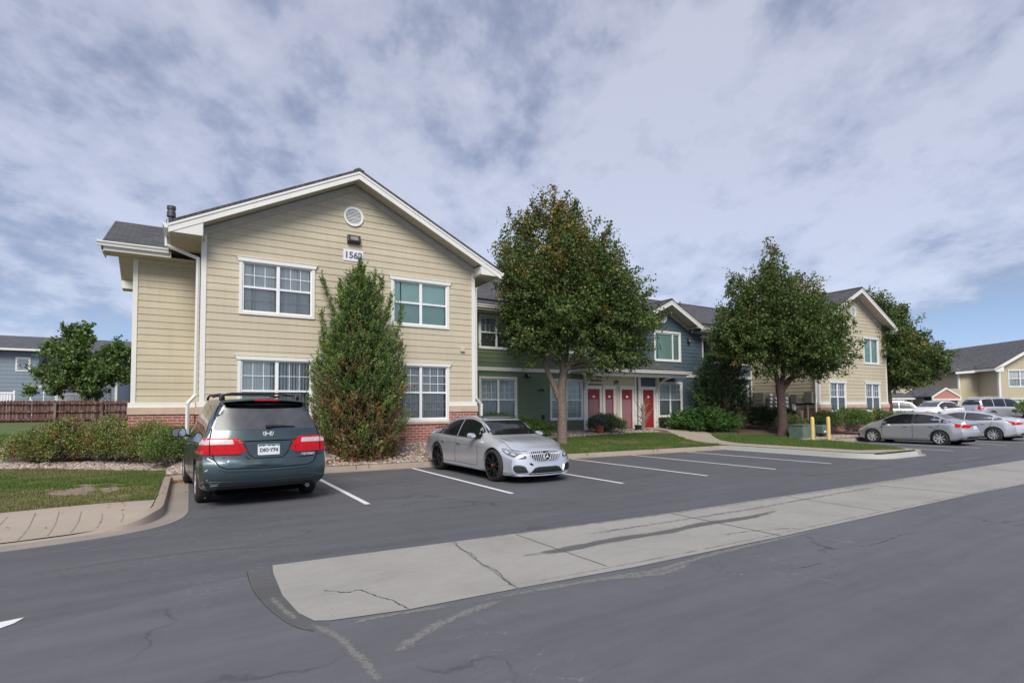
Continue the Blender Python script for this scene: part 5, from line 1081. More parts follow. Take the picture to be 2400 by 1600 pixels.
# ------------------------------------------------------------------ vehicles
def pchip(pts):
    X = np.array([p[0] for p in pts], float); Y = np.array([p[1] for p in pts], float); h = np.diff(X); d = np.diff(Y)/h; m = np.zeros(len(X)); m[0], m[-1] = d[0], d[-1]
    for i in range(1, len(X)-1):
        if d[i-1]*d[i] > 0: w1, w2 = 2*h[i]+h[i-1], h[i]+2*h[i-1]; m[i] = (w1+w2)/(w1/d[i-1]+w2/d[i])
    def f(x):
        x = min(max(x, X[0]), X[-1]); i = min(max(int(np.searchsorted(X, x))-1, 0), len(h)-1); t = (x-X[i])/h[i]
        return float((2*t**3-3*t*t+1)*Y[i]+(t**3-2*t*t+t)*h[i]*m[i]+(-2*t**3+3*t*t)*Y[i+1]+(t**3-t*t)*h[i]*m[i+1])
    return f
def rpoly(pts, r=.03, n=4):
    out = []; m = len(pts)
    for i in range(m):
        p = np.array(pts[i], float); a = np.array(pts[i-1], float); b = np.array(pts[(i+1) % m], float)
        la, lb = np.linalg.norm(a-p), np.linalg.norm(b-p); k = min(r, la*.45, lb*.45); q0 = p+(a-p)/la*k; q1 = p+(b-p)/lb*k
        for j in range(n+1): t = j/n; out.append(tuple((1-t)**2*q0+2*t*(1-t)*p+t*t*q1))
    return out
class Car:
    def __init__(s, L, W, zt, zs, zb, wm, wt, front, rear, planf=.22, planr=.16, R_=.33, ax=(1.4, -1.3), paintm='silver_paint', root=None, gap=.045, crown=.045, zone=.9, tw=.22):
        s.L, s.W, s.R, s.ax, s.root, s.tw, s.paint = L, W, R_, ax, root, tw, paintm
        s.zt, s.zs, s.zb, s.wm, s.wt = map(pchip, (zt, zs, zb, wm, wt)); s.pf, s.pr = pchip(front), pchip(rear); s.planf, s.planr, s.zone, s.crown = planf, planr, zone, crown
        xs = sorted(set([round(-L/2+L*(.5-.5*math.cos(PI*i/54)), 4) for i in range(55)])); rings = []
        for x in xs:
            T, Sh, Bt, w, tp = s.zt(x), s.zs(x), s.zb(x), s.wm(x), s.wt(x); Sh = min(Sh, T-.03); zr = max(Sh+.6*(T-Sh), T-crown); zm = Bt+(Sh-Bt)*.52
            ctrl = [(0, Bt), (.55*w, Bt), (.86*w, Bt+.005), (.955*w, Bt+.05), (.985*w, Bt+.14), (w, zm), (.992*w, Sh-.13), (.978*w, Sh-.055), (.945*w, Sh-.004), (.945*w*.82+tp*.18, Sh+(zr-Sh)*.16), ((.945*w+tp)/2*1.015, (Sh+zr)/2), (tp*1.005, zr-(T-Sh)*.02), (tp*.955, zr+(T-zr)*.45), (tp*.75, T-(T-zr)*.30), (tp*.38, T-(T-zr)*.06), (0, T)]
            sm = smoothpath(ctrl, 3); sm[0] = (0, Bt); sm[-1] = (0, T)
            rings.append([(x, max(y, 0), z) for y, z in sm])
        nh = len(rings[0]); V = []; F = []; full = []
        for rg in rings:
            k = len(V); V += rg; V += [(x, -y, z) for x, y, z in rg[1:-1]]
            left = [k+i for i in range(nh)]; right = [k+nh+i for i in range(nh-2)]; full.append((left, [left[0]]+right+[left[-1]]))
        for (l0, r0), (l1, r1) in zip(full, full[1:]):
            for i in range(nh-1):
                F.append((l0[i], l0[i+1], l1[i+1], l1[i])); F.append((r0[i+1], r0[i], r1[i], r1[i+1]))
        NC = 16
        for idx, flip in ((0, 1), (-1, 0)):
            l, r_ = full[idx]; rows = []
            for i in range(nh):
                a, b = V[l[i]], V[r_[i]]
                if l[i] == r_[i]: rows.append([l[i]]*(NC+1)); continue
                row = [l[i]]
                for j in range(1, NC): t = j/NC; V.append(tuple(a[q]+(b[q]-a[q])*t for q in range(3))); row.append(len(V)-1)
                row.append(r_[i]); rows.append(row)
            for i in range(nh-1):
                for j in range(NC):
                    q = [rows[i][j], rows[i][j+1], rows[i+1][j+1], rows[i+1][j]]; u = []
                    for t in q:
                        if t not in u: u.append(t)
                    if len(u) >= 3: F.append(tuple(u if flip else u[::-1]))
        s.V = [s.deform(v) for v in V]; s.F = F
        s.bvh = BVHTree.FromPolygons([Vector(v) for v in s.V], F)
        me = bpy.data.meshes.new('body'); me.from_pydata(s.V, [], F)
        bm = bmesh.new(); bm.from_mesh(me); bmesh.ops.remove_doubles(bm, verts=bm.verts, dist=.0004); bmesh.ops.recalc_face_normals(bm, faces=bm.faces); bm.to_mesh(me); bm.free()
        me.materials.append(MATS[paintm]); me.materials.append(MATS['wheelwell'])
        o = bpy.data.objects.new('body', me); C.objects.link(o)
        cut = []
        for x in ax:
            for sd in (1, -1):
                cm = MB(); cm.lathe([(0, sd*(W/2-.34)), (s.R+gap, sd*(W/2-.34)), (s.R+gap, sd*(W/2+.25)), (0, sd*(W/2+.25))], 'y', 40, (x, 0, s.R+.01), 1)
                co = cm.build('cut', ['wheelwell', 'wheelwell']); cut.append(co); md = o.modifiers.new('b', 'BOOLEAN'); md.operation = 'DIFFERENCE'; md.object = co; md.solver = 'EXACT'
        bpy.context.view_layer.update(); ev = o.evaluated_get(bpy.context.evaluated_depsgraph_get()); m2 = bpy.data.meshes.new_from_object(ev)
        o.modifiers.clear(); o.data = m2; m2.name = 'body'
        for c in cut: bpy.data.objects.remove(c)
        m2.materials.clear(); m2.materials.append(MATS[paintm]); m2.materials.append(MATS['wheelwell'])
        m2.polygons.foreach_set('use_smooth', [True]*len(m2.polygons)); m2.set_sharp_from_angle(angle=R(40)); o.parent = root; s.body = o
    def deform(s, v):
        x, y, z = v; h = s.L/2; yn = min(1, abs(y)/(s.W/2))
        f = max(0, min(1, (x-(h-s.zone))/s.zone)); f = f*f*(3-2*f); r = max(0, min(1, (-x-(h-s.zone))/s.zone)); r = r*r*(3-2*r)
        return (x-f*(s.planf*yn**2.6+s.pf(z))+r*(s.planr*yn**3+s.pr(z)), y, z)
    def cast(s, a, b, ax, sg, off):
        if ax == 'y': o, d = Vector((a, sg*3, b)), Vector((0, -sg, 0))
        elif ax == 'x': o, d = Vector((sg*6, a, b)), Vector((-sg, 0, 0))
        else: o, d = Vector((a, b, 5)), Vector((0, 0, -1))
        h, n, i, t = s.bvh.ray_cast(o, d)
        if h is None: h, n, i, t = s.bvh.find_nearest(o+d*(2.1 if ax == 'y' else 3.8)); 
        if n.dot(d) > 0: n = -n
        return h+n*off, n
    def decal(s, name, poly, ax, sg, mat, off=.004, step=.06, parent=None, depth=.012):
        bm = bmesh.new(); bm.faces.new([bm.verts.new((p[0], p[1], 0)) for p in poly])
        for k in (0, 1):
            lo, hi = min(p[k] for p in poly), max(p[k] for p in poly); t = math.floor(lo/step)*step+step
            while t < hi-1e-4:
                co = (t, 0, 0) if k == 0 else (0, t, 0); bmesh.ops.bisect_plane(bm, geom=bm.verts[:]+bm.edges[:]+bm.faces[:], plane_co=co, plane_no=(1, 0, 0) if k == 0 else (0, 1, 0)); t += step
        bmesh.ops.triangulate(bm, faces=[f for f in bm.faces if len(f.verts) > 4])
        inner = {}
        for v in bm.verts:
            h, n = s.cast(v.co.x, v.co.y, ax, sg, off); v.co = h; inner[v] = h-n*depth
        be = [e for e in bm.edges if len(e.link_faces) == 1]
        bv = {v: bm.verts.new(inner[v]) for e in be for v in e.verts}
        for e in be:
            a, b = e.verts
            try: bm.faces.new((a, b, bv[b], bv[a]))
            except ValueError: pass
        bmesh.ops.recalc_face_normals(bm, faces=bm.faces)
        me = bpy.data.meshes.new(name); bm.to_mesh(me); bm.free(); me.materials.append(MATS[mat])
        # outward
        me.polygons.foreach_set('use_smooth', [True]*len(me.polygons)); me.set_sharp_from_angle(angle=R(40))
        o = bpy.data.objects.new(name, me); C.objects.link(o); o.parent = parent or s.root; return o
    def strip(s, name, paths, w, ax, sg, mat, off=.0025, parent=None, ext=0, mb=None):
        """thin lines draped on the body"""
        own = mb is None; mb = mb or MB()
        for path in (paths if isinstance(paths[0][0], (tuple, list)) else [paths]):
            P = []
            for a, b in zip(path, path[1:]):
                n = max(1, int(math.hypot(b[0]-a[0], b[1]-a[1])/.05)); P += [(a[0]+(b[0]-a[0])*i/n, a[1]+(b[1]-a[1])*i/n) for i in range(n)]
            P.append(path[-1]); L_, R__ = offset(P, -w/2), offset(P, w/2); k = len(mb.v)
            for l, r in zip(L_, R__):
                a, n = s.cast(l[0], l[1], ax, sg, off+ext); b, n2 = s.cast(r[0], r[1], ax, sg, off+ext)
                mb.v += [tuple(a), tuple(b), tuple(a-n*(.012+ext)), tuple(b-n2*(.012+ext))]
            for i in range(len(P)-1):
                q = k+4*i; mb.f += [(q, q+1, q+5, q+4), (q+2, q, q+4, q+6), (q+1, q+3, q+7, q+5)]; mb.m += [0]*3
        if own: return mb.build(name, mat, parent or s.root, smooth=False, world=False)
    def wheel(s, x, sd, style, mat, hub='alloy'):
        r = s.R; y = sd*(s.W/2-.015); w = s.tw; t = MB(); z = r
        q_ = .66 if style != 'wide' else .79; prof = [(r*q_, 0), (r*(q_+.04), .012), (r*.86, .006), (r*.955, -.012), (r*.995, -.04), (r, -.06), (r, -w+.06), (r*.995, -w+.04), (r*.95, -w+.012), (r*.86, -w), (r*.66, -w)]
        prof = [(a, sd*b) for a, b in prof]; t.lathe(prof, 'y', 40, (x, y, z))
        whl = t.build('wheel', 'tyre', s.root, smooth=True, world=False)
        m = MB(); rr = r*.68 if style != 'wide' else r*.80
        m.lathe([(rr, sd*.004), (rr*1.0, -sd*.01), (rr*.93, -sd*.015), (rr*.90, -sd*.06), (rr*.9, -sd*.14)], 'y', 40, (x, y, z)); m.lathe([(0, -sd*.01), (r*.15, -sd*.014), (r*.17, -sd*.03), (r*.17, -sd*.07)], 'y', 20, (x, y, z))
        n = {'ten': 10, 'five': 5, 'wide': 5, 'seven': 8}[style]
        for k in range(n):
            a = 2*PI*k/n+.2
            forks = ((0,),) if style in ('ten', 'seven') else ((-.20,), (.20,))
            for (fk,) in forks:
                a1 = a+fk*(1.2 if style == 'wide' else .7); w0, w1 = (r*.055, r*.085) if style == 'seven' else (r*.05, r*.055 if style == 'ten' else r*.035)
                p0 = (math.cos(a+fk*.4)*r*.13, math.sin(a+fk*.4)*r*.13); p1 = (math.cos(a1)*rr*.95, math.sin(a1)*rr*.95); d = np.array([p1[0]-p0[0], p1[1]-p0[1]]); d /= np.hypot(*d); q = (-d[1], d[0])
                f = [(x+p0[0]+q[0]*w0, y-sd*.022, z+p0[1]+q[1]*w0), (x+p0[0]-q[0]*w0, y-sd*.022, z+p0[1]-q[1]*w0), (x+p1[0]-q[0]*w1, y-sd*.004, z+p1[1]-q[1]*w1), (x+p1[0]+q[0]*w1, y-sd*.004, z+p1[1]+q[1]*w1)]
                m.prism(f, (0, -sd*.035, 0))
        rim = m.build('rim', mat, whl, smooth=True, world=False)
        b = MB(); b.lathe([(0, -sd*.10), (rr*.9, -sd*.10), (rr*.9, -sd*.13)], 'y', 24, (x, y, z)); b.build('brake_disc', 'black_trim', whl, world=False)
        if hub == 'red_cap': b = MB(); b.lathe([(0, sd*.004), (r*.085, sd*.0), (r*.09, -sd*.03)], 'y', 16, (x, y, z)); b.build('hub_cap', 'red_cap', whl, world=False, smooth=True)
        return whl
    def glassbits(s, sd, panes, lo=.035, hi=.095, mat='car_glass', name='side_window', r=.03):
        for (x0, x1) in panes:
            n = 14; xs = [x0+(x1-x0)*i/n for i in range(n+1)]; top = []; bot = []
            for x in xs:
                l = s.zs(x)+lo; u = s.zt(x)-hi
                if u-l > .02: top.append((x, u)); bot.append((x, l))
            if len(top) < 3: continue
            s.decal(name, rpoly([bot[0]]+bot[1:]+top[::-1], r, 2), 'y', sd, mat, .003, .09)
    def mirror(s, x, y, z, sd, mat, size=(.17, .11, .13), glass_back=True):
        m = MB(); cx, cy = x, sd*y
        for i in range(9):
            t = i/8; k = math.sin(PI*min(1, (1-t)*.5+.0001))**.45 if False else (1-t**3*.0-(1-min(1, t*4+.0))*0)*(.55+.45*math.cos((1-t)*PI/2) if t < 1 else 1)
            sq = lambda q: math.copysign(abs(q)**.6, q); m.v += [(cx+.02+size[1]*(t-.5)*-1, cy+size[0]*.5*k*sq(math.cos(a)), z+size[2]*.5*k*sq(math.sin(a))) for a in [2*PI*j/16 for j in range(16)]]
        for i in range(8):
            for j in range(16): m.f.append((i*16+j, i*16+(j+1) % 16, (i+1)*16+(j+1) % 16, (i+1)*16+j)); m.m.append(0)
        m.f.append(tuple(range(16))); m.f.append(tuple(range(128, 144))); m.m += [0, 0]
        o = m.build('door_mirror', mat, s.root, smooth=True, world=False)
        g = MB(); g.v = [(cx+.02-size[1]*.5-.004, cy+size[0]*.43*math.copysign(abs(math.cos(a))**.6, math.cos(a)), z+size[2]*.41*math.copysign(abs(math.sin(a))**.6, math.sin(a))) for a in [2*PI*j/20 for j in range(20)]]; g.f = [tuple(range(20))]; g.m = [0]; g.build('mirror_face', 'mirror_glass', o, world=False)
        a = MB(); a.tube([(x+.03, sd*(y-.05), z-.05), (x+.05, sd*(s.W/2-.09), z-.08)], .022, 6); a.build('mirror_arm', 'black_trim', o, world=False); return o
    def handle(s, x, z, sd, mat='same'):
        h, n = s.cast(x, z, 'y', sd, .022); m = MB(); m.tube([tuple(h+Vector((-.1, -.018*sd, 0))), tuple(h+Vector((-.07, 0, 0))), tuple(h+Vector((.06, 0, 0))), tuple(h+Vector((.1, -.018*sd, 0)))], .013, 6)
        m.build('door_handle', s.paint if mat == 'same' else mat, s.root, smooth=True, world=False)

# ---- minivan seen from behind ------------------------------------------------
vr = empty('minivan', (1.09, 13.45, 0), R(90+3.6)); vr.scale = (1.115,)*3
tag(vr, 'dark teal minivan with dented tailgate parked nose-in beside the left kerb', 'minivan')
v = Car(5.1, 1.93, [(-2.55, 1.655), (-2.3, 1.70), (-1.5, 1.745), (-.2, 1.76), (.6, 1.70), (1.05, 1.50), (1.75, 1.10), (2.2, .98), (2.45, .82), (2.55, .70)],
        [(-2.55, 1.10), (-1, 1.06), (1, .98), (1.8, .90), (2.55, .62)], [(-2.55, .30), (-2.2, .24), (0, .2), (2.2, .2), (2.55, .26)],
        [(-2.55, .925), (-2.2, .958), (-1, .965), (1.2, .965), (2.1, .93), (2.55, .80)], [(-2.55, .635), (-2.0, .66), (0, .68), (.8, .66), (1.5, .72), (2.2, .72), (2.55, .6)],
        [(.2, .06), (.45, 0), (.7, .04), (.9, .18), (1.7, .2)], [(.2, .17), (.32, .10), (.41, .035), (.47, .0), (.60, .0), (.68, .012), (.735, .035), (.80, .07), (1.0, .085), (1.1, .12), (1.22, .17), (1.5, .31), (1.68, .40), (1.76, .44)],
        planf=.25, planr=.17, R_=.345, ax=(1.52, -1.46), paintm='van_paint', root=vr, zone=.7, crown=.05)
# tailgate outline seam, bumper seam
for pth in ([[(-.655, 1.66), (-.72, 1.5), (-.80, 1.24), (-.83, 1.09), (-.815, .92), (-.78, .78), (-.70, .66), (-.6, .625), (0, .612), (.6, .625), (.70, .66), (.78, .78), (.815, .92), (.83, 1.09), (.80, 1.24), (.72, 1.5), (.655, 1.66)]],):
    v.strip('tailgate_seam', pth, .016, 'x', -1, 'seam')
v.strip('tailgate_edge', [[(-.86, .79), (-.79, .74), (-.72, .62), (-.6, .59), (0, .575), (.6, .59), (.72, .62), (.79, .74), (.86, .79)]], .018, 'x', -1, 'van_paint', ext=.012)
for sd in (1, -1): v.strip('bumper_seam', [[(sd*.83, .80), (sd*.965, .785)]], .010, 'x', -1, 'seam'); v.strip('bumper_seam', [[(-2.44, .79), (-1.95, .74)]], .010, 'y', sd, 'seam')
rg = v.decal('rear_window', rpoly([(-.785, 1.225), (.785, 1.225), (.70, 1.50), (.60, 1.655), (-.60, 1.655), (-.70, 1.50)], .05), 'x', -1, 'car_glass_grey', .003)
v.decal('spoiler_shadow', rpoly([(-.60, 1.655), (-.665, 1.60), (-.5, 1.572), (0, 1.56), (.5, 1.572), (.665, 1.60), (.60, 1.655), (.3, 1.69), (-.3, 1.69)], .02), 'x', -1, 'wheelwell', .0055, parent=rg)  # black band painted as the spoiler's shadow across the top of the glass
# spoiler lip over the glass with the brake light
sp = MB(); pts = []
for k in range(13):
    y = -.62+1.24*k/12; q = abs(y)/.62; x = -2.245-.03*(1-q*q); z = 1.735-.04*q*q
    sp.v += [(x+.32, y, z+.012), (x, y, z-.012), (x, y, z-.032), (x+.3, y, z-.045)]
for k in range(12):
    for j in range(4): a = 4*k+j; b = 4*k+(j+1) % 4; sp.f.append((a, b, b+4, a+4)); sp.m.append(0)
sp.f += [(0, 1, 2, 3), (48, 49, 50, 51)]; sp.m += [0, 0]; spo = sp.build('roof_spoiler', 'van_paint', vr, smooth=True, world=False)
MB().box((-2.285, -.19, 1.690), (-2.24, .19, 1.716)).build('brake_light', 'red_lens', spo, world=False, bevel=.005)
for sd in (1, -1):
    P = [(sd*.40, .845), (sd*.46, 1.09), (sd*.96, 1.10), (sd*.965, .86), (sd*.90, .845)]
    tl = v.decal('tail_light', rpoly(P, .02), 'x', -1, 'red_lens', .024, .05, depth=.04)
    v.decal('reverse_lens', rpoly([(sd*.50, 1.0), (sd*.52, 1.065), (sd*.935, 1.07), (sd*.94, 1.0)], .01), 'x', -1, 'clear_lens', .028, .05, parent=tl)
    v.decal('side_lens', rpoly([(-2.47, .87), (-2.22, .93), (-2.26, 1.09), (-2.44, 1.09)], .03), 'y', sd, 'red_lens', .007, .05, parent=tl)
    v.strip('lamp_gap', [[(sd*.825, .845), (sd*.83, 1.09)]], .010, 'x', -1, 'seam', .030, parent=tl)
v.decal('tailgate_ridge', rpoly([(-.41, 1.045), (-.43, 1.09), (.43, 1.09), (.41, 1.045)], .01), 'x', -1, 'van_paint', .022, .06, depth=.03)
v.strip('plate_shadow', [[(-.36, 1.040), (.36, 1.040)]], .014, 'x', -1, 'seam', .006)
v.decal('plate_recess', rpoly([(-.35, 1.03), (.35, 1.03), (.27, .83), (.20, .775), (-.20, .775), (-.27, .83)], .04), 'x', -1, 'van_paint', .010, .06)
v.strip('plate_recess_edge', [[(-.37, 1.03), (-.29, .835), (-.21, .762), (.21, .762), (.29, .835), (.37, 1.03)]], .010, 'x', -1, 'seam', .0045)
pl = v.decal('licence_plate', rpoly([(-.165, .815), (-.165, .985), (.165, .985), (.165, .815)], .015), 'x', -1, 'plate_white', .024, .1, depth=.01)
h, n = v.cast(0, .90, 'x', -1, .026)
def rear_m(x, y, z, sc=1): return Matrix(((0, 0, -1, x), (-1, 0, 0, y), (0, 1, 0, z), (0, 0, 0, 1)))
text_mesh('DKI\u00b7Y74', .083, 'plate_number', 'ink', pl, rear_m(h.x-.004, 0, .892), .0015, .0022, .95)
mt = MB(); ppts = [(-.155, .955), (-.11, .972), (-.08, .958), (-.04, .98), (0, .962), (.03, .975), (.07, .957), (.11, .978), (.155, .96), (.155, .984), (-.155, .984)]
mt.prism([(h.x+.001, -y, z) for y, z in ppts], (-.003, 0, 0)); mt.build('plate_mountains', 'plate_green', pl, world=False)
mt = MB(); mt.box((h.x-.002, -.145, .825), (h.x+.002, -.115, .845)); mt.build('plate_sticker', 'yellow_tab', pl, world=False)
# H emblem: outline ring and letter
h, n = v.cast(0, 1.155, 'x', -1, .010); em = MB(); ex = h.x
def emq(p): em.prism([(ex, y, z) for y, z in p], (-.010, 0, 0))
for sd in (1, -1):
    emq([(sd*.078, 1.190), (sd*.086, 1.190), (sd*.070, 1.118), (sd*.062, 1.118)] if False else [(sd*.072, 1.195), (sd*.083, 1.185), (sd*.080, 1.150), (sd*.062, 1.116), (sd*.054, 1.120), (sd*.068, 1.152)])
    emq([(sd*.026, 1.193), (sd*.056, 1.193), (sd*.046, 1.120), (sd*.026, 1.120)])
emq([(-.03, 1.166), (.03, 1.166), (.03, 1.146), (-.03, 1.146)]); em.build('maker_emblem', 'badge', vr, world=False)
h, n = v.cast(-.63, .795, 'x', -1, .006); text_mesh('ODYSSEY', .052, 'model_lettering', 'badge', vr, rear_m(h.x-.012, -.62, .80) , .004, .001, 1.0)
wp = MB(); h0, n = v.cast(.0, 1.262, 'x', -1, .03); h1_, n = v.cast(-.42, 1.255, 'x', -1, .02); wp.tube([tuple(h0), tuple((h0+h1_)/2+Vector((-.01, 0, .005))), tuple(h1_)], [.02, .014, .008], 6); wp.tube([tuple(h0+Vector((0, .03, .0))), tuple(h0+Vector((0, -.05, -.012)))], .024, 8); wp.build('wiper', 'black_trim', vr, smooth=True, world=False)
# crumpled dent: pushed-in sheet metal on the lower tailgate
dn = bmesh.new(); P = rpoly([(-.45, .635), (.52, .635), (.60, .70), (.60, .755), (-.48, .755)], .04)
vv = v.decal('dented_panel', P, 'x', -1, 'van_paint', .006, .03, depth=.02)
for q in vv.data.vertices:
    y, z = q.co.y, q.co.z; k = math.exp(-((y-.12)/.30)**2)*math.exp(-((z-.69)/.05)**2); q.co.x -= .034*math.exp(-((z-.668-.012*math.sin(y*6+.6))/.020)**2)*math.exp(-((y-.08)/.27)**4)+.006*math.sin(y*19)*k
v.strip('dent_crease', [[(.34, .80), (.30, .765), (.20, .742), (.05, .735), (-.1, .748), (-.35, .752), (-.72, .765)]], .014, 'x', -1, 'seam', .0028)
v.strip('bumper_scrape', [[(.70, .40), (.80, .39), (.86, .42), (.87, .47)], [(.72, .37), (.82, .36)], [(.90, .60), (.86, .62)]], .014, 'x', -1, 'scratch', .003)
v.strip('bumper_crease', [[(-.93, .43), (-.6, .415), (0, .405), (.6, .415), (.93, .43)]], .02, 'x', -1, 'van_paint', ext=.010)
v.decal('lower_valance', rpoly([(-.75, .305), (.75, .305), (.7, .35), (-.7, .35)], .02), 'x', -1, 'black_trim', .003, .08)
for sd in (1, -1):
    v.glassbits(sd, [(-2.2, -1.22), (-1.16, -.10), (-.04, .80), (.84, 1.28)], .02, .11)
    v.strip('door_seam', [[(-.07, .30), (-.07, 1.05)], [(-1.19, .62), (-1.19, 1.05)], [(.98, .32), (1.02, .95)], [(-1.05, .3), (.95, .3)]], .012, 'y', sd, 'seam'); v.strip('slide_rail', [[(-2.1, .93), (-1.2, .945)]], .022, 'y', sd, 'seam')
    v.handle(-.35, .93, sd); v.handle(.18, .91, sd); v.mirror(.72, 1.09, 1.11, sd, 'black_paint', (.26, .12, .19))
    for x in v.ax: v.wheel(x, sd, 'seven', 'alloy')
    rl = MB(); rl.tube([(-1.75, sd*.60, 1.745), (-1.68, sd*.605, 1.80), (-1.5, sd*.61, 1.815), (0, sd*.62, 1.83), (.35, sd*.62, 1.80), (.42, sd*.62, 1.755)], .022, 8); rl.tube([(-1.70, sd*.60, 1.72), (-1.68, sd*.60, 1.80)], .045, 8); rl.build('roof_rail', 'black_trim', vr, smooth=True, world=False)
for x in (-1.3, -.2): MB().tube([(x, -.6, 1.80), (x, -.4, 1.842), (x, .4, 1.842), (x, .6, 1.80)], .018, 8).build('cross_bar', 'black_trim', vr, smooth=True, world=False)
v.decal('windscreen', rpoly([(-.70, 1.14), (.70, 1.14), (.6, 1.62), (-.6, 1.62)], .06), 'x', 1, 'car_glass', .003)
MB().tube([(-2.45, -.62, .27), (-2.2, -.62, .27)], .035, 10).build('exhaust', 'flue', vr, world=False)
MB().box((-2.2, -.7, .19), (2.1, .7, .3)).build('underbody', 'wheelwell', vr, world=False)

# ---- silver sport sedan, three quarter front ---------------------------------
mr = empty('sport_sedan', (7.06, 12.83, 0), R(-90+1.2)); mr.scale = (1.10, 1.06, 1.06)
tag(mr, 'silver sport sedan with black wheels and vertical-bar grille parked facing the lane', 'sedan')
c = Car(4.69, 1.81, [(-2.345, .93), (-2.28, 1.03), (-1.95, 1.075), (-1.62, 1.11), (-1.05, 1.335), (-.5, 1.43), (.0, 1.445), (.45, 1.38), (1.10, 1.03), (1.35, .965), (1.85, .89), (2.15, .80), (2.3, .70), (2.345, .64)],
        [(-2.345, .86), (-1.5, .965), (-.5, .935), (.6, .90), (1.2, .86), (1.9, .74), (2.345, .56)], [(-2.345, .30), (-2.1, .2), (0, .17), (2.0, .17), (2.345, .17)],
        [(-2.345, .84), (-1.9, .895), (-1.2, .905), (.2, .89), (1.4, .905), (2.0, .875), (2.345, .77)], [(-2.345, .66), (-1.7, .64), (-1.1, .58), (-.3, .575), (.4, .57), (.9, .62), (1.25, .70), (2.0, .66), (2.345, .56)],
        [(.17, .02), (.24, -.02), (.40, .0), (.52, .02), (.62, .045), (.72, .09), (.8, .16), (1.4, .2)], [(.2, .12), (.4, .02), (.6, .0), (.8, .02), (1.0, .06), (1.4, .1)],
        planf=.36, planr=.30, R_=.360, ax=(1.50, -1.33), paintm='silver_paint', root=mr, gap=.03, zone=.8, crown=.05, tw=.25)
gp = rpoly([(-.415, .60), (-.40, .665), (-.30, .685), (.30, .685), (.40, .665), (.415, .60), (.33, .50), (.20, .465), (-.20, .465), (-.33, .50)], .04)
gr = c.decal('grille', gp, 'x', 1, 'wheelwell', .004, .05); 
c.strip('grille_frame', [gp+[gp[0]]], .016, 'x', 1, 'silver_paint', .006, parent=gr, ext=.006)
gm = MB()
for k in range(-8, 9):
    y = k*.047
    if abs(y) < .05: continue
    q = abs(y); z1 = .677 if q < .3 else .677-(q-.3)*.12; z0 = .472 if q < .2 else (.472+(q-.2)*.27 if q < .33 else .507+(q-.33)*.95); c.strip('x', [(y, z0+.006), (y, z1-.006)], .010, 'x', 1, '', .010, mb=gm, ext=.012)
gm.build('grille_bar', 'badge', gr, world=False)
h, n = c.cast(0, .575, 'x', 1, .03); em = MB(); n_ = 40; cz = .575
for i in range(n_):
    t0, t1 = 2*PI*i/n_, 2*PI*(i+1)/n_; em.prism([(h.x-.005, math.cos(t)*k, cz+math.sin(t)*k) for t, k in ((t0, .078), (t0, .091), (t1, .091), (t1, .078))], (.016, 0, 0))
for k in range(3):
    a = PI/2+k*2*PI/3; tip = (math.cos(a)*.08, math.sin(a)*.08); l = (math.cos(a+PI/3)*.016, math.sin(a+PI/3)*.016); r_ = (math.cos(a-PI/3)*.016, math.sin(a-PI/3)*.016)
    em.add([(h.x+.002, tip[0], cz+tip[1]), (h.x+.002, l[0], cz+l[1]), (h.x+.012, 0, cz), (h.x+.002, r_[0], cz+r_[1])], [(0, 1, 2), (0, 2, 3)])
star = em.build('star_emblem', 'badge', gr, world=False)
d_ = MB(); d_.lathe([(0, h.x-.012), (.078, h.x-.012)], 'x', 30, (0, 0, cz)); d_.build('emblem_disc', 'black_paint', gr, world=False)
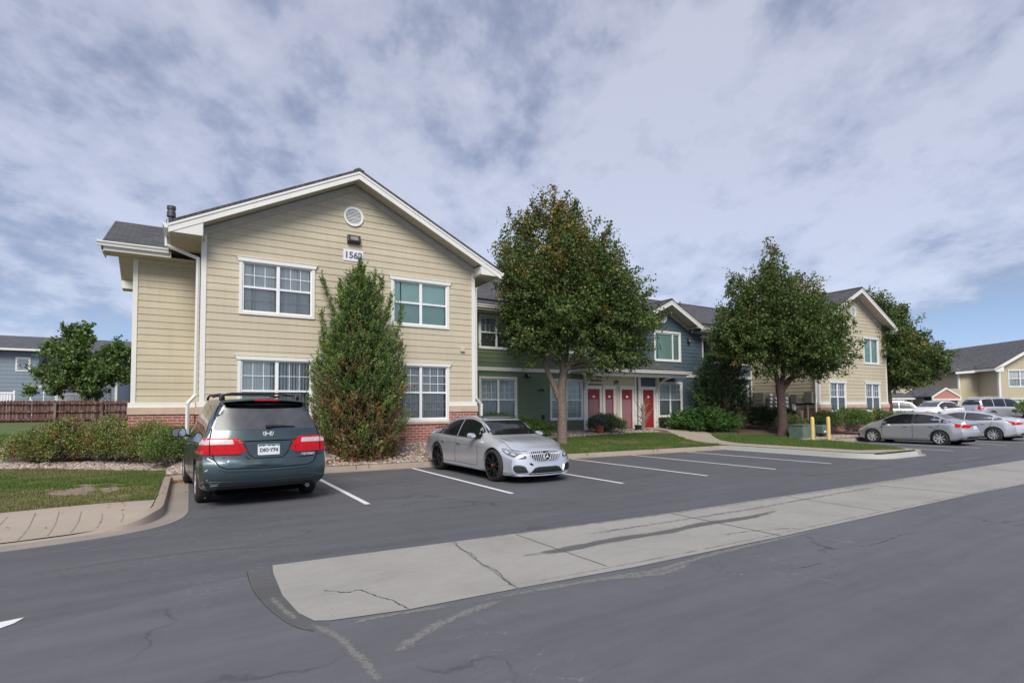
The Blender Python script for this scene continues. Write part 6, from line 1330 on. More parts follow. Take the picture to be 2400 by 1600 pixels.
for sd in (1, -1):
    hp = rpoly([(sd*.475, .545), (sd*.50, .60), (sd*.60, .665), (sd*.72, .715), (sd*.80, .74), (sd*.81, .70), (sd*.78, .63), (sd*.70, .56), (sd*.58, .535)], .035)
    hl = c.decal('headlight', hp, 'x', 1, 'smoke_lens', .006, .04); c.strip('headlight_edge', [hp+[hp[0]]], .010, 'x', 1, 'black_trim', .007, parent=hl)
    c.strip('light_bar', [[(sd*.52, .60), (sd*.62, .655), (sd*.73, .695), (sd*.82, .715)]], .016, 'x', 1, 'lamp_bright', .010, parent=hl)
    for (a, b, w) in ((.60, .585, .07), (.69, .62, .06), (.76, .66, .05)): c.decal('lamp_bowl', rpoly([(sd*(a-w/2), b-.022), (sd*(a+w/2), b-.012), (sd*(a+w/2), b+.03), (sd*(a-w/2), b+.022)], .02), 'x', 1, 'lamp_bright', .011, .04, parent=hl)
    ip = rpoly([(sd*.47, .245), (sd*.52, .365), (sd*.60, .395), (sd*.70, .40), (sd*.75, .38), (sd*.755, .33), (sd*.74, .265), (sd*.68, .235)], .03)
    it = c.decal('side_intake', ip, 'x', 1, 'black_trim', .004, .05)
    c.strip('intake_louvre', [[(sd*.50, .29), (sd*.74, .30)], [(sd*.51, .335), (sd*.74, .345)]], .008, 'x', 1, 'wheelwell', .007, parent=it)
    c.strip('bumper_fin', [[(sd*.45, .225), (sd*.50, .37), (sd*.58, .41), (sd*.72, .42)]], .012, 'x', 1, 'silver_paint', .004, ext=.012)
    c.glassbits(sd, [(-1.62, -1.16), (-1.12, -.30), (-.25, .86)], .022, .085, r=.02)
    c.strip('window_trim', [[(x, c.zs(x)+.012) for x in np.linspace(-1.6, .9, 24)]], .012, 'y', sd, 'chrome', .005)
    c.strip('door_seam', [[(-.28, .32), (-.28, .93)], [(-1.0, .42), (-1.13, .55), (-1.28, .80), (-1.30, .95)], [(.82, .30), (.86, .55), (.80, .88)], [(-1.0, .30), (.82, .30)]], .009, 'y', sd, 'seam'); c.strip('sill_line', [[(-.95, .245), (1.05, .225)]], .018, 'y', sd, 'silver_paint', .003, ext=.014)
    c.strip('shoulder_line', [[(-1.9, .80), (-1.2, .80), (-.3, .785), (.6, .76), (1.1, .74)]], .012, 'y', sd, 'silver_paint', .001, ext=.006)
    c.handle(-.95, .79, sd, 'chrome'); c.handle(.05-.15, .775, sd, 'chrome'); c.mirror(.72, .965, .985, sd, 'silver_paint', (.20, .13, .13))
    for x in c.ax: c.wheel(x, sd, 'wide', 'black_rim', 'red_cap' if x > 0 else '')
    c.strip('hood_seam', [[(1.16, sd*.66), (1.6, sd*.69), (1.95, sd*.66), (2.12, sd*.55), (2.17, sd*.42)]], .008, 'z', 1, 'seam'); c.strip('hood_crease', [[(1.2, sd*.42), (1.7, sd*.40), (2.1, sd*.33)]], .02, 'z', 1, 'silver_paint', .0, ext=.004)
    c.decal('tail_light', rpoly([(sd*.48, .74), (sd*.5, .84), (sd*.84, .88), (sd*.85, .76)], .03), 'x', -1, 'red_lens', .006)
    c.decal('tail_light', rpoly([(-2.25, .76), (-2.02, .82), (-2.06, .88), (-2.24, .88)], .02), 'y', sd, 'red_lens', .005)
c.decal('windscreen', rpoly([(-.66, 1.005), (.66, 1.005), (.60, 1.2), (.52, 1.385), (-.52, 1.385), (-.60, 1.2)], .06), 'x', 1, 'car_glass', .003, .06)
c.decal('rear_window', rpoly([(-.58, 1.13), (.58, 1.13), (.50, 1.36), (-.50, 1.36)], .05), 'x', -1, 'car_glass', .003)
c.decal('panorama_roof', rpoly([(-.75, -.50), (-.75, .50), (.30, .50), (.30, -.50)], .08), 'z', 1, 'black_paint', .003, .1)
ci = c.decal('lower_intake', rpoly([(-.46, .20), (-.33, .335), (-.24, .36), (.24, .36), (.33, .335), (.46, .20), (.3, .195), (-.3, .195)], .02), 'x', 1, 'black_trim', .004, .05)
c.strip('intake_louvre', [[(-.36, .29), (.36, .29)], [(-.4, .245), (.4, .245)]], .006, 'x', 1, 'wheelwell', .007, parent=ci)
c.strip('splitter', [[(-.84, .19), (-.45, .175), (0, .17), (.45, .175), (.84, .19)]], .018, 'x', 1, 'silver_paint', .003, ext=.02)
c.decal('broken_tow_cover', rpoly([(-.42, .435), (-.37, .43), (-.335, .405), (-.355, .395), (-.40, .41)], .01) if False else rpoly([(-.44, .44), (-.385, .445), (-.345, .405), (-.36, .39), (-.41, .405)], .008), 'x', 1, 'wheelwell', .004, .05)
MB().tube([(-2.12, -.55, 1.10), (-2.18, 0, 1.13), (-2.12, .55, 1.10)], .016, 6).build('boot_spoiler', 'black_paint', mr, smooth=True, world=False)
h, n = c.cast(.30, 1.05, 'x', 1, .0); MB().box((h.x-.01, .10, 1.035), (h.x+.012, .42, 1.05)).build('dash_card', 'sign_white', mr, world=False)
MB().box((-2.1, -.7, .15), (2.0, .7, .28)).build('underbody', 'wheelwell', mr, world=False)

# ---- compact and mid-size sedans in the far bays ------------------------------
def sedan(root, mat, kind):
    if kind == 'compact':
        k = Car(4.60, 1.76, [(-2.3, .97), (-2.22, 1.075), (-1.85, 1.115), (-1.62, 1.14), (-1.0, 1.37), (-.45, 1.45), (.1, 1.455), (.55, 1.37), (1.32, 1.02), (1.8, .90), (2.1, .80), (2.25, .68), (2.3, .60)],
            [(-2.3, .90), (-1.5, .975), (-.5, .94), (.6, .90), (1.2, .86), (1.9, .76), (2.3, .56)], [(-2.3, .32), (-2.05, .22), (0, .18), (2.0, .19), (2.3, .24)],
            [(-2.3, .78), (-1.9, .865), (-1.2, .88), (.2, .87), (1.4, .88), (1.95, .86), (2.3, .74)], [(-2.3, .62), (-1.7, .62), (-1.1, .57), (-.3, .565), (.4, .56), (.9, .60), (1.3, .70), (2.0, .64), (2.3, .52)],
            [(.2, .04), (.35, 0), (.5, .0), (.62, .05), (.75, .12), (1.4, .2)], [(.2, .14), (.34, .06), (.45, .0), (.62, .0), (.72, .05), (.85, .06), (1.0, .06), (1.08, .02), (1.4, .1)], planf=.42, planr=.34, R_=.325, ax=(1.38, -1.28), paintm=mat, root=root, zone=.85)
        panes = [(-1.66, -1.30), (-1.26, -.30), (-.24, .98)]; seams = [[(-.27, .30), (-.27, .92)], [(-.86, .38), (-1.0, .55), (-1.22, .80), (-1.30, .95)], [(.95, .30), (.98, .6), (.96, .86)], [(-.86, .30), (.95, .28)]]; st_ = 'seven'
        lamp = [(-2.26, .80), (-2.20, .90), (-1.72, .985), (-1.9, .885), (-2.06, .795), (-2.18, .77)]
    else:
        k = Car(4.82, 1.835, [(-2.41, .96), (-2.33, 1.07), (-2.0, 1.12), (-1.75, 1.16), (-1.1, 1.36), (-.5, 1.455), (.0, 1.47), (.5, 1.40), (1.3, 1.04), (1.8, .93), (2.15, .82), (2.35, .68), (2.41, .60)],
            [(-2.41, .92), (-1.5, 1.0), (-.5, .955), (.6, .91), (1.2, .87), (1.9, .76), (2.41, .56)], [(-2.41, .32), (-2.1, .22), (0, .18), (2.0, .19), (2.41, .24)],
            [(-2.41, .80), (-1.9, .90), (-1.2, .915), (.2, .90), (1.4, .91), (1.95, .88), (2.41, .76)], [(-2.41, .62), (-1.7, .60), (-1.1, .57), (-.3, .565), (.4, .56), (.9, .60), (1.3, .70), (2.0, .64), (2.41, .52)],
            [(.2, .04), (.35, 0), (.5, .0), (.62, .05), (.75, .12), (1.4, .2)], [(.2, .14), (.34, .05), (.45, .0), (.65, .0), (.8, .04), (1.0, .05), (1.08, .03), (1.4, .1)], planf=.42, planr=.34, R_=.335, ax=(1.43, -1.37), paintm=mat, root=root, zone=.85)
        panes = [(-1.66, -1.36), (-1.30, -.28), (-.20, 1.0)]; seams = [[(-.24, .30), (-.24, .92)], [(-.95, .38), (-1.1, .55), (-1.28, .80), (-1.33, .97)], [(.95, .30), (1.0, .86)]]; st_ = 'ten'
        lamp = [(-2.30, .84), (-2.24, .92), (-1.80, 1.0), (-1.98, .90), (-2.14, .83), (-2.24, .80)]
    for sd in (1, -1):
        k.glassbits(sd, panes, .03, .085, 'car_glass' if kind == 'compact' else 'car_glass_grey', r=.02); k.strip('window_trim', [[(x, k.zs(x)+.018) for x in np.linspace(-1.55, 1.0, 20)]], .018, 'y', sd, 'chrome' if kind != 'compact' else 'black_trim', .004)
        k.strip('pillar_trim', [[(-.27, k.zs(-.27)+.04), (-.27, k.zt(-.27)-.09)]], .05, 'y', sd, 'black_trim', .0035)
        k.strip('door_seam', seams, .012, 'y', sd, 'seam'); k.strip('sill_line', [[(-.86, .27), (1.0, .25)]], .05, 'y', sd, mat, .001, ext=.01)
        k.handle(-1.0, .84, sd); k.handle(-.02, .82, sd); k.mirror(.80, .95, .98, sd, mat, (.19, .12, .12))
        k.decal('fuel_cap', rpoly([(-1.66, .77), (-1.66, .87), (-1.54, .87), (-1.54, .77)], .02), 'y', sd, mat, .0045, .1)
        k.decal('tail_light', lamp if sd else lamp, 'y', sd, 'red_lens', .007, .05); k.decal('tail_light', rpoly([(sd*.46, .83), (sd*.46, .90), (sd*.80, .92), (sd*.82, .80)], .02), 'x', -1, 'red_lens', .007, .06)
        k.decal('headlight', rpoly([(1.75, .80), (2.02, .68), (2.10, .68), (2.05, .77)], .02), 'y', sd, 'amber' if kind == 'compact' else 'clear_lens', .005, .06); k.decal('headlight', rpoly([(sd*.45, .60), (sd*.5, .68), (sd*.78, .73), (sd*.78, .64)], .02), 'x', 1, 'clear_lens', .005, .06)
        k.decal('fog_recess', rpoly([(sd*.55, .30), (sd*.55, .42), (sd*.76, .42), (sd*.72, .30)], .02), 'x', 1, 'black_trim', .004, .06)
        k.decal('bumper_corner', rpoly([(2.02, .30), (2.0, .42), (2.09, .45), (2.08, .32)], .01), 'y', sd, 'black_trim', .004, .06)
        for x in k.ax: k.wheel(x, sd, st_, 'alloy')
        MB().box((k.ax[1]-.42, sd*.80-.01, .13), (k.ax[1]-.40, sd*.80+.09*1, .33)).build('mud_flap', 'black_trim', root, world=False) if False else None
    k.decal('windscreen', rpoly([(-.66, 1.04), (.66, 1.04), (.52, 1.39), (-.52, 1.39)], .05), 'x', 1, 'car_glass_grey', .003)
    k.decal('rear_window', rpoly([(-.60, 1.16), (.60, 1.16), (.50, 1.38), (-.50, 1.38)], .05), 'x', -1, 'car_glass_grey', .003)
    k.decal('rear_valance', rpoly([(-.6, .33), (.6, .33), (.55, .42), (-.55, .42)], .02), 'x', -1, 'black_trim', .004, .08)
    pl = k.decal('licence_plate', rpoly([(-.16, .72), (.16, .72), (.16, .87), (-.16, .87)], .01), 'x', -1, 'plate_white', .01, .1); k.strip('boot_handle', [[(-.4, .90), (.4, .90)]], .02, 'x', -1, 'black_trim', .006, ext=.01)
    MB().box((-2.0, -.7, .16), (2.0, .7, .28)).build('underbody', 'wheelwell', root, world=False)
    return k
c1 = empty('parked_sedan', (28.72, 11.74, -.03), R(90)); tag(c1, 'silver compact sedan parked behind the grass island with dark tinted side windows', 'sedan', 'silver sedans in the far bays'); sedan(c1, 'silver2', 'compact')
c2 = empty('parked_sedan', (34.1, 11.65, -.03), R(90)); c2.scale = (1.0, 1.0, 1.0); tag(c2, 'pale silver sedan with ten-spoke wheels cut by the right edge of the photo', 'sedan', 'silver sedans in the far bays'); sedan(c2, 'white_silver', 'mid')
def suv(root, mat, glass='car_glass'):
    k = Car(4.7, 1.85, [(-2.35, 1.50), (-2.2, 1.62), (-1.5, 1.70), (-.2, 1.72), (.5, 1.64), (1.15, 1.18), (1.8, 1.08), (2.2, .92), (2.35, .75)], [(-2.35, 1.02), (-1, 1.02), (1, .98), (1.8, .94), (2.35, .7)], [(-2.35, .4), (-2.1, .3), (0, .26), (2.1, .28), (2.35, .4)],
        [(-2.35, .84), (-1.9, .91), (-1.2, .92), (1.4, .92), (1.95, .9), (2.35, .8)], [(-2.35, .62), (-1, .66), (.4, .64), (1.2, .75), (2.0, .7), (2.35, .6)], [(.3, .04), (.5, 0), (.8, .03), (1.7, .1)], [(.3, .06), (.5, 0), (.9, .04), (1.1, .08), (1.6, .25), (1.72, .3)], planf=.3, planr=.2, R_=.36, ax=(1.4, -1.35), paintm=mat, root=root)
    for sd in (1, -1):
        k.glassbits(sd, [(-2.0, -1.2), (-1.14, -.25), (-.2, .9)], .03, .10, glass, r=.02)
        for x in k.ax: k.wheel(x, sd, 'five', 'alloy')
        k.mirror(.8, 1.0, 1.1, sd, mat); k.decal('tail_light', rpoly([(sd*.62, .85), (sd*.6, 1.15), (sd*.84, 1.15), (sd*.86, .85)], .03), 'x', -1, 'red_lens', .006)
        MB().tube([(-1.7, sd*.6, 1.70), (-1.5, sd*.6, 1.77), (.2, sd*.6, 1.77), (.35, sd*.6, 1.70)], .02, 6).build('roof_rail', 'alloy', root, smooth=True, world=False)
    k.decal('rear_window', rpoly([(-.72, 1.18), (.72, 1.18), (.6, 1.58), (-.6, 1.58)], .05), 'x', -1, glass, .003); k.decal('windscreen', rpoly([(-.7, 1.22), (.7, 1.22), (.6, 1.6), (-.6, 1.6)], .05), 'x', 1, glass, .003)
    k.decal('licence_plate', rpoly([(-.16, .72), (.16, .72), (.16, .87), (-.16, .87)], .01), 'x', -1, 'plate_white', .01, .1)
    return k
# ------------------------------------------------------------------ vegetation
fr, ff = np.array([.857, -.515, 0]), np.array([.515, .857, 0])   # two horizontal axes used to lay out crowns
def leafquads(P, dirs, L, Wd, rngl, up=None, fold=.25):
    """P (n,3) centres, dirs (n,3) long axis; returns V,F with 4 verts per leaf, slightly folded"""
    n = len(P); d = dirs/np.linalg.norm(dirs, axis=1, keepdims=True); a = rngl.normal(size=(n, 3)); s = np.cross(d, a); s /= np.linalg.norm(s, axis=1, keepdims=True); nn = np.cross(d, s)
    L = L[:, None]; Wd = Wd[:, None]; V = np.empty((n, 4, 3)); V[:, 0] = P-d*L*.5; V[:, 1] = P+s*Wd*.5+nn*Wd*fold; V[:, 2] = P+d*L*.5; V[:, 3] = P-s*Wd*.5+nn*Wd*fold
    return V.reshape(-1, 3), np.arange(n*4).reshape(-1, 4)
def pal(n, cols, w, r, var=.25):
    c = np.array(cols)[r.choice(len(cols), n, p=np.array(w)/sum(w))]; return c*(1+var*(2*r.random((n, 1))-1))
def sm01(t): t = np.clip(t, 0, 1); return t*t*(3-2*t)
def tree(name, base, lobes, label, cat, seed, nclus, per, leafL, cols, wts, autumn=None, acols=None, trunk=None, limbs=(), bark='bark', group=None, cr=.40, spread=.8, droop=.3, barktop=None):
    """lobes: (r, f, z, rad_r, rad_f, rad_z) ellipsoids relative to the base on the two horizontal axes"""
    r = np.random.default_rng(seed); root = empty(name, base); tag(root, label, cat, group); b = np.array(base)
    vol = np.array([l[3]*l[4]*l[5] for l in lobes]); vol = vol/vol.sum(); tips = []
    for l, w in zip(lobes, vol):
        m = max(6, int(nclus*w)); u = r.normal(size=(m, 3)); u /= np.linalg.norm(u, axis=1, keepdims=True); rad = r.random(m)**(.33)*(.86+.3*r.random(m)); q = u*rad[:, None]*np.array([l[3], l[4], l[5]])+np.array(l[:3])
        tips.append(q)
    T = np.concatenate(tips); W = b+T[:, :1]*fr+T[:, 1:2]*ff+T[:, 2:3]*np.array([0, 0, 1])
    n = len(W)*per; ci = np.repeat(np.arange(len(W)), per); cen = W[ci]; size = (cr*(.6+.8*r.random(len(W))))[ci][:, None]
    ctr = b+np.array([0, 0, np.mean(T[:, 2])-.8]); ax_ = W-ctr; ax_ /= np.linalg.norm(ax_, axis=1, keepdims=True); ax_ = ax_*.8+r.normal(size=ax_.shape)*.45+np.array([0, 0, .25]); ax_ /= np.linalg.norm(ax_, axis=1, keepdims=True)
    tt_ = r.random((n, 1))*2.3-1; g = r.normal(size=(n, 3)); P = cen+ax_[ci]*tt_*size+g*size*.30*(1.25-.45*(tt_+1)/2)*np.array([1, 1, spread])
    outw = (P-ctr); outw /= np.linalg.norm(outw, axis=1, keepdims=True)
    d = outw*.6+r.normal(size=(n, 3))*.7+np.array([0, 0, -droop]); V, F = leafquads(P, d, leafL*(.6+.8*r.random(n)), leafL*.72*(.6+.8*r.random(n)), r)
    col = pal(n, cols, wts, r)
    if autumn is not None:
        cl = autumn((W-b) @ fr, W[:, 2]-b[2], r.random(len(W))); kc = r.random(len(W)) < cl*1.1; k = (kc[ci] & (r.random(n) < .75))[:, None]; col = np.where(k, pal(len(W), acols, [1]*len(acols), r, .15)[ci]*(.8+.4*r.random((n, 1))), col)
    col = col*(.8+.4*r.random(len(W)))[ci][:, None]
    raw('crown', V, F, 'leaf' if leafL > .03 else 'leaf', parent=root, col=np.repeat(col, 4, 0))
    tb = MB(); L3 = lambda p: tuple(b+p[0]*fr+p[1]*ff+np.array([0, 0, p[2]]))
    if trunk: tb.tube([L3(p[:3]) for p in trunk], [p[3] for p in trunk], 12)
    for lm in limbs: tb.tube(smoothpath([L3(p[:3]) for p in lm], 4), list(np.interp(np.linspace(0, 1, 4*(len(lm)-1)+1), np.linspace(0, 1, len(lm)), [p[3] for p in lm])), 8)
    t = tb.build('trunk', bark, root, smooth=True)
    if limbs:
        bb = MB(); ends = [np.array(L3(lm[-1][:3])) for lm in limbs]+[np.array(L3(lm[-2][:3])) for lm in limbs]+([np.array(L3(trunk[-1][:3]))] if trunk else [])
        for i in r.choice(len(W), min(len(W), 150), replace=False):
            e = ends[int(np.argmin([np.linalg.norm(W[i]-q)+(2 if q[2] > W[i][2] else 0) for q in ends]))]; mid = (e+W[i])/2+np.array([0, 0, .12*np.linalg.norm(W[i]-e)])*r.uniform(-.3, 1); bb.tube([tuple(e), tuple(mid), tuple(W[i])], [.035, .02, .006], 4, cap=False)
        bb.build('branches', bark, root, fixn=False)
    return root
GC = [(.075, .12, .032), (.11, .16, .04), (.175, .215, .052), (.045, .078, .025)]; AC = [(.24, .165, .04), (.20, .115, .035), (.28, .21, .055), (.17, .165, .045)]
# linden 1 -- base at the lawn, crown leaning to the right
lob = [(-.55, 0, 8.7, .9, .9, 1.35), (-1.45, .2, 7.9, .85, 1.1, 1.4), (.2, -.1, 8.4, .9, 1.1, 1.3), (.9, .2, 7.2, 1.15, 1.4, 1.5), (-1.75, 0, 6.9, .8, 1.2, 1.3), (-1.35, -.1, 6.1, 1.15, 1.6, 1.5), (.1, 0, 6.4, 1.6, 2.0, 1.8), (1.8, .1, 6.1, 1.25, 1.7, 1.6), (-1.3, .1, 4.6, 1.1, 1.6, 1.0), (2.3, 0, 4.9, 1.45, 1.8, 1.35), (.6, -.5, 4.7, 1.6, 1.7, 1.1), (2.3, .1, 3.6, 1.2, 1.3, .65), (-.9, -.6, 3.65, .7, .8, .45), (1.7, -.5, 3.2, .75, .8, .45), (1.75, .1, 7.7, .55, .7, 1.0)]
tree('linden_tree', (12.75, 17.35, .32), lob, 'tall linden tree with rust tinged top on the lawn before the green siding', 'tree', 11, 1150, 78, .105, GC, [3, 3, 1.4, 3],
     autumn=lambda x, z, u: np.clip((z-5.6)/5.0, 0, .75)*(.35+.9*u)+.10*(u > .8), acols=AC, trunk=[(0, 0, -.1, .26), (0, 0, .15, .21), (.02, 0, 1.0, .185), (-.01, 0, 1.9, .19), (.06, 0, 2.6, .17), (.1, 0, 3.0, .15)],
     limbs=[[(-.05, 0, 1.6, .12), (-.3, 0, 2.3, .11), (-.62, 0, 3.1, .10), (-.8, .1, 4.4, .075), (-1.1, .1, 6.2, .04)], [(.08, 0, 2.8, .13), (-.0, 0, 3.5, .11), (-.12, .05, 4.6, .09), (-.2, 0, 7, .05)], [(.1, 0, 2.8, .13), (.5, -.05, 3.4, .11), (.95, -.1, 4.3, .085), (1.7, 0, 5.6, .045)], [(.1, 0, 2.9, .09), (.3, .4, 3.8, .08), (.5, .8, 5.5, .04)]])
lob = [(-.25, 0, 9.0, .40, .5, .9), (-.2, 0, 7.9, .95, 1.1, 1.0), (-1.9, 0, 7.0, .75, 1.0, 1.0), (-.3, 0, 6.7, 1.6, 1.8, 1.3), (1.1, .1, 6.7, 1.0, 1.3, 1.2), (-1.9, .1, 5.5, 1.3, 1.6, 1.2), (.3, -.1, 5.3, 2.2, 2.4, 1.3), (2.1, 0, 5.4, 1.1, 1.5, 1.25), (-1.4, 0, 4.4, 1.6, 1.8, .9), (1.2, -.4, 4.1, 1.7, 1.7, .95), (2.6, 0, 4.3, 1.0, 1.3, .9), (-2.9, 0, 5.3, .65, .8, .7), (-1.2, -.3, 3.35, .8, .7, .4), (1.9, 0, 3.2, .8, .8, .45), (.1, -.3, 3.3, .7, .7, .35)]
tree('linden_tree', (25.6, 16.2, .34), lob, 'dark green linden tree in front of the electric meters', 'tree', 12, 1050, 74, .115, GC, [3, 3, 1.2, 3], autumn=lambda x, z, u: np.clip((z-6)/8, 0, .3)*(.3+u)+.05*(u > .85), acols=AC,
     trunk=[(0, 0, -.1, .34), (0, 0, .1, .26), (.0, 0, 1.0, .21), (-.05, 0, 2.0, .19), (-.08, 0, 2.45, .2)], bark='bark_red',
     limbs=[[(-.08, 0, 2.2, .14), (-.25, 0, 3.0, .11), (-.6, 0, 4.0, .08), (-1.6, 0, 5.4, .04)], [(-.05, 0, 2.2, .14), (.12, 0, 3.1, .11), (.1, 0, 4.4, .09), (0, 0, 7, .04)], [(.0, 0, 2.1, .12), (.5, -.05, 2.8, .10), (1.0, 0, 3.5, .08), (1.9, 0, 5, .04)], [(-.2, 0, 2.9, .06), (-1.0, 0, 3.7, .045), (-1.9, 0, 4.4, .02)]])
lob = [(-1.1, 0, 8.2, .8, 1.0, .9), (-1.9, 0, 7.8, .5, .8, .9), (-.4, 0, 7.3, 1.2, 1.4, 1.1), (.5, 0, 7.0, .9, 1.2, .9), (-.7, 0, 6.1, 1.5, 1.8, 1.1), (1.2, 0, 6.1, 1.0, 1.3, .9), (.4, 0, 5.0, 2.1, 2.0, 1.1), (1.9, 0, 4.8, 1.6, 1.7, 1.0), (-1.2, 0, 5.1, .9, 1.4, 1.2), (2.6, 0, 4.0, 1.25, 1.4, .85), (.6, 0, 3.8, 2.0, 1.8, .8), (-1.0, 0, 4.0, .8, 1.1, .8), (1.3, 0, 3.1, 1.3, 1.2, .5)]
tree('linden_tree', (39.3, 17.5, .6), [(a, b, c-.3, d, e, f) for a, b, c, d, e, f in lob], 'broad linden tree right of the far cream gable above the parked sedans', 'tree', 13, 900, 64, .13, GC, [3, 3.2, 1.2, 3], autumn=lambda x, z, u: .02+.15*(u > .75)*np.clip((z-4)/4, 0, 1), acols=AC,
     trunk=[(0, 0, -.3, .3), (0, 0, 1.2, .25), (-.05, 0, 2.2, .24)], bark='bark_red', limbs=[[(-.1, 0, 2.0, .16), (-.3, 0, 3.0, .14), (-.6, 0, 5.5, .05)], [(0, 0, 1.9, .12), (.5, 0, 2.6, .09), (1.3, 0, 3.6, .04)], [(0, 0, 2.2, .12), (.2, 0, 3.5, .09), (.6, 0, 5.2, .04)]])
lob = [(-.3, 0, 5.6, .55, .7, .8), (.55, 0, 5.5, .65, .8, 1.1), (-1.6, 0, 4.6, .55, .7, .7), (-.8, 0, 4.8, .55, .7, .7), (2.1, 0, 4.5, .5, .8, .9), (2.9, 0, 4.4, .7, .8, .9), (.2, 0, 3.9, 1.4, 1.3, .9), (-1.9, 0, 3.3, .8, .9, .6), (2.5, 0, 3.3, .9, 1.0, .8), (1.3, 0, 2.9, 1.3, 1.2, .9), (-.6, 0, 2.7, 1.4, 1.2, .7), (-2.6, 0, 2.1, .7, .6, .3), (1.0, 0, 1.9, .9, .8, .6), (-1.3, 0, 2.0, .5, .5, .3), (3.1, 0, 2.7, .5, .6, .4)]
tree('maple_tree', (-6.25, 43.8, 1.1), [(a*1.03, b, c*.98, d*.84, e*.85, f*.8) for a, b, c, d, e, f in lob], 'small round green tree between the wooden fence and the blue house', 'tree', 14, 380, 50, .18, [(.10, .17, .045), (.15, .23, .065), (.06, .10, .035)], [3, 3, 2], droop=.1, cr=.34, spread=.8,
     trunk=[(.9, 0, -.3, .16), (.75, 0, 1.3, .13), (.6, 0, 1.9, .12)], limbs=[[(.6, 0, 1.7, .1), (.1, 0, 2.8, .08), (-.2, 0, 4.5, .04)], [(.6, 0, 1.7, .1), (1.4, 0, 2.6, .07), (2.4, 0, 3.6, .03)], [(.6, 0, 1.7, .08), (-.8, 0, 2.6, .06), (-1.6, 0, 3.6, .03)]])
for i, (x, y, h, s) in enumerate(((96.5, 40, 12.0, 2.6), (104, 41.5, 12.5, 3.0), (90, 41, 10.6, 2.0))):
    tree('background_tree', (x, y, 0), [(0, 0, h-1.4, s*.45, s*.5, 1.4), (0, 0, h-3.2, s*.8, s*.8, 1.8), (0, 0, h-6, s, s, 2.5)], ['ragged treetop left above the far roof', 'rounder treetop right above the far roof', 'thin low treetop peeking over the far roof beside the linden'][i], 'tree', 20+i, 130, 40, .30, [(.05, .08, .03), (.08, .11, .04)], [1, 1], trunk=[(0, 0, 0, .3), (0, 0, h*.7, .12)], cr=.6, group='treetops beyond the far roof')
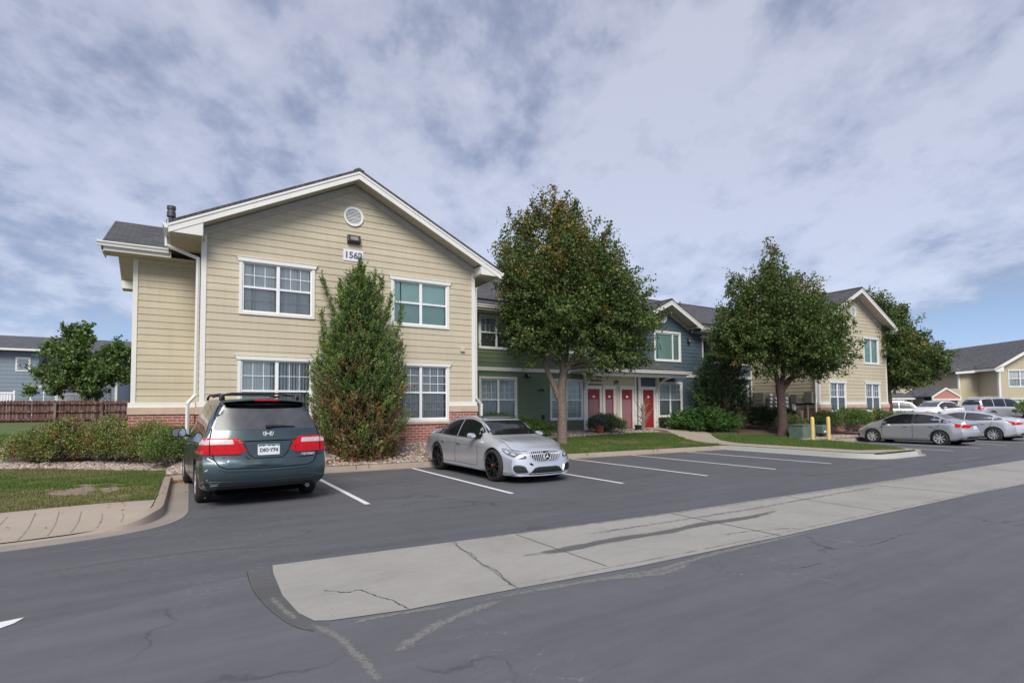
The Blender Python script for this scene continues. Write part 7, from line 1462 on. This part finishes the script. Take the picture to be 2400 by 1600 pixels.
# --- conifers made of upright scaly sprays
def conifer(name, base, prof, label, seed, n, cols, w, brown=None, bcols=None, tuft=.20, depth=.9, group=None, prongs=(), nb=26, flat=1.0, L=.075, cat='tree', upb=.9, core=0):
    """prof: (z, radius) silhouette"""
    r = np.random.default_rng(seed); root = empty(name, base); tag(root, label, cat, group); b = np.array(base); zs_, rs_ = zip(*prof); H = zs_[-1]
    z = r.uniform(zs_[0], H, n//nb*3); rad = np.interp(z, zs_, rs_); keep = r.random(len(z)) < (rad/max(rs_)); z, rad = z[keep][:n//nb], rad[keep][:n//nb]; th = r.uniform(0, 2*PI, len(z))
    k = 1-r.random(len(z))**2.2*.75; bump_ = 1+.12*np.sin(th*3+z*2.1+seed)+.12*np.sin(th*6-z*4.7)+.07*np.sin(th*9+z*9)+.05*r.normal(size=len(z))
    T = np.c_[np.cos(th)*rad*k*bump_, np.sin(th)*rad*k*bump_*flat, z]; O = np.c_[np.cos(th), np.sin(th), np.full(len(z), upb)]
    for (pr_, pf_, z0, z1, lean) in prongs:
        m = 26; t = r.random(m); T = np.vstack([T, np.c_[pr_+lean*t, np.full(m, pf_), z0+(z1-z0)*t]+r.normal(size=(m, 3))*.05*(1.2-t[:, None])]); O = np.vstack([O, np.tile([lean*.6, 0, 1.6], (m, 1))])
    W = b+T[:, :1]*fr+T[:, 1:2]*ff+T[:, 2:3]*np.array([0, 0, 1]); OW = O[:, :1]*fr+O[:, 1:2]*ff+O[:, 2:3]*np.array([0, 0, 1]); OW /= np.linalg.norm(OW, axis=1, keepdims=True)
    ci = np.repeat(np.arange(len(W)), nb); m = len(ci); t = r.random((m, 1)); L_ = tuft*(.6+.8*r.random(len(W)))[ci][:, None]
    OW2 = OW+r.normal(size=OW.shape)*.30; OW2 /= np.linalg.norm(OW2, axis=1, keepdims=True); dv = OW2[ci]; P = W[ci]+dv*L_*(t*1.9-.5)+r.normal(size=(m, 3))*tuft*.20*(1.1-t*.85); V, F = leafquads(P, dv+r.normal(size=(m, 3))*.5, L*(.6+.9*r.random(m)), L*.36*(.7+.6*r.random(m)), r)
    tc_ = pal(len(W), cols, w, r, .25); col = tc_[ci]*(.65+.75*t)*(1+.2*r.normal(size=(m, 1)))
    if brown is not None:
        q = brown(T[:, 0], T[:, 2], vnoise(T[:, 0]*1.0+9, T[:, 2]*1.0+T[:, 1]*.6+50, .55, seed)); kb = r.random(len(W)) < q; kk = (kb[ci] & (r.random(m) < .85))[:, None]; col = np.where(kk, pal(len(W), bcols, [1]*len(bcols), r, .3)[ci], col)
    col = np.clip(col, .004, 1)
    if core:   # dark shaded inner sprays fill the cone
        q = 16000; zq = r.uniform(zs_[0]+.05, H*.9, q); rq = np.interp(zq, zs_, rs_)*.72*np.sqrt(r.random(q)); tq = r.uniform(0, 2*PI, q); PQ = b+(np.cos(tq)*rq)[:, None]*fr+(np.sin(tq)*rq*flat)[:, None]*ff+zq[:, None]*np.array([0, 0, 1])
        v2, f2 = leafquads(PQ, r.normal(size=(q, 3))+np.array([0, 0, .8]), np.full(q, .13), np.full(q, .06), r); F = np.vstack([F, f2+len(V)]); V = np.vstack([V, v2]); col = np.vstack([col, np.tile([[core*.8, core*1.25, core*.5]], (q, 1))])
    raw('foliage', V, F, 'needle', parent=root, col=np.repeat(col, 4, 0))
    s = MB(); s.tube([tuple(b+np.array([0, 0, -.1])), tuple(b+np.array([0, 0, H*.5])), tuple(b+np.array([0, 0, H*.92]))], [.11, .07, .015], 8)
    for i in r.choice(len(W), min(len(W), 160), replace=False):
        z0 = b[2]+max(.05, (W[i][2]-b[2])*.7); s.tube([(b[0], b[1], z0), tuple(W[i]*.85+b*.15+np.array([0, 0, .15*z0*.3]))], [.014, .004], 4, cap=False)
    s.build('stem', 'twig', root, fixn=False); return root
JG = [(.10, .165, .04), (.155, .225, .055), (.05, .085, .028), (.20, .26, .075)]; JB = [(.30, .12, .055), (.36, .21, .08), (.20, .12, .08), (.30, .23, .12)]
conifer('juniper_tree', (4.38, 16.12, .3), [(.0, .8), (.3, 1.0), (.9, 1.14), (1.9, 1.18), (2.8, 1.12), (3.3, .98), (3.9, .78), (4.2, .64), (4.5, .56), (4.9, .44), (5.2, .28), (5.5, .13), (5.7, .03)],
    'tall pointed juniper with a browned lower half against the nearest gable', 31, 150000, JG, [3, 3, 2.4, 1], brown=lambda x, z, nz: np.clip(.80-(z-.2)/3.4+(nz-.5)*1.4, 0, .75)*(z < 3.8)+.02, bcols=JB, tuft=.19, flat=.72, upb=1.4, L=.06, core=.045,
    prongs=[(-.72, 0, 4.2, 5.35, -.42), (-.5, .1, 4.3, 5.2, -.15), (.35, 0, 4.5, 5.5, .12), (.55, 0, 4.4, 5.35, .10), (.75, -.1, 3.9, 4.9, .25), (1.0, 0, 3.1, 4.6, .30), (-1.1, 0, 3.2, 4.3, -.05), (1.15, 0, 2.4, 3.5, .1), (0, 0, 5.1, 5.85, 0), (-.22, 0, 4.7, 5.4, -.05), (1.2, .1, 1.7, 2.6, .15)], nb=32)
conifer('juniper_tree', (25.55, 19.7, .55), [(.0, .7), (.5, 1.15), (1.4, 1.35), (2.3, 1.25), (3.2, 1.05), (3.9, .8), (4.4, .4), (4.8, .3), (5.25, .08)], 'dark narrow evergreen against the blue siding', 32, 42000, [(.07, .13, .04), (.11, .18, .055), (.11, .19, .095), (.045, .08, .03)], [3, 3, 2, 2],
    brown=lambda x, z, nz: np.clip(.8-(z-.1)/1.9+(nz-.5)*1.0, .03, .8)*(x > -.4)*(1-.0*x), bcols=JB, tuft=.24, flat=.8, prongs=[(-.3, 0, 4.2, 5.3, .1), (.55, 0, 3.6, 4.4, .1)], nb=30, L=.10)
conifer('spreading_juniper', (23.2, 19.2, .55), [(.0, 1.3), (.22, 1.65), (.45, 1.4), (.7, .9), (.92, .4), (1.02, .12)], 'low spreading bright green juniper under the blue window', 33, 32000, [(.05, .115, .022), (.075, .155, .032), (.03, .065, .018)], [3, 2.4, 2.4], tuft=.34, flat=.7, nb=30, L=.11, cat='shrub', upb=.35)
# --- broadleaf shrubs
def shrub(name, base, blobs, label, seed, n, cols, w, leafL=.05, cat='shrub', group=None, spikes=0, per=34, cr=.14):
    r = np.random.default_rng(seed); root = empty(name, base); tag(root, label, cat, group); b = np.array(base); nc = n//per; vol = np.array([q[3]*q[4]*q[5] for q in blobs])**.8; vol /= vol.sum(); T = []
    for q, v_ in zip(blobs, vol):
        m = max(4, int(nc*v_)); u = r.normal(size=(m, 3)); u /= np.linalg.norm(u, axis=1, keepdims=True); u[:, 2] = np.where(u[:, 2] < -.3, -u[:, 2], u[:, 2]); T.append(u*(1-r.random(m)**2*.6)[:, None]*np.array(q[3:6])+np.array(q[:3]))
    T = np.concatenate(T); T[:, 2] = np.maximum(T[:, 2], .03); W = b+T[:, :1]*fr+T[:, 1:2]*ff+T[:, 2:3]*np.array([0, 0, 1])
    ci = np.repeat(np.arange(len(W)), per); m = len(ci); P = W[ci]+r.normal(size=(m, 3))*cr*.55; P[:, 2] = np.maximum(P[:, 2], b[2]+.01); out = W[ci]-(b+np.array([0, 0, .2])); out /= np.linalg.norm(out, axis=1, keepdims=True)
    V, F = leafquads(P, out+r.normal(size=(m, 3))*.7, leafL*(.6+.8*r.random(m)), leafL*.6*(.6+.8*r.random(m)), r); cc = r.choice(len(cols), len(W), p=np.array(w)/sum(w)); mix = np.where(r.random(m) < .7, cc[ci], r.integers(0, len(cols), m)); col = np.array(cols)[mix]*(.7+.6*r.random((m, 1)))
    if spikes:
        for k in range(spikes):
            i = r.integers(0, len(W)); tip = W[i]+np.array([r.normal()*.08, r.normal()*.08, r.uniform(.1, .38)]); q = 16; t = r.random((q, 1)); PP = W[i]*(1-t)+tip*t+r.normal(size=(q, 3))*.02; v2, f2 = leafquads(PP, r.normal(size=(q, 3))+np.array([0, 0, 1]), leafL*.8*np.ones(q), leafL*.4*np.ones(q), r); F = np.vstack([F, f2+len(V)]); V = np.vstack([V, v2]); col = np.vstack([col, np.array(cols)[cc[i]]*(.8+.4*r.random((q, 1)))])
    raw('foliage', V, F, 'leaf', parent=root, col=np.repeat(col, 4, 0)); s = MB()
    for i in r.choice(len(W), min(len(W), 90), replace=False): s.tube([(b[0]+r.normal()*.08, b[1]+r.normal()*.08, b[2]-.02), tuple(W[i])], [.010, .003], 4, cap=False)
    s.build('stems', 'twig', root, fixn=False); return root
G1 = [(.16, .225, .06), (.25, .30, .08), (.09, .13, .04), (.34, .30, .10), (.36, .14, .07), (.28, .24, .17)]
shrub('barberry_shrub', (-3.25, 19.6, .22), [(0, 0, .45, 1.0, .8, .55), (-.5, 0, .35, .7, .7, .45), (.3, .1, .75, .6, .5, .5)], 'wide rambling shrub at the left path edge with grey twigs on top', 41, 22000, G1, [4, 2, 3, 1, .3, 1.6], .055, spikes=140, group='shrubs in front of the cream wing')
shrub('barberry_shrub', (-2.0, 19.25, .22), [(0, 0, .5, .95, .7, .6), (.45, 0, .45, .7, .6, .55), (0, .2, .8, .5, .5, .5)], 'yellow green shrub with red leaves low down in the middle of the shrub row', 42, 24000, G1, [3, 4, 2, 2, 1.3, .8], .055, spikes=150, group='shrubs in front of the cream wing')
shrub('barberry_shrub', (-1.05, 18.55, .22), [(0, 0, .45, .8, .6, .5), (.2, 0, .65, .5, .5, .5)], 'olive shrub with rusty tips beside the brick corner', 43, 17000, G1, [3, 3.5, 2, 2.4, .9, 1], .05, spikes=110, group='shrubs in front of the cream wing')
shrub('boxwood_shrub', (-.35, 17.35, .2), [(0, 0, .45, .68, .6, .55), (.1, .2, .6, .5, .5, .45)], 'rounded light green shrub beside the minivan mirror', 44, 22000, [(0.135, 0.210, 0.053), (0.195, 0.270, 0.075), (0.075, 0.120, 0.038), (0.270, 0.255, 0.135)], [4, 3, 2, .8], .045, spikes=60)
shrub('low_shrub', (12.2, 20.0, .5), [(-.9, 0, .5, .9, .6, .45), (.2, 0, .38, .9, .6, .4), (1.0, -.2, .25, .7, .5, .3)], 'bright green low shrub between the sport sedan and the green siding', 45, 17000, [(0.075, 0.150, 0.030), (0.120, 0.210, 0.045), (0.045, 0.083, 0.022)], [3, 2, 2], .07)
shrub('flowering_shrub', (16.9, 19.6, .55), [(0, 0, .4, .75, .6, .42), (.5, -.1, .3, .5, .4, .3)], 'round shrub with small purple flowers in front of the red doors', 46, 13000, [(0.135, 0.195, 0.053), (0.195, 0.240, 0.075), (0.075, 0.112, 0.038), (0.480, 0.360, 0.550)], [4, 3, 2, .25], .06)
shrub('dark_shrub', (27.7, 18.3, .5), [(-.5, 0, .6, 1.0, .8, .6), (.6, 0, .55, .9, .8, .55)], 'dark clipped shrub left of the linden trunk below the tall cabinet', 47, 18000, [(0.027, 0.053, 0.021), (0.045, 0.083, 0.030), (0.068, 0.105, 0.038)], [3, 3, 1.5], .07)
shrub('light_shrub', (27.0, 16.7, .38), [(0, 0, .45, .7, .5, .45), (.5, .2, .3, .5, .5, .4)], 'small light green shrub just right of the linden trunk', 48, 9000, [(0.135, 0.195, 0.060), (0.210, 0.255, 0.105), (0.075, 0.120, 0.038), (0.300, 0.210, 0.105)], [3, 2, 2, .8], .06, spikes=30)
shrub('clipped_shrub', (29.0, 15.9, .32), [(0, 0, .55, .75, .6, .55)], 'round olive shrub just right of the lone yellow bollard', 49, 9000, [(0.105, 0.150, 0.045), (0.150, 0.195, 0.068), (0.060, 0.090, 0.030)], [3, 2, 2], .07, group='shrubs along the far brick wall')
shrub('clipped_shrub', (31.0, 15.8, .36), [(0, 0, .6, 1.0, .7, .6), (.6, 0, .6, .7, .6, .5)], 'large round bright green shrub touching the nose of the silver compact sedan', 50, 13000, [(0.105, 0.180, 0.045), (0.165, 0.240, 0.068), (0.060, 0.105, 0.030)], [3, 3, 1.5], .07, group='shrubs along the far brick wall')
shrub('clipped_shrub', (34.0, 15.9, .4), [(0, 0, .55, 1.3, .6, .5), (1.6, 0, .5, 1.0, .6, .45)], 'loose green shrub behind the hood of the silver compact sedan', 51, 9000, [(0.105, 0.165, 0.045), (0.165, 0.210, 0.068), (0.060, 0.090, 0.030)], [3, 2, 1.5], .08, spikes=30, group='shrubs along the far brick wall')
shrub('clipped_shrub', (56.5, 15.0, .6), [(0, 0, .7, 1.4, .8, .7)], 'green shrub at the right edge below the far ground floor window', 52, 5000, [(0.105, 0.180, 0.045), (0.165, 0.240, 0.068)], [3, 3], .10)
shrub('purple_shrub', (-2.4, 23.0, .45), [(0, 0, .45, .5, .5, .5)], 'small purplish shrub between the fence end and the brick corner', 53, 5000, [(0.210, 0.165, 0.240), (0.150, 0.135, 0.120), (0.105, 0.135, 0.060)], [3, 2, 1], .05, spikes=50)
# pots and the bare shrub near the doors
def pot(name, x, y, r, h, mat, label, plant=None):
    o = empty(name, (x, y, Zt(x, y)+.02)); tag(o, label, 'plant pot'); z = Zt(x, y)+.01; m = MB(); m.lathe([(0, z), (r*.75, z), (r, z+h*.85), (r*1.08, z+h*.85), (r*1.08, z+h), (r*.92, z+h), (r*.9, z+h*.9), (0, z+h*.9)], 'z', 24, (x, y, 0)); m.build('pot_body', mat, o, smooth=True)
    if plant:
        g = np.random.default_rng(int(x*10)); n = 900; P = np.array([x, y, z+h+.12])+g.normal(size=(n, 3))*np.array([r*.6, r*.6, .11]); V, F = leafquads(P, g.normal(size=(n, 3))+np.array([0, 0, .6]), np.full(n, .07), np.full(n, .03), g); raw('pot_plant', V, F, 'leaf', parent=o, col=np.repeat(pal(n, plant, [1]*len(plant), g), 4, 0))
pot('flower_pot', 16.35, 19.3, .20, .36, 'terracotta', 'terracotta pot with a leafy plant left of the flowering shrub', [(.05, .09, .03), (.07, .12, .04), (.3, .2, .45)])
pot('flower_pot', 19.35, 19.9, .18, .26, 'pot_black', 'empty black pot at the foot of the bare shrub')
pot('flower_pot', 21.75, 20.5, .20, .24, 'pot_black', 'black pot beside the spreading juniper', [(.03, .05, .02)])
bs = empty('bare_shrub', (19.85, 20.1, .6)); tag(bs, 'leafless grey shrub with a bundle of upright stems between the last two red doors', 'shrub'); m = MB(); r = random.Random(5)
for k in range(7): a = r.uniform(0, 6.28); m.tube([(19.85+.08*math.cos(a), 20.1+.08*math.sin(a), .5), (19.88+.1*math.cos(a), 20.1+.08*math.sin(a), 1.2), (19.9+.12*math.cos(a), 20.1, 1.9)], [.04, .035, .02], 6)
for k in range(40):
    z0 = r.uniform(.7, 1.6); a = r.choice((-1, 1))*r.uniform(.2, .9); p = [(19.85, 20.1, z0), (19.85+a*.45, 20.1+r.uniform(-.2, .2), z0+r.uniform(.2, .5)), (19.85+a*.8, 20.1+r.uniform(-.3, .3), z0+r.uniform(.4, .9))]; m.tube(p, [.014, .009, .003], 4, cap=False)
m.build('stems', 'twig', bs, fixn=False)
for i, x in enumerate((34.1, 35.9)):
    o = empty('marker_stake', (x-.6, 16.5, .6)); tag(o, ['orange topped stake left of the two in front of the far brick wall', 'orange topped stake right of the two in front of the far brick wall'][i], 'stake', 'orange stakes by the far brick wall'); MB().tube([(x-.6, 16.5, .5), (x-.6, 16.5, 1.35)], .015, 6).build('rod', 'utility_dark', o); MB().prism([(x-.70, 16.48, 1.62), (x-.50, 16.48, 1.62), (x-.53, 16.48, 1.42), (x-.60, 16.48, 1.33), (x-.67, 16.48, 1.42)], (0, .03, 0)).build('reflector', 'orange_paint', o)
# far parked cars whose roofs show above the sedans
s1 = empty('parked_suv', (53.0, 22.6, .42), R(-60)); tag(s1, 'pale silver car behind the trunk of the right linden tree', 'car', 'cars far across the lot'); suv(s1, 'white_silver', 'car_glass_grey')
s2 = empty('parked_coupe', (52.0, 19.6, .42), R(172)); s2.scale = (1.12, 1.12, 1.15); tag(s2, 'white car with a dark windscreen seen over the roof of the silver compact sedan', 'car', 'cars far across the lot'); sedan(s2, 'white_paint', 'compact')
s3 = empty('parked_suv', (57.2, 17.4, .42), R(-25)); s3.scale = (1.12,)*3; tag(s3, 'silver utility vehicle seen from behind above the pale silver sedan', 'car', 'cars far across the lot'); suv(s3, 'silver_paint')
# ------------------------------------------------------------------ sky, sun, camera
SUN_EL, SUN_AZ = 44.0, 120.0     # azimuth: degrees from +X towards -Y
sd = Vector((math.cos(R(SUN_EL))*math.cos(R(-SUN_AZ)), math.cos(R(SUN_EL))*math.sin(R(-SUN_AZ)), math.sin(R(SUN_EL))))
w = bpy.data.worlds.new('World'); scn.world = w; w.use_nodes = True; nt = w.node_tree; nt.nodes.clear()
out = nt.nodes.new('ShaderNodeOutputWorld'); bg = nt.nodes.new('ShaderNodeBackground'); sky = nt.nodes.new('ShaderNodeTexSky'); sky.sky_type = 'NISHITA'; sky.sun_disc = False
sky.sun_elevation = R(SUN_EL); sky.sun_rotation = math.atan2(sd.x, sd.y); sky.altitude = 1500; sky.air_density = 1.0; sky.dust_density = .6; sky.ozone_density = 2.0
bg.inputs['Strength'].default_value = SKY_STR
tc = nt.nodes.new('ShaderNodeTexCoord'); sx = nt.nodes.new('ShaderNodeSeparateXYZ'); nt.links.new(tc.outputs['Generated'], sx.inputs[0])
def mth(op, a, b=None, clamp=False):
    n = nt.nodes.new('ShaderNodeMath'); n.operation = op; n.use_clamp = clamp
    for i, v in enumerate((a, b)):
        if v is None: continue
        if isinstance(v, (int, float)): n.inputs[i].default_value = v
        else: nt.links.new(v, n.inputs[i])
    return n.outputs[0]
zc = mth('ADD', mth('MAXIMUM', sx.outputs[2], 0.0), .32)
px, py = mth('DIVIDE', sx.outputs[0], zc), mth('DIVIDE', sx.outputs[1], zc)
# rotate into the direction the cloud streets run
ca, sa = math.cos(R(31)), math.sin(R(31))
qx = mth('ADD', mth('MULTIPLY', px, ca), mth('MULTIPLY', py, -sa)); qy = mth('ADD', mth('MULTIPLY', px, sa), mth('MULTIPLY', py, ca))
cmb = nt.nodes.new('ShaderNodeCombineXYZ'); nt.links.new(qx, cmb.inputs[0]); nt.links.new(mth('MULTIPLY', qy, .8), cmb.inputs[1]); cmb.inputs[2].default_value = 4.2
big = noise(nt, cmb.outputs[0], 1.1, 2, .5, 0); med = noise(nt, cmb.outputs[0], 6.0, 5, .58, 0); fine = noise(nt, cmb.outputs[0], 16, 5, .6, 0)
dens = mth('ADD', mth('ADD', mth('MULTIPLY', big, .50), mth('MULTIPLY', med, .44)), mth('MULTIPLY', fine, .17))
elev = sx.outputs[2]
# cover thins to open blue near the horizon at both sides
lowf = ramp(nt, elev, [(0.0, (.0,)*3), (.08, (-.0,)*3), (.19, (1,)*3)])
d2 = mth('ADD', dens, mth('MULTIPLY', mth('SUBTRACT', lowf, 1.0), .15))
cover = ramp(nt, d2, [(.40, (0, 0, 0)), (.47, (.6,)*3), (.54, (1, 1, 1))])
ccol = ramp(nt, d2, [(.45, CLOUD_D), (.53, CLOUD_M), (.62, CLOUD_L)])
gapc = mixc(nt, mth('MULTIPLY', lowf, .80), GAP_LOW, GAP_HIGH)
skym = mixc(nt, .30, gapc, sky.outputs[0]) if False else gapc
bgc = nt.nodes.new('ShaderNodeBackground'); bgc.inputs['Strength'].default_value = CL_STR
nt.links.new(mixc(nt, cover, skym, ccol), bgc.inputs['Color']); nt.links.new(sky.outputs[0], bg.inputs['Color'])
mx = nt.nodes.new('ShaderNodeMixShader'); mx.inputs[0].default_value = .80
nt.links.new(bg.outputs[0], mx.inputs[1]); nt.links.new(bgc.outputs[0], mx.inputs[2]); nt.links.new(mx.outputs[0], out.inputs[0])
sl = bpy.data.lights.new('sun', 'SUN'); sl.energy = SUN_STR; sl.angle = R(SUN_ANG); sl.color = (1, .95, .87); so_ = bpy.data.objects.new('sun', sl); C.objects.link(so_); so_.location = (0, 0, 30); so_.rotation_euler = sd.to_track_quat('Z', 'Y').to_euler()
cam = bpy.data.cameras.new('camera'); co_ = bpy.data.objects.new('camera', cam); C.objects.link(co_); scn.camera = co_
cam.sensor_width = 36; cam.sensor_fit = 'HORIZONTAL'; cam.lens = 1259.7/2400*36; cam.shift_y = 103.77/2400; cam.clip_start = .1; cam.clip_end = 3000
r_, u_, f_ = (0.85685717, -0.51549665, -0.00768086), (-0.0156941, -0.04097227, 0.99903702), (0.51531494, 0.85591149, 0.04319764)
co_.matrix_world = Matrix(((r_[0], u_[0], -f_[0], 0), (r_[1], u_[1], -f_[1], 0), (r_[2], u_[2], -f_[2], 1.7), (0, 0, 0, 1)))
scn.view_settings.view_transform = 'Standard'; scn.view_settings.look = 'None'; scn.view_settings.gamma = 1; scn.view_settings.exposure = EXPO
scn.render.engine = 'CYCLES'; scn.cycles.transparent_max_bounces = 12; scn.cycles.max_bounces = 8
